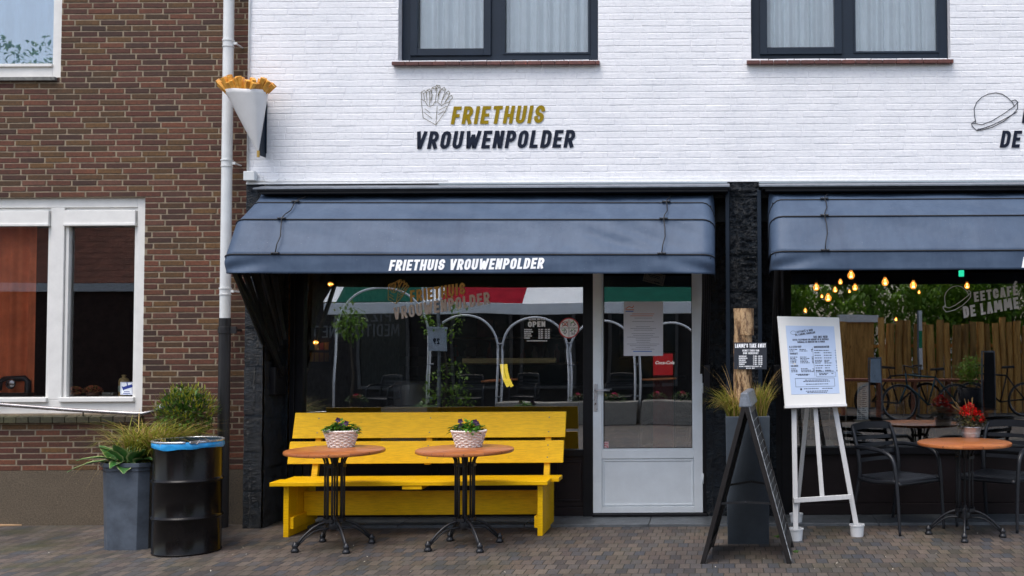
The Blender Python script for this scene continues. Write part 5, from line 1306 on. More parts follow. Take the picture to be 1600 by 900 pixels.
# ================================================================== SANDWICH BOARD
ab = thing('sandwich_board', 'black folding chalk sandwich board seen edge on', 'sandwich board', (.17, -1.25, 0))
fl, fr_ = G(1094, 881), G(1237, 881); fb = Vector((.06, .64, 0)); zr = 1.13
apx = WX(1164, 640, fl.y); apf = Vector((apx, fl.y + .015, zr)); wdt = .030
for nm, foot, sgn, lab in (('panel', fl, -1, 'left leaf of the board'), ('panel', fr_, 1, 'right leaf with chalk writing')):
    top = apf + Vector((sgn * .018, 0, 0)); mb = MB(); th = Vector((.034, 0, 0)) * -sgn
    def rail(f0, f1, w=.055): # frame rail in the leaf plane between fractions of the height and along the depth
        pass
    def pt(h, d): return foot.lerp(top, h) + fb * d
    for (ha, hb, da, db_) in ((0, 1, 0, .075), (0, 1, .925, 1), (.05, .12, .075, .925), (.93, 1, .075, .925)):
        P = [pt(ha, da), pt(ha, da) + th, pt(ha, db_) + th, pt(ha, db_), pt(hb, da), pt(hb, da) + th, pt(hb, db_) + th, pt(hb, db_)]; mb.hexa(P)
    lf = build(mb, 'leaf_frame', M('black_stained_wood', (.010, .008, .008), .42, var=.4, vs=15) if sgn < 0 else bpy.data.materials['black_stained_wood'], ab, bevel=.003, label=lab)
    mb = MB(); t2 = th * .35; P = [pt(.12, .075) + t2, pt(.12, .075) + t2 * 1.6, pt(.12, .925) + t2 * 1.6, pt(.12, .925) + t2, pt(.93, .075) + t2, pt(.93, .075) + t2 * 1.6, pt(.93, .925) + t2 * 1.6, pt(.93, .925) + t2]; mb.hexa(P)
    build(mb, 'chalkboard', M('chalkboard_face', (.018, .020, .022), .7, var=.4, vs=8) if sgn < 0 else bpy.data.materials['chalkboard_face'], lf)
    if sgn > 0:
        mb = MB(); rr = random.Random(6); nn = (top - foot).cross(fb).normalized(); nn = -nn if nn.x < 0 else nn
        for i in range(15):
            h = .88 - i * .05; d = .14
            while d < .82:
                l = rr.uniform(.03, .09); a, b_ = pt(h, d) + nn * .0, pt(h, min(.86, d + l)); mb.bar(a + nn * .001, b_ + nn * .001, .004, .0008, up=nn); d += l + .03
        build(mb, 'chalk_lines', M('chalk', (.35, .37, .37), .9), lf)
        # pale grey strip along the front edge of the leaf
        mb = MB(); mb.hexa([pt(.02, -.002) + nn * .002, pt(.02, .012) + nn * .002, pt(.02, .012) + nn * .006, pt(.02, -.002) + nn * .006, pt(.99, -.002) + nn * .002, pt(.99, .012) + nn * .002, pt(.99, .012) + nn * .006, pt(.99, -.002) + nn * .006])
        build(mb, 'pale_edge', M('pale_grey_edge', (.30, .32, .34), .5, var=.7, vs=30), lf)
mb = MB(); q = Vector((0, 0, .10)); a, b_ = apf + Vector((-.045, -.006, -.03)), apf + Vector((.050, -.006, -.03)); c_, d_2 = apf + Vector((.022, -.006, .075)), apf + Vector((-.030, -.006, .075))
mb.hexa([a, b_, b_ + fb * 1.02, a + fb * 1.02, d_2, c_, c_ + fb * 1.02, d_2 + fb * 1.02]); build(mb, 'top_cap', M('grey_plastic_sheet', (.16, .18, .21), .3, var=.5, vs=14), ab, bevel=.01)
mb = MB()
for hh, dd in ((.37, .02), (.41, .98)):
    a = fl.lerp(apf, hh) + fb * dd; b_ = fr_.lerp(apf, hh) + fb * dd; m_ = (a + b_) / 2 + Vector((0, 0, .012 if dd < .5 else .03)); mb.bar(a, m_, .005, .016); mb.bar(m_, b_, .005, .016)
    mb.lathe([(0, 0), (.008, 0), (.007, .006), (0, .008)], m_ + Vector((0, -.006, 0)), n=12, rot=Matrix.Rotation(R(90), 3, 'X'))
build(mb, 'folding_stay', m_black_metal, ab)
mb = MB(); a, b_ = fl + fb + Vector((.03, 0, .05)), fr_ + fb + Vector((-.03, 0, .05)); 

# ================================================================== EASEL WITH MENU
m_ease = M('white_painted_pine', (.62, .62, .62), .5, var=.08, vs=20, sc=(8, 8, 1))
es = thing('easel', 'white wooden easel standing in white plastic cups', 'easel', (.82, -.4, 0))
m_cup = M('white_plastic_cup', (.64, .66, .68), .4, var=.1, vs=12)
pa, pb_, pc_ = Vector((.562, -.66, 0)), Vector((1.065, -.50, 0)), Vector((.615, .05, 0))
def cup(p, r0=.060):
    mb = MB(); mb.lathe([(0, 0), (r0 * .84, 0), (r0 * .97, .082), (r0 * 1.04, .084), (r0 * 1.04, .095), (r0 * .95, .095), (r0 * .85, .05), (0, .05)], p, n=28); build(mb, 'cup_foot', m_cup, es, smooth=True, auto=True)
for p in (pa, pb_): cup(p)
cup(pc_, .056)
ztb = WZ(1240, 636, -.55)
lt_, lb_ = Vector((WX(1237.5, 500, -.30), -.32, WZ(1230, 500, -.3))), pa + Vector((0, 0, .05))
TL = W(1238, 636, -.60); TR = W(1305, 636, -.53); TM = W(1273.5, 636, -.56)
def ext(a, b_, k): return a + (b_ - a) * k
mb = MB(); mb.bar(lb_, ext(lb_, TL, 1.35) + Vector((.02, .06, 0)), .040, .022, up=(0, -1, 0)); build(mb, 'leg', m_ease, es, bevel=.003)
b2 = pb_ + Vector((0, 0, .05)); mb = MB(); mb.bar(b2, ext(b2, TR, 1.35) + Vector((0, .06, 0)), .040, .022, up=(0, -1, 0)); build(mb, 'leg', m_ease, es, bevel=.003)
mb = MB(); b3 = pc_ + Vector((0, 0, .05)); mb.bar(b3, Vector((WX(1265, 560, -.30), -.37, 1.30)), .034, .022, up=(0, -1, 0)); build(mb, 'leg', m_ease, es, bevel=.003, label='rear leg')
cl, cr_ = W(1240, 782, -.665), W(1330, 776, -.545); mb = MB(); mb.bar(cl, cr_, .020, .038, up=(0, 0, 1)); build(mb, 'crossbar', m_ease, es, bevel=.003)
mb = MB(); mb.bar(W(1285, 777, -.60) + Vector((0, .022, 0)), W(1271, 600, -.53), .036, .020, up=(0, -1, 0)); build(mb, 'centre_strip', m_ease, es, bevel=.003)
mn = thing('menu_board', 'white menu board with blue paper propped on the easel', 'menu board', W(1274, 636, -.62))
BL, BR, TLb, TRb = W(1226.5, 636.5, -.63), W(1322.5, 633.5, -.57), W(1214.5, 494, -.44), W(1311, 496, -.38)
nb = (BR - BL).cross(TLb - BL).normalized(); nb = -nb if nb.y > 0 else nb
def bp(u, v_, l=0.0): return BL.lerp(BR, u).lerp(TLb.lerp(TRb, u), v_) + nb * l
def slab(mb, u0, u1, v0, v1, l0, l1): mb.hexa([bp(u0, v0, l1), bp(u1, v0, l1), bp(u1, v0, l0), bp(u0, v0, l0), bp(u0, v1, l1), bp(u1, v1, l1), bp(u1, v1, l0), bp(u0, v1, l0)])
mb = MB(); slab(mb, 0, 1, 0, 1, -.018, 0); build(mb, 'panel', M('white_foam_board', (.68, .68, .66), .5, var=.03), mn, bevel=.002)
mb = MB(); slab(mb, -.01, 1.005, -.012, .018, -.02, .012); build(mb, 'ledge', m_ease, mn, bevel=.002)
mb = MB(); slab(mb, .12, .905, .135, .895, .0005, .0015); build(mb, 'paper', M('pale_blue_paper', (.42, .52, .70), .6, var=.03), mn)
mb = MB(); Wb = (BR - BL).length; Hb = (TLb - BL).length; XD = (BR - BL).normalized(); UD = (TLb - BL).normalized()
def btxt(s, u0, u1, v_, h, t=.18, rot=0.0, shear=0.0):
    x = (XD * math.cos(rot) + UD * math.sin(rot)); y = (UD * math.cos(rot) - XD * math.sin(rot)); lettering(mb, s, bp(u0, v_, .002), x, y, nb, h, width=(u1 - u0) * Wb / math.cos(rot), t=t, shear=shear)
btxt('EETCAFÉ & BAR', .295, .56, .812, .017, .2, rot=R(7)); btxt('DE LAMME GOEDZAK', .265, .60, .778, .017, .2, rot=R(7)); draw(mb, [arc(.235 * Wb, .815 * Hb, .022, .016, 0, 360, 14)], .0022, lambda x, y, dz: bp(x / Wb, y / Hb, .002 + dz))
btxt('TAKE AWAY MENU', .55, .79, .757, .019, .2); btxt('BESTEL TELEFONISCH EEN GERECHT OP DE CENTRALE', .215, .81, .725, .015, .22); btxt('MINIMAAL 30 MINUTEN VAN TE VOREN', .29, .74, .700, .015, .22)
btxt('0,5 LITER SOEP', .15, .35, .645, .017, .2); btxt('HOOFDGERECHTEN', .55, .80, .645, .017, .2); btxt('VOORAF/', .15, .28, .570, .017, .2); btxt('SALADES', .15, .27, .435, .016, .2)
rr = random.Random(15)
def dash(u0, u1, v_, h=.006):
    u = u0
    while u < u1: l = rr.uniform(.012, .04); slab(mb, u, min(u1, u + l), v_, v_ + h / Hb, .0016, .0021); u += l + .008
for v_ in (.625, .608, .540, .524, .508, .492, .476, .410, .394, .378): dash(.15, .15 + rr.uniform(.06, .13), v_); dash(.31, .31 + rr.uniform(.1, .2), v_); dash(.50, .525, v_)
for v_ in (.615, .588, .560, .530, .503, .488, .473, .445, .418, .392, .382): dash(.55, .55 + rr.uniform(.08, .14), v_); dash(.70, .70 + rr.uniform(.06, .14), v_); dash(.885, .90, v_)
dash(.22, .44, .350); dash(.25, .42, .340)
dash(.36, .74, .285); dash(.33, .76, .270); dash(.37, .73, .240); dash(.33, .57, .190); dash(.63, .8, .190); dash(.36, .72, .163); dash(.38, .70, .148)
def rect(u0, u1, v0, v1, w=.0016):
    for a, b_, c_, d in ((u0, u1, v0, v0 + w), (u0, u1, v1 - w, v1), (u0, u0 + w * 1.6, v0, v1), (u1 - w * 1.6, u1, v0, v1)): slab(mb, a, b_, c_, d, .0022, .0027)
rect(.20, .84, .215, .31, .003); rect(.55, .87, .325, .375, .002); slab(mb, .525, .529, .33, .65, .0016, .002); slab(mb, .27, .30, .18, .2, .0016, .002)
dash(.60, .75, .355); dash(.60, .72, .343); dash(.80, .83, .355)
build(mb, 'print', M('navy_print', (.012, .015, .03), .6), mn)

# ================================================================== BLACK ARMCHAIRS
m_chair = M('black_resin_chair', (.012, .014, .019), .42, var=.15, vs=12, bump=.1, bs=120, bd=.001)
def armchair():
    t = thing('armchair', 'black slatted armchair left of the geranium table', 'chair', (0, 0, 0), 'black resin armchairs')
    def sm(P, n=5):
        P = [Vector(p) for p in P]; Q = []
        for i in range(len(P) - 1):
            p0, p1, p2, p3 = P[max(i - 1, 0)], P[i], P[i + 1], P[min(i + 2, len(P) - 1)]
            for k in range(n):
                s = k / n; Q.append(.5 * ((2 * p1) + (p2 - p0) * s + (2 * p0 - 5 * p1 + 4 * p2 - p3) * s * s + (3 * p1 - p0 - 3 * p2 + p3) * s ** 3))
        return Q + [P[-1]]
    for s in (-1, 1):
        mb = MB(); P = sm([(.27, s * .265, 0), (.255, s * .265, .25), (.235, s * .268, .48), (.205, s * .27, .60), (.12, s * .272, .655), (-.02, s * .270, .672), (-.16, s * .262, .675), (-.225, s * .245, .672)])
        mb.tube(P, [.0125 + .006 * min(1, i / 14) for i in range(len(P))], 12, flat=.95); build(mb, 'front_leg_and_arm', m_chair, t, local=True, smooth=True)
        mb = MB(); P = sm([(-.30, s * .255, 0), (-.245, s * .243, .25), (-.205, s * .235, .44), (-.215, s * .237, .60), (-.262, s * .235, .76), (-.300, s * .225, .845)]); mb.tube(P, [.013 + .005 * math.sin(math.pi * i / (len(P) - 1)) for i in range(len(P))], 12); build(mb, 'rear_leg', m_chair, t, local=True, smooth=True)
        mb = MB(); mb.tube(sm([(.235, s * .262, .425), (.0, s * .255, .405), (-.205, s * .24, .41)]), .014, 8, flat=1.3); build(mb, 'seat_rail', m_chair, t, local=True, smooth=True)
    mb = MB()
    def seat(u, v_):
        x = -.215 + .47 * u; y = (v_ * 2 - 1) * (.225 + .02 * u); dip = -.022 * (1 - (2 * v_ - 1) ** 2) * math.sin(math.pi * min(1, u * 1.1)); z = .440 + dip - .035 * max(0, u - .82) / .18 * max(0, u - .82) / .18
        return (x, y, z)
    mb.grid(20, 16, seat); o = build(mb, 'seat', m_chair, t, local=True, smooth=True); sd = o.modifiers.new('thickness', 'SOLIDIFY'); sd.thickness = .022; sd.offset = -1
    def backx(z): return -.205 - (z - .44) * .235
    for z in (.555, .615, .675, .735):
        mb = MB()
        P = [(backx(z) - .030 * (1 - (q / 4 - 1) ** 2), (q / 4 - 1) * .232, z) for q in range(9)]
        base = len(mb.v)
        for p in P:
            for dx, dz in ((-.006, -.017), (.006, -.015), (.002, .017), (-.010, .015)): mb.v.append((p[0] + dx, p[1], p[2] + dz))
        for i in range(8):
            for j in range(4): a = base + 4 * i + j; a2 = base + 4 * i + (j + 1) % 4; mb.f.append((a, a2, a2 + 4, a + 4))
        build(mb, 'back_slat', m_chair, t, local=True, smooth=True, auto=True)
    mb = MB(); z = .825; P = [(backx(z) - .030 * (1 - (q / 5 - 1) ** 2), (q / 5 - 1) * .228, z + .014 * (1 - (q / 5 - 1) ** 2)) for q in range(11)]; base = len(mb.v)
    for p in P:
        for dx, dz in ((-.008, -.030), (.008, -.028), (.005, .026), (-.003, .032), (-.012, .026)): mb.v.append((p[0] + dx, p[1], p[2] + dz))
    for i in range(10):
        for j in range(5): a = base + 5 * i + j; a2 = base + 5 * i + (j + 1) % 5; mb.f.append((a, a2, a2 + 5, a + 5))
    build(mb, 'top_rail', m_chair, t, local=True, smooth=True, auto=True)
    return t
ac = armchair(); ac.location = (1.45, -.14, 0); ac.rotation_euler = (0, 0, R(-52))
dup(ac, (2.33, -.04, 0), R(-128), 'black slatted armchair right of the geranium table')

# ================================================================== THINGS IN THE HOUSE WINDOW
sy = YB + .165; sz = Lz0 + .142
m_clay = M('brown_pot', (.10, .045, .025), .6); m_or = m_leaf('salmon_orange_petal', (.85, .22, .09), (.95, .38, .18), .5)
for cx_, sc2, lab, sd in ((117, .85, 'left small pot of salmon flowers on the house window sill', 1), (145, 1.0, 'right small pot of salmon flowers on the house window sill', 2)):
    x = WX(cx_, 610, sy); t = thing('potted_flowers', lab, 'potted plant', (x, sy, sz), 'pots of salmon flowers behind the house window'); mb = MB(); mb.lathe([(0, 0), (.045 * sc2, 0), (.06 * sc2, .035), (.055 * sc2, .035), (0, .032)], (x, sy, sz), n=20); build(mb, 'pot', m_clay, t, smooth=True)
    rr = random.Random(sd); mb, m2 = MB(), MB()
    for i in range(260):
        d = rdir(rr, 0, 1); p = Vector((x, sy, sz + .03)) + Vector((d.x * .078 * sc2, d.y * .05, d.z * .055 * sc2)); leaf(m2 if rr.random() < .72 else mb, p, d + rdir(rr) * .5, (0, 0, 1), .018, .015, bend=.2, seg=2)
    build(mb, 'foliage', m_gr1, t, smooth=True); build(m2, 'flowers', m_or, t, smooth=True)
x = WX(193.5, 600, sy); bo = thing('stoneware_bottle', 'tan stoneware bottle with pale label on the house window sill', 'bottle', (x, sy, sz))
mb = MB(); mb.lathe([(0, 0), (.040, 0), (.043, .01), (.043, .135), (.036, .155), (.016, .165), (.014, .175), (.018, .18), (.018, .188), (0, .19)], (x, sy, sz), n=24); build(mb, 'bottle_body', M('tan_glaze', (.55, .38, .15), .35), bo, smooth=True)
mb = MB(); mb.lathe([(.0435, .04), (.0437, .04), (.0437, .095), (.0435, .095)], (x, sy, sz), n=24); build(mb, 'label', M('pale_green_label', (.5, .6, .5), .5), bo, smooth=True)
sk = thing('camera_sticker', 'white square sticker with blue security camera symbol on the window', 'sticker', W(198, 607, YB + .07)); ky = YB + .088
mb = MB(); quad_px(mb, 188, 597, 207.5, 617, ky); build(mb, 'label', M('sticker_white_square', (.68, .72, .76), .5), sk)
mb = MB(); F = px_plane(ky, .0006); draw(mb, [[(194, 606.5), (205, 603)]], 4.6, F); draw(mb, [[(198.5, 598), (199, 602)], [(191, 604.5), (193, 609)]], 1.6, F); draw(mb, [[(194, 612), (202, 612)], [(192.5, 614.5), (203.5, 614.5)]], 1.0, F); draw(mb, [[(189, 598), (206.5, 598), (206.5, 616), (189, 616), (189, 598)]], .5, F); build(mb, 'camera_symbol', M('cobalt_ink', (.01, .03, .22), .5), sk)
x = WX(21, 600, sy + .1); sf = thing('window_ornament', 'black metal ornament with a pale round plate on the house window sill', 'ornament', (x, sy + .1, sz))
mb = MB(); o_ = Vector((x, sy + .1, sz)); mb.box(x - .17, x + .17, sy + .04, sy + .16, sz, sz + .03); mb.tube([o_ + Vector((.13, 0, .03)), o_ + Vector((.13, 0, .13)), o_ + Vector((.10, 0, .16)), o_ + Vector((-.08, 0, .155)), o_ + Vector((-.12, 0, .13)), o_ + Vector((-.12, 0, .05))], [.028, .025, .026, .024, .024, .015], 12); build(mb, 'body', m_black_metal, sf, smooth=True, auto=True)
mb = MB(); mb.lathe([(0, 0), (.040, 0), (.046, .01), (.040, .02), (0, .02)], o_ + Vector((.0, -.03, .11)), n=24, rot=Matrix.Rotation(R(90), 3, 'X')); build(mb, 'hand_wheel', m_steel, sf, smooth=True)
mb = MB(); bx_ = WX(171, 612, sy); mb.box(bx_ - .05, bx_ + .05, sy - .03, sy + .03, sz, sz + .035); solo(mb, 'sill_box', M('grey_card_box', (.12, .12, .10), .6), 'low grey box between flowers and bottle on the house window sill', 'box', (bx_, sy, sz), bevel=.003)

# ================================================================== BULBS
m_fil = M_emit('glowing_filament', (1.0, .55, .18), 28); m_globe = M_glass('amber_bulb_glass', .04, (1.0, .85, .6), emit=.28); m_glow = M_emit('lit_bulb_core', (1.0, .52, .13), 3.0)
def bulb():
    t = thing('pendant_bulb', 'x', 'lamp', (0, 0, 0), 'filament bulbs hanging inside the cafe')
    mb = MB(); mb.lathe([(0, -.055), (.022, -.050), (.036, -.032), (.040, -.012), (.034, .010), (.020, .028), (.014, .040), (.014, .048)], n=20); build(mb, 'globe', m_globe, t, local=True, smooth=True)
    mb = MB()
    for k in range(6): a = R(60 * k); mb.tube([(.007 * math.cos(a), .007 * math.sin(a), .022), (.013 * math.cos(a + .4), .013 * math.sin(a + .4), -.034)], .0018, 5)
    build(mb, 'filament', m_fil, t, local=True)
    mb = MB(); mb.lathe([(.0, -.036), (.010, -.030), (.015, -.006), (.012, .018), (0, .026)], n=12); build(mb, 'glow_core', m_glow, t, local=True, smooth=True)
    mb = MB(); mb.lathe([(0, .048), (.015, .048), (.016, .085), (.006, .095), (0, .095)], n=14); build(mb, 'socket', m_black, t, local=True, smooth=True)
    mb = MB(); mb.tube([(0, 0, .09), (0, 0, .60)], .0025, 5); build(mb, 'cord', m_black, t, local=True)
    return t
bl = bulb(); BLB = [(1275.4, 447.8, 1.5, 1.0), (1313.2, 439.6, 2.3, .8), (1329.8, 428.6, 1.2, 1.15), (1305, 452, 2.4, .85), (1336, 448.3, 1.9, .95), (1294, 464.4, 1.3, 1.05), (1284.3, 462.3, 3.2, .6), (1327.3, 454.7, 3.3, .55), (1383, 439.4, 1.2, 1.1), (1427, 444.5, 1.3, 1.1), (1436, 456, 3.3, .6), (1511, 445.8, 1.7, .9), (1400, 498.2, 3.4, .6), (1258.3, 484.6, 3.2, .7)]
WHERE = ['leftmost large bulb in the group near the easel', 'small bulb just above right of the leftmost bulb', 'highest and brightest bulb above the easel', 'middle bulb of the group above the easel', 'bulb at the right side of the group above the easel', 'lowest large bulb of the group above the easel', 'tiny far bulb left of the lowest large bulb', 'tiny far bulb below the highest bulb', 'single bulb in the middle of the cafe window', 'bulb right of the middle of the cafe window', 'tiny far bulb below the right middle bulb', 'bulb beside the hat drawing on the glass', 'small far bulb low over the reflected posts', 'small far bulb low at the left end']
for i, (px, py, Y, s) in enumerate(BLB):
    o = bl if i == 0 else copy_tree(bl); o.location = W(px, py, YS + Y); o.scale = (s * .8, s * .8, s * .8); o['label'] = 'glowing filament bulb, ' + WHERE[i]
for (px, py, Y, lab) in ((517, 444, .8, 'glowing tube bulb at the top left inside the shop window'), (494, 535, .8, 'low glowing tube bulb beside the small picture board')):
    o = copy_tree(bl); o.location = W(px, py, YS + Y); o.scale = (.55, .55, .55); o.rotation_euler = (0, R(90), 0); o['label'] = lab; o['group'] = 'bulbs hanging inside the fries shop'
x = W(1503, 427, YS + .9); mb = MB(); mb.box(x.x - .022, x.x + .022, x.y, x.y + .05, x.z - .03, x.z + .03); solo(mb, 'exit_light', M_emit('exit_green', (.02, .55, .30), 1.2), 'small green lit emergency exit light at the cafe ceiling', 'light', x, bevel=.004)

# ================================================================== THINGS INSIDE
pb = thing('picture_board', 'small dark board of colourful snack pictures inside the shop', 'menu board', W(498, 548, YS + .9)); Yb = YS + .9
mb = MB(); quad_px(mb, 478, 512, 519, 575, Yb, .02); build(mb, 'board', m_black, pb)
k = 0
for (xx, cols) in ((484, ((.05, .15, .4), (.35, .25, .05))), (491.5, ((.5, .5, .5), (.4, .3, .03))), (499, ((.3, .04, .08), (.35, .22, .03))), (507, ((.45, .28, .05), (.3, .2, .02)))):
    for j in range(2):
        mb = MB(); quad_px(mb, xx, 535 + j * 16, xx + 6.4, 547 + j * 18, Yb - .004, .002); build(mb, 'picture', M('picture_%s' % ('warm', 'cold')[j], cols[j], .5), pb); k += 1
ck = MB(); m_tl = M('dull_white_tile', (.10, .10, .10), .5)
for i in range(14):
    for j in range(3):
        if (i + j) % 2 == 0: quad_px(ck, 548 + 15 * i, 542 + 15 * j, 563 + 15 * i, 557 + 15 * j, YS + 3.9, .01)
build(ck, 'checker_tiles', m_tl, shop)
mb = MB(); x0_, x1_ = W(722, 560, YS + .4), W(868, 567, YS + .4); mb.box(x0_.x, x1_.x, YS + .4, YS + .46, x1_.z, x0_.z); solo(mb, 'hanging_bar', M('bright_tan_bar', (.75, .56, .24), .6, var=.2, vs=8, sc=(1, 10, 10)), 'horizontal tan bar hanging inside the shop window', 'plank', ((x0_.x + x1_.x) / 2, YS + .4, x1_.z), bevel=.004)  # plain bar with a bright tan base colour
mb = MB(); F = lambda x, y, dz: W(x, y, YS + .6 - dz)
pt_ = [(784, 569), (785, 580), (788, 592), (794, 604)]; 
for off in (0, 6): mb.tube([W(x + off, y, YS + .6) for x, y in pt_], .016, 8)
o = solo(mb, 'neon_tube', M_emit('yellow_neon', (.85, .62, .06), .85), 'bent yellow glowing tube below the tan bar', 'light', W(788, 585, YS + .6), smooth=True)
cc_ = thing('drinks_cooler', 'red drinks cooler with white script inside the door', 'cooler', (WX(1040, 560, YS + 2.2), YS + 2.4, .03)); Yk = YS + 1.0
a, b_ = W(1020, 552, Yk), W(1052, 586, Yk); mb = MB(); mb.box(a.x, b_.x, Yk, Yk + .5, .03, a.z); build(mb, 'cabinet', M('cooler_red', (.30, .02, .02), .4), cc_, bevel=.01)
mb = MB(); mb.box(a.x + .004, b_.x - .004, Yk - .006, Yk - .001, b_.z, a.z - .004); build(mb, 'lit_panel', M_emit('lit_red_panel', (.55, .02, .03), .30), cc_)
def cursive(s, size, origin, mat, parent, name, up=None):
    cu = bpy.data.curves.new(name, 'FONT'); cu.body = s; cu.size = size; cu.shear = .35; cu.extrude = .0005; cu.offset = size * .012; cu.resolution_u = 3
    tmp = bpy.data.objects.new('tmp', cu); me = bpy.data.meshes.new_from_object(tmp); bpy.data.objects.remove(tmp); bpy.data.curves.remove(cu)
    me.transform(Matrix.Rotation(R(90), 4, 'X')); me.materials.append(mat); o = bpy.data.objects.new(name, me); col.objects.link(o); o.parent = parent; o.location = Vector(origin) - wloc(parent); return o
cursive('Coca-Cola', .044, W(1023, 569, Yk - .012), M_emit('lit_white_script', (.9, .85, .85), .55), cc_, 'script_lettering')
# glass bottles in the door view and left view
for px, py, lab in ((1050, 574, 'white bottle standing beside the red cooler'), (686, 605, 'clear bottle on the dark shop counter')):
    p = W(px, py + 14, YS + 1.2); mb = MB(); mb.lathe([(0, 0), (.032, 0), (.034, .01), (.034, .11), (.014, .15), (.013, .19), (0, .19)], p, n=18); solo(mb, 'bottle', M('pale_bottle', (.35, .4, .38), .2), lab, 'bottle', p, smooth=True)
    mb = MB(); z0_ = p.z; mb.box(p.x - .14, p.x + .14, p.y - .12, p.y + .12, z0_ - .03, z0_ - .001); mb.box(p.x - .03, p.x + .03, p.y - .03, p.y + .03, .03, z0_ - .03); solo(mb, 'side_table', m_black, 'dark side table under the ' + lab.split(' standing')[0].split(' on ')[0], 'table', (p.x, p.y, .03), bevel=.004)
# menu cards and blocks on the cafe counter
yc = YS + .2; zc = WZ(1400, 659, YS + .2)
for px0, px1, tilt, lab in ((1338, 1346, -.02, 'narrow white menu card standing left on the cafe counter'), (1343.5, 1357, .03, 'tall white menu card with small print on the cafe counter')):
    t = thing('menu_card', lab, 'menu', (WX(px0, 650, yc), yc, zc)); mb = MB(); a, b_ = WX(px0, 620, yc), WX(px1, 620, yc); zt_ = WZ(1350, 598, yc); Yq = yc + tilt
    mb.hexa([(a, Yq, zc), (b_, Yq, zc), (b_, Yq + .004, zc), (a, Yq + .004, zc), (a + .015, Yq + .03, zt_), (b_ + .01, Yq + .03, zt_), (b_ + .01, Yq + .034, zt_), (a + .015, Yq + .034, zt_)]); build(mb, 'card', M('bright_card', (.88, .92, .96), .5), t)
    mb = MB(); rr = random.Random(int(px0))
    for i in range(17):
        f = .08 + i * .05; l = rr.uniform(.5, .9); z = zc + (zt_ - zc) * f; y = Yq + .03 * f - .0015; o_ = .015 * f; mb.quad((a + o_ + .008, y, z), (a + o_ + (b_ - a) * l, y, z), (a + o_ + (b_ - a) * l, y, z + .005), (a + o_ + .008, y, z + .005))
    build(mb, 'print', M('card_print', (.05, .05, .1), .7), t)
mb = MB(); a = W(1335, 655, yc - .03); mb.box(a.x, a.x + .14, yc - .06, yc + .06, zc, zc + .02); solo(mb, 'card_stand', M('pale_wood_block', (.5, .42, .32), .6), 'pale wooden block holding the menu cards', 'stand', (a.x, yc, zc), bevel=.002)
for px, lab in ((1267, 'white cube on the cafe counter left of the easel centre strip'), (1296, 'white cube on the cafe counter between the easel legs'), (1322, 'white cube on the cafe counter right of the easel')):
    x = WX(px, 690, yc - .02); z = WZ(px, 697, yc - .02); mb = MB(); mb.box(x - .032, x + .032, yc - .05, yc + .01, z, z + .055); mb.tube([(x, yc - .02, z + .05), (x, yc - .02, z + .40)], .006, 6); t = solo(mb, 'stick_stand', M('off_white_block', (.42, .38, .32), .6), lab, 'stand', (x, yc, z), group='white cubes with wooden sticks', bevel=.002)

# ================================================================== ACROSS THE STREET (seen as reflections in the shop glass)
GP = YS + .058
def V(px, py, D):
    """real position, behind the photographer, of what the glass mirrors at this place of the photo; D = distance from the glass"""
    p = W(px, py, GP + D); return Vector((p.x, GP - D, p.z))
m_tubew = M('white_bent_tube', (.88, .90, .92), .35, var=.05)
m_wh = M('white_canvas', (.85, .87, .87), .6, var=.06, spec=.1); m_gc = M('green_canvas', (.003, .075, .05), .8, spec=.05); m_rc = M('red_canvas', (.30, .006, .02), .8, spec=.05)
m_dkb = M('dark_facade_across', (.022, .019, .018), .8, var=.4, vs=3)
ter = thing('terrace_awning', 'green white and red striped awning of the terrace across the street', 'awning', (-2.5, -12, 2.2))
D = 11.6
segs = [(505, 523, m_wh), (523, 662, m_gc), (662, 690, m_wh), (690, 815, m_rc), (815, 932, m_wh), (932, 1090, m_gc), (1090, 1100, m_wh)]
for a, b_, mt in segs:
    p, q = V(a, 400, D), V(b_, 472, D); mb = MB(); n = 6
    x0_, x1_ = p.x, q.x; zt_, zb_ = 3.3, q.z
    mb.grid(6, 6, lambda u, v_: (x0_ + (x1_ - x0_) * u, p.y - 1.4 * v_ ** 1.0 + .0, zb_ + (zt_ - zb_) * v_))
    mb.quad((x0_, p.y, zb_ - .10), (x1_, p.y, zb_ - .10), (x1_, p.y, zb_), (x0_, p.y, zb_)) if False else None
    build(mb, 'canvas_stripe', mt, ter)
p, q = V(505, 474, D - .1), V(1100, 489, D - .1); mb = MB(); mb.box(p.x, q.x, p.y - .06, p.y, q.z, p.z); build(mb, 'front_beam', m_wh, ter, bevel=.01)
mb = MB(); p, q = V(662, 448, D - .12), V(690, 480, D - .12)
for k in range(6): xx = p.x + (q.x - p.x) * k / 5; mb.box(xx - .02, xx + .02, p.y - .01, p.y, q.z, p.z)
build(mb, 'folded_curtain', m_wh, ter)
# facade across (dark shopfront with mirrored lettering)
fa = thing('terrace_building', 'dark fronted restaurant building across the street', 'building', (-3, -15, 0))
Yf = GP - 14.2; mb = MB(); mb.box(-9.5, -.3, Yf - 4, Yf, 0, 3.4); build(mb, 'wall', m_dkb, fa)
mb = MB(); mb.box(-9.6, -.2, Yf - 4, Yf + .35, 3.4, 3.6); build(mb, 'roof', m_zinc, fa)
mb = MB(); a = V(624, 527, 14.15); h = .17; lettering(mb, 'MEDITERRANEO', (a.x, Yf + .02, a.z), (-1, 0, 0), (0, 0, 1), (0, 1, 0), .26, width=1.9, t=.12)
lettering(mb, 'PIZZERIA', (a.x - .2, Yf + .02, a.z + .32), (-1, 0, 0), (0, 0, 1), (0, 1, 0), .26, width=1.3, t=.12); build(mb, 'lettering', M('dim_grey_letters', (.16, .17, .17), .6), fa)
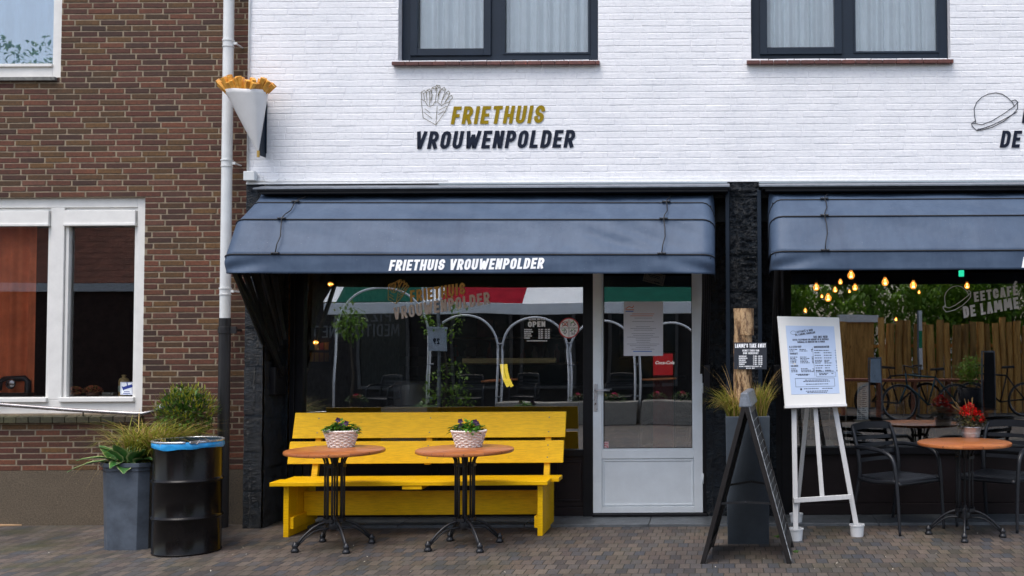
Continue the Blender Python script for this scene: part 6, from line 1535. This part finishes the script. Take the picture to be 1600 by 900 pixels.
# bent tube arches
m_arch = m_tubew; DA = 10.6
def arch(x0, x1, ytop, ybase, D, label, posts=True):
    t = thing('tube_arch', label, 'arch', V((x0 + x1) / 2, ybase, D), 'white tube arches of the terrace')
    a = V(x0, ybase, D); b_ = V(x1, ybase, D); top = V(x0, ytop, D).z; r0 = (b_.x - a.x) / 2; cx = (a.x + b_.x) / 2; ry = min(r0 * .95, top - .6)
    P = [(a.x, a.y, 0), (a.x, a.y, top - ry)] + [(cx - r0 * math.cos(R(k * 9)), a.y, top - ry + ry * math.sin(R(k * 9))) for k in range(21)] + [(b_.x, b_.y, top - ry), (b_.x, b_.y, 0)]
    mb = MB(); mb.tube(P, .021, 10); build(mb, 'tube', m_arch, t, smooth=True)
    mb = MB()
    for z in (.5, 1.1, 1.5):
        mb.tube([(b_.x - .02, b_.y, z), (b_.x + .10, b_.y, z)], .02, 8)
    build(mb, 'clamp', m_zinc, t)
arch(523, 668, 449, 660, DA, 'largest tube arch at the terrace corner'); arch(670, 776, 494, 668, DA, 'tube arch beside the letter box'); arch(783, 888, 495, 668, DA, 'tube arch behind the opening hours')
arch(892, 992, 502, 668, DA, 'tube arch reflected beside the door frame'); arch(1000, 1096, 504, 668, DA, 'tube arch reflected in the door pane')
mb_ = thing('letter_box', 'grey letter box with house number 29', 'letter box', V(683, 550, 10.3)); a, b_ = V(668, 511, 10.3), V(697, 549, 10.3)
mb = MB(); mb.box(a.x, b_.x, a.y - .12, a.y, b_.z, a.z - .03); mb.prism([(a.x - .015, a.z - .03), (b_.x + .015, a.z - .03), (b_.x + .0, a.z + .01), (a.x, a.z + .01)], a.y - .14, a.y + .01); build(mb, 'box', M('pale_grey_metal', (.45, .52, .58), .4), mb_, bevel=.004)
mb = MB(); lettering(mb, '29', (b_.x - .12, a.y + .001, b_.z + .13), (-1, 0, 0), (0, 0, 1), (0, 1, 0), .12, width=.13, t=.2); build(mb, 'number', m_black_letter, mb_)
mb = MB(); mb.tube([((a.x + b_.x) / 2, a.y - .15, 0), ((a.x + b_.x) / 2, a.y - .15, 2.3)], .03, 10); build(mb, 'post', m_zinc, mb_)
# concrete flower trough
tr = thing('flower_trough', 'low exposed concrete trough with pink and yellow flowers across the street', 'planter', (-1, -9.8, 0)); Yt = GP - 10.2
mb = MB(); mb.box(-4.2, V(998, 650, 10.2).x - .03, Yt - .45, Yt, 0, .42); mb.box(V(1003, 650, 10.2).x, 1.0, Yt - .45, Yt, 0, .42); build(mb, 'box', M('pale_exposed_concrete', (.30, .28, .24), .85, var=.3, vs=60), tr, bevel=.01)
rr = random.Random(44)
for px, c_ in ((945, 'y'), (962, 'p'), (1028, 'p'), (1067, 'p'), (560, 'p'), (905, 'p')):
    p = V(px, 648, 10.5); mb = MB(); m2 = MB()
    for i in range(90): d = rdir(rr, 0, 1); leaf(mb, (p.x + d.x * .16, Yt - .2 + d.y * .1, .44 + d.z * .1), d, (0, 0, 1), .06, .03)
    for i in range(60): d = rdir(rr, 0, 1); leaf(m2, (p.x + d.x * .05, Yt - .18 + d.y * .05, .52 + d.z * .05), d, (0, 0, 1), .03, .03, seg=2)
    build(mb, 'plant', m_gr2, tr); build(m2, 'flower', M('magenta_petal', (.6, .02, .12), .5) if c_ == 'p' else M('yellow_petal', (.8, .55, .02), .5), tr)
def crown(mb, c_, rx, ry, rz, n, rr, s0=.10, s1=.2):
    for i in range(n):
        d = rdir(rr); q = rr.random() ** .4; k = 1 + .45 * noise.noise(d * 1.9 + Vector(c_)); p = Vector(c_) + Vector((d.x * rx, d.y * ry, d.z * rz)) * (q * k)
        if noise.noise(p * 1.1) < -.18: continue
        leaf(mb, p, rdir(rr), (0, 0, 1), rr.uniform(s0, s1), rr.uniform(s0, s1) * .55, seg=2)
m_tree = m_leaf('street_tree_leaf', (.10, .24, .02), (.24, .40, .045), .5, trans=.35); m_trunk = M('grey_brown_bark', (.07, .055, .04), .9, var=.3, vs=8)
# climbing plants on the terrace
for px, py, D, s, lab in ((545, 505, 10.4, .35, 'leafy climber on the leftmost arch'), (690, 500, 10.45, .42, 'leafy climber above the letter box'), (700, 610, 10.5, .5, 'leafy shrub under the letter box')):
    p = V(px, py, D); t = thing('climber', lab + ' across the street', 'plant', (p.x, p.y, 0)); mb = MB(); crown(mb, p, s, .2, s * 1.1, 420, rr, .05, .10); build(mb, 'foliage', m_tree, t)
    mb = MB(); mb.tube([(p.x, p.y, 0), (p.x + .1, p.y, p.z * .5), p], .02, 6); build(mb, 'stem', m_trunk, t)
# palisade of round posts
m_pal, nt, b = nodes('weathered_chestnut_post'); v = coords(nt, (1, 1, .12)); n = tex_noise(nt, v, 14, 6, .7); r = ramp(nt, n.outputs['Fac'], [(.3, (.20, .09, .02)), (.5, (.58, .31, .08)), (.7, (.80, .48, .14))]); gi = nt.nodes.new('ShaderNodeNewGeometry'); r2 = ramp(nt, gi.outputs['Random Per Island'], [(0, (.5, .5, .5)), (1, (1.2, 1.15, 1.1))])
nt.links.new(mixc(nt, 1, r.outputs[0], r2.outputs[0], 'MULTIPLY'), b.inputs['Base Color']); b.inputs['Roughness'].default_value = .8
fe = thing('palisade_fence', 'palisade of round chestnut posts across the street', 'fence', (4, -13, 0)); px = 1308
mb = MB(); rr = random.Random(10)
while px < 1760:
    w = rr.uniform(10, 14.5)
    if px + w < 1324 or px > 1362:
        p = V(px + w / 2, 510, 12.8 + rr.uniform(-.05, .05)); rr0 = w / 2 * (DC + GP + 12.8) / FPX * .98; zt_ = 1.6 + rr.uniform(.18, .42)
        mb.tube([(p.x, p.y, 0), (p.x + rr.uniform(-.02, .02), p.y, 1.0), (p.x + rr.uniform(-.03, .03), p.y, zt_)], [rr0, rr0 * 1.0, rr0 * .93], 12)
    px += w + .4
build(mb, 'posts', m_pal, fe, smooth=True, auto=True)
mb = MB(); a, b_ = V(1308, 522, 12.9), V(1760, 520, 12.9); mb.box(a.x, b_.x, a.y - .06, a.y - .02, 1.35, 1.42); build(mb, 'rail', m_pal, fe)
# hut beyond gap, pale boards
hu = thing('garden_shed', 'timber shed with white fascia beyond the palisade', 'shed', V(1342, 560, 15)); a, b_ = V(1318, 503, 15), V(1366, 640, 15); mb = MB(); mb.box(a.x, b_.x, a.y - 2, a.y, 0, a.z); build(mb, 'wall', m_pal, hu); mb = MB(); mb.box(a.x - .1, b_.x + .1, a.y - 2.2, a.y + .08, a.z, a.z + .16); build(mb, 'roof', m_wh, hu)
# banner flag green white
fg = thing('banner', 'narrow green and white banner beside the palisade', 'banner', V(1438, 600, 12)); a, b_ = V(1434, 485, 12), V(1442, 575, 12); zz = [V(1434, y, 12).z for y in (485, 518, 545, 577)]
for k, mt in ((0, m_wh), (1, M('banner_green', (.01, .28, .13), .6)), (2, m_wh)): mb = MB(); mb.box(a.x, b_.x, a.y - .02, a.y, zz[k + 1], zz[k]); build(mb, 'cloth', mt, fg)
mb = MB(); mb.tube([(a.x, a.y, 0), (a.x, a.y, zz[0])], .02, 8); build(mb, 'pole', m_zinc, fg)
# trees
rr = random.Random(60)
TR_ = [((4.0, -20, 5.0), 3.2, 2.4, 2.9), ((8.2, -21, 5.4), 3.0, 2.4, 3.4), ((12.5, -20, 4.6), 3.0, 2.6, 3.4), ((1.2, -22, 4.3), 1.6, 2.2, 2.6), ((16, -23, 5), 3.5, 3, 3.5), ((-18.2, -19.5, 6.0), 2.2, 2.5, 4.0), ((-21.8, -20.5, 5.5), 2.4, 2.5, 3.9), ((6.2, -17.5, 3.1), 1.7, 1.2, 1.7), ((9.8, -17.8, 3.0), 1.9, 1.2, 1.7)]
for i, (c_, rx, ry, rz) in enumerate(TR_):
    t = thing('street_tree', 'leafy street tree %s across the street' % ('first', 'second', 'third', 'fourth', 'fifth', 'sixth', 'seventh', 'eighth', 'ninth')[i], 'tree', (c_[0], c_[1], 0), 'trees across the street')
    mb = MB(); crown(mb, c_, rx, ry, rz, 14000 if c_[0] < -15 else 9000, rr, *((.12, .22) if c_[0] < -15 else (.18, .32))); build(mb, 'crown', m_tree, t)
    mb = MB(); mb.tube([(c_[0], c_[1], 0), (c_[0] + .1, c_[1], c_[2] * .5), (c_[0], c_[1], c_[2] + rz * .4)], [.18, .13, .05], 8)
    for k in range(5): a = rr.uniform(0, 6.28); mb.tube([(c_[0], c_[1], c_[2] * .5), (c_[0] + math.cos(a) * rx * .5, c_[1] + math.sin(a) * ry * .5, c_[2] + rr.uniform(-.3, .5) * rz)], [.06, .02], 6)
    build(mb, 'trunk', m_trunk, t)
# house opposite with tiled roof (left windows)
op = thing('tiled_roof_house', 'low brick house with red tiled roof across the street', 'house', (-13, -18, 0)); Yo = YB - 15.5
mb = MB(); mb.box(-19.5, -10.0, Yo - 6, Yo, 0, 2.75); build(mb, 'wall', M('dark_brick_across', (.07, .035, .025), .8, var=.4, vs=12), op)
mb = MB(); mb.box(-19.7, -9.8, Yo, Yo + .12, 2.75, 2.95); build(mb, 'gutter', m_wh, op)
mb = MB()
for i in range(24):
    for j in range(46):
        x = -19.7 + 9.9 * j / 46; y = Yo - i * .16; z = 2.95 + i * .15; mb.hexa([(x, y - .02, z - .01), (x + .20, y - .02, z - .01), (x + .20, y - .22, z + .15), (x, y - .22, z + .15), (x, y + .0, z + .03), (x + .20, y + .0, z + .01), (x + .20, y - .2, z + .19), (x, y - .2, z + .21)])
build(mb, 'roof', M('red_roof_tiles', (.22, .075, .045), .75, var=.35, vs=4), op)
# gravel-side sandwich boards, bench rail and bicycles in the cafe reflection
m_bike = M('teal_bicycle_paint', (.02, .075, .095), .35, .3); m_tyre = M('black_rubber', (.012, .012, .012), .7)
def bicycle(px, py, D, colour_mat, label, flip=1):
    o = V(px, py, D); o.z = 0; t = thing('bicycle', label, 'bicycle', o, 'bicycles parked across the street')
    r0 = .34; wb = .56 * flip
    def P(x, z): return o + Vector((x * flip, 0, z))
    for x in (-.54, .54):
        mb = MB(); c_ = P(x, r0); mb.tube([c_ + Vector((r0 * math.cos(R(a)), 0, r0 * math.sin(R(a)))) for a in range(0, 361, 10)], .019, 8, caps=False); w = build(mb, 'wheel', m_tyre, t, smooth=True)
        mb = MB(); mb.tube([c_ + Vector(((r0 - .025) * math.cos(R(a)), 0, (r0 - .025) * math.sin(R(a)))) for a in range(0, 361, 12)], .009, 6, caps=False)
        for a in range(0, 360, 20): mb.tube([c_, c_ + Vector(((r0 - .02) * math.cos(R(a)), 0, (r0 - .02) * math.sin(R(a))))], .0018, 4)
        build(mb, 'rim', m_steel, w)
    mb = MB(); bb = P(.02, .30); st_ = P(.16, .82); hd = P(-.36, .86); hd2 = P(-.40, .68)
    for a, b_ in ((bb, st_), (st_, hd), (bb, hd2), (bb, P(.54, r0)), (st_, P(.54, r0)), (P(-.42, .90), hd2), (hd2, P(-.54, r0))): mb.tube([a, b_], .017, 8)
    build(mb, 'frame', colour_mat, t, smooth=True)
    mb = MB(); mb.tube([st_, P(.19, .95)], .013, 8); mb.hexa([P(.06, .95) + Vector((0, -.03, 0)), P(.32, .96) + Vector((0, -.07, 0)), P(.32, .96) + Vector((0, .07, 0)), P(.06, .95) + Vector((0, .03, 0)), P(.06, .99) + Vector((0, -.02, 0)), P(.32, 1.01) + Vector((0, -.06, 0)), P(.32, 1.01) + Vector((0, .06, 0)), P(.06, .99) + Vector((0, .02, 0))]); build(mb, 'saddle', m_tyre, t, bevel=.01)
    mb = MB(); mb.tube([P(-.42, .9), P(-.44, 1.02)], .012, 8); mb.tube([P(-.30, 1.0) + Vector((0, -.28, 0)), P(-.42, 1.03) + Vector((0, -.18, 0)), P(-.45, 1.03), P(-.42, 1.03) + Vector((0, .18, 0)), P(-.30, 1.0) + Vector((0, .28, 0))], .012, 8); build(mb, 'handlebar', m_tyre, t)
bicycle(1450, 650, 10.9, m_bike, 'teal bicycle parked nearest the terrace'); bicycle(1405, 650, 11.5, m_tyre, 'black bicycle parked behind the teal one', -1); bicycle(1560, 650, 11.8, m_tyre, 'black bicycle parked by the far posts')
for (x0_, y0_, x1_, y1_, D, mt, lab) in ((1359, 562, 1377, 598, 10.2, M('pale_blue_sign_face', (.35, .45, .55), .5), 'framed pavement sign with slanted writing'), (1536, 552, 1554, 640, 10.6, m_black, 'tall black chalk menu board across the street')):
    a, b_ = V(x0_, y0_, D), V(x1_, y1_, D); t = thing('pavement_sign', lab, 'sign', (a.x, a.y, 0)); mb = MB(); mb.hexa([(a.x, a.y, b_.z), (b_.x, a.y, b_.z), (b_.x, a.y - .03, b_.z), (a.x, a.y - .03, b_.z), (a.x + .02, a.y - .05, a.z), (b_.x, a.y - .05, a.z), (b_.x, a.y - .08, a.z), (a.x + .02, a.y - .08, a.z)]); build(mb, 'face', mt, t)
    mb = MB(); frame_ring(mb, a.x - .03, b_.x + .03, 0, a.z + .03, .03, a.y - .10, a.y - .085); build(mb, 'frame', m_zinc, t)
mb = MB(); a, b_ = V(1318, 590, 11.2), V(1540, 600, 11.2); mb.box(a.x, b_.x, a.y - .3, a.y, .72, .77)
for k in range(5): xx = a.x + (b_.x - a.x) * k / 4; mb.box(xx - .03, xx + .03, a.y - .3, a.y, 0, .72)
solo(mb, 'long_table', M('red_brown_plank', (.25, .08, .04), .6), 'long red brown plank table across the street', 'table', ((a.x + b_.x) / 2, a.y, 0), bevel=.005)
mb = MB(); p = V(1515, 588, 11); crown(mb, (p.x, p.y, .95), .26, .26, .28, 900, rr, .03, .06); t = thing('round_shrub', 'clipped round green shrub in a dark pot across the street', 'shrub', (p.x, p.y, 0)); build(mb, 'foliage', m_tree, t)
mb = MB(); mb.lathe([(0, 0), (.2, 0), (.24, .62), (.2, .62), (0, .6)], (p.x, p.y, 0), n=24); build(mb, 'pot', m_black, t, smooth=True)

# terrace furniture and facade joinery across the street
def far_copy(src, px, D, rz, label):
    p = V(px, 640, D); c = dup(src, (p.x, p.y, 0), rz, label); return c
far_copy(ac, 735, 12.2, R(80), 'black armchair on the far terrace left of the pole'); far_copy(ac, 820, 12.4, R(95), 'black armchair on the far terrace behind the opening hours'); far_copy(ac, 600, 12.3, R(110), 'black armchair on the far terrace behind the leftmost arch'); far_copy(ac, 970, 12.3, R(90), 'black armchair on the far terrace seen in the door')
far_copy(bt, 780, 12.5, 0, 'teak bistro table on the far terrace'); far_copy(bt, 1030, 12.5, 0, 'teak bistro table on the far terrace seen in the door')
for px0, px1 in ((560, 640), (706, 800), (812, 900), (950, 1060)):
    a, b_ = V(px0, 500, 14.2), V(px1, 640, 14.2); mb = MB(); frame_ring(mb, a.x, b_.x, .5, 2.6, .07, Yf, Yf + .05); w_ = build(mb, 'window_frame', M('dull_grey_joinery', (.10, .10, .10), .6), fa)
    mb = MB(); mb.box(a.x + .07, b_.x - .07, Yf + .005, Yf + .012, .57, 2.53); build(mb, 'pane', M('dim_far_pane', (.02, .028, .03), .1), w_)
# ---------------------------------------------------------------- furniture inside the fries shop
mb = MB(); a, b_ = W(560, 620, YS + 2.6), W(905, 620, YS + 2.6); mb.box(a.x, b_.x, a.y, a.y + .6, .03, 1.02); mb.box(a.x - .03, b_.x + .03, a.y - .03, a.y + .6, 1.02, 1.06)
solo(mb, 'shop_counter', M('dark_panelled_counter', (.07, .06, .055), .5, var=.3), 'dark serving counter at the back of the fries shop', 'counter', ((a.x + b_.x) / 2, a.y, 0), bevel=.006)
mb = MB(); a, b_ = W(614, 598, YS + .9), W(668, 634, YS + .9); mb.lathe([(0, 0), (.13, 0), (.155, .02), (.16, .21), (.14, .24), (0, .24)], ((a.x + b_.x) / 2, a.y, b_.z), n=28); mb.box((a.x + b_.x) / 2 - .22, (a.x + b_.x) / 2 + .22, a.y - .2, a.y + .2, .03, b_.z)
solo(mb, 'soup_kettle', M('dull_steel_kettle', (.60, .62, .66), .35, .6), 'round steel kettle on its stand inside the fries shop', 'kettle', ((a.x + b_.x) / 2, a.y, .03), smooth=False)
sh = thing('wall_shelf', 'dim wall shelf with bottles behind the serving counter', 'shelf', W(830, 560, YS + 3.9)); a, b_ = W(700, 570, YS + 3.95), W(900, 573, YS + 3.95)
for z in (a.z, a.z + .32): mb = MB(); mb.box(a.x, b_.x, a.y - .12, a.y + .12, z, z + .025); build(mb, 'board', M('pine_shelf', (.30, .20, .10), .6), sh)
rr = random.Random(5)
for i in range(11):
    x = a.x + .1 + i * (b_.x - a.x - .2) / 10; h = rr.uniform(.16, .26); mb = MB(); mb.lathe([(0, 0), (.035, 0), (.036, h * .6), (.014, h * .8), (.013, h), (0, h)], (x, a.y, a.z + .026), n=14)
    solo(mb, 'sauce_bottle', M('sauce_%s' % ('red', 'cream', 'brown')[i % 3], ((.35, .03, .02), (.5, .45, .35), (.10, .05, .02))[i % 3], .3), ('red', 'cream', 'brown')[i % 3] + ' sauce bottle on the dim wall shelf', 'bottle', (x, a.y, a.z + .026), group='bottles on the dim wall shelf', smooth=True)
far = dup(ac, (-1.9, YS + 1.1, .03), R(-75), 'black armchair inside the fries shop near the window'); dup(ac, (-.55, YS + 1.9, .03), R(-110), 'black armchair inside the fries shop behind the door')
for px0, py0_, px1, py1_, c_, lab in ((575, 500, 600, 535, (.4, .36, .3), 'pale framed poster high on the back wall of the fries shop'), (745, 500, 770, 530, (.35, .12, .08), 'reddish framed poster on the back wall of the fries shop'), (968, 505, 990, 560, (.30, .26, .2), 'narrow framed poster on the back wall behind the door')):
    p = W((px0 + px1) / 2, (py0_ + py1_) / 2, YS + 4.1); mb = MB(); quad_px(mb, px0, py0_, px1, py1_, YS + 4.1, .03); solo(mb, 'framed_poster', M('poster_paper', c_, .6, var=.5, vs=6), lab, 'poster', p)
# furniture inside the cafe
for i, (x, y, r_z) in enumerate(((.9, 1.6, 40), (1.9, 2.0, -60), (3.1, 1.8, 150))):
    dup(ac, (x, YS + y, .03), R(r_z), 'black armchair inside the cafe, ' + ('behind the menu board', 'behind the left armchair', 'behind the geranium table')[i])
for i, (x, y) in enumerate(((1.4, 2.3), (2.7, 2.5))): dup(bt, (x, YS + y, .03), 0, 'teak bistro table inside the cafe, ' + ('left', 'right') [i] + ' of the two')

# leafy hedge close behind the palisade
hg = thing('tall_hedge', 'tall leafy hedge right behind the palisade across the street', 'hedge', (6.5, -15.4, 0)); mb = MB(); rr = random.Random(71)
for i in range(15000):
    x = rr.uniform(1.2, 14); hz = 2.9 + .8 * noise.noise(Vector((x * .6, 3, 0))) + .5 * noise.noise(Vector((x * 1.9, 7, 0))); z = rr.random() ** .7 * hz; y = -15.4 + rr.uniform(-.6, .55) * (1 - .4 * z / hz)
    leaf(mb, (x, y, z), rdir(rr), (0, 0, 1), rr.uniform(.12, .22), rr.uniform(.07, .12), seg=2)
build(mb, 'foliage', m_tree, hg)
mb = MB()
for i in range(12): x = 1.6 + i * 1.05; mb.tube([(x, -15.4, 0), (x + .05, -15.4, 1.2), (x, -15.35, 2.2)], [.05, .04, .02], 6)
build(mb, 'stems', m_trunk, hg)
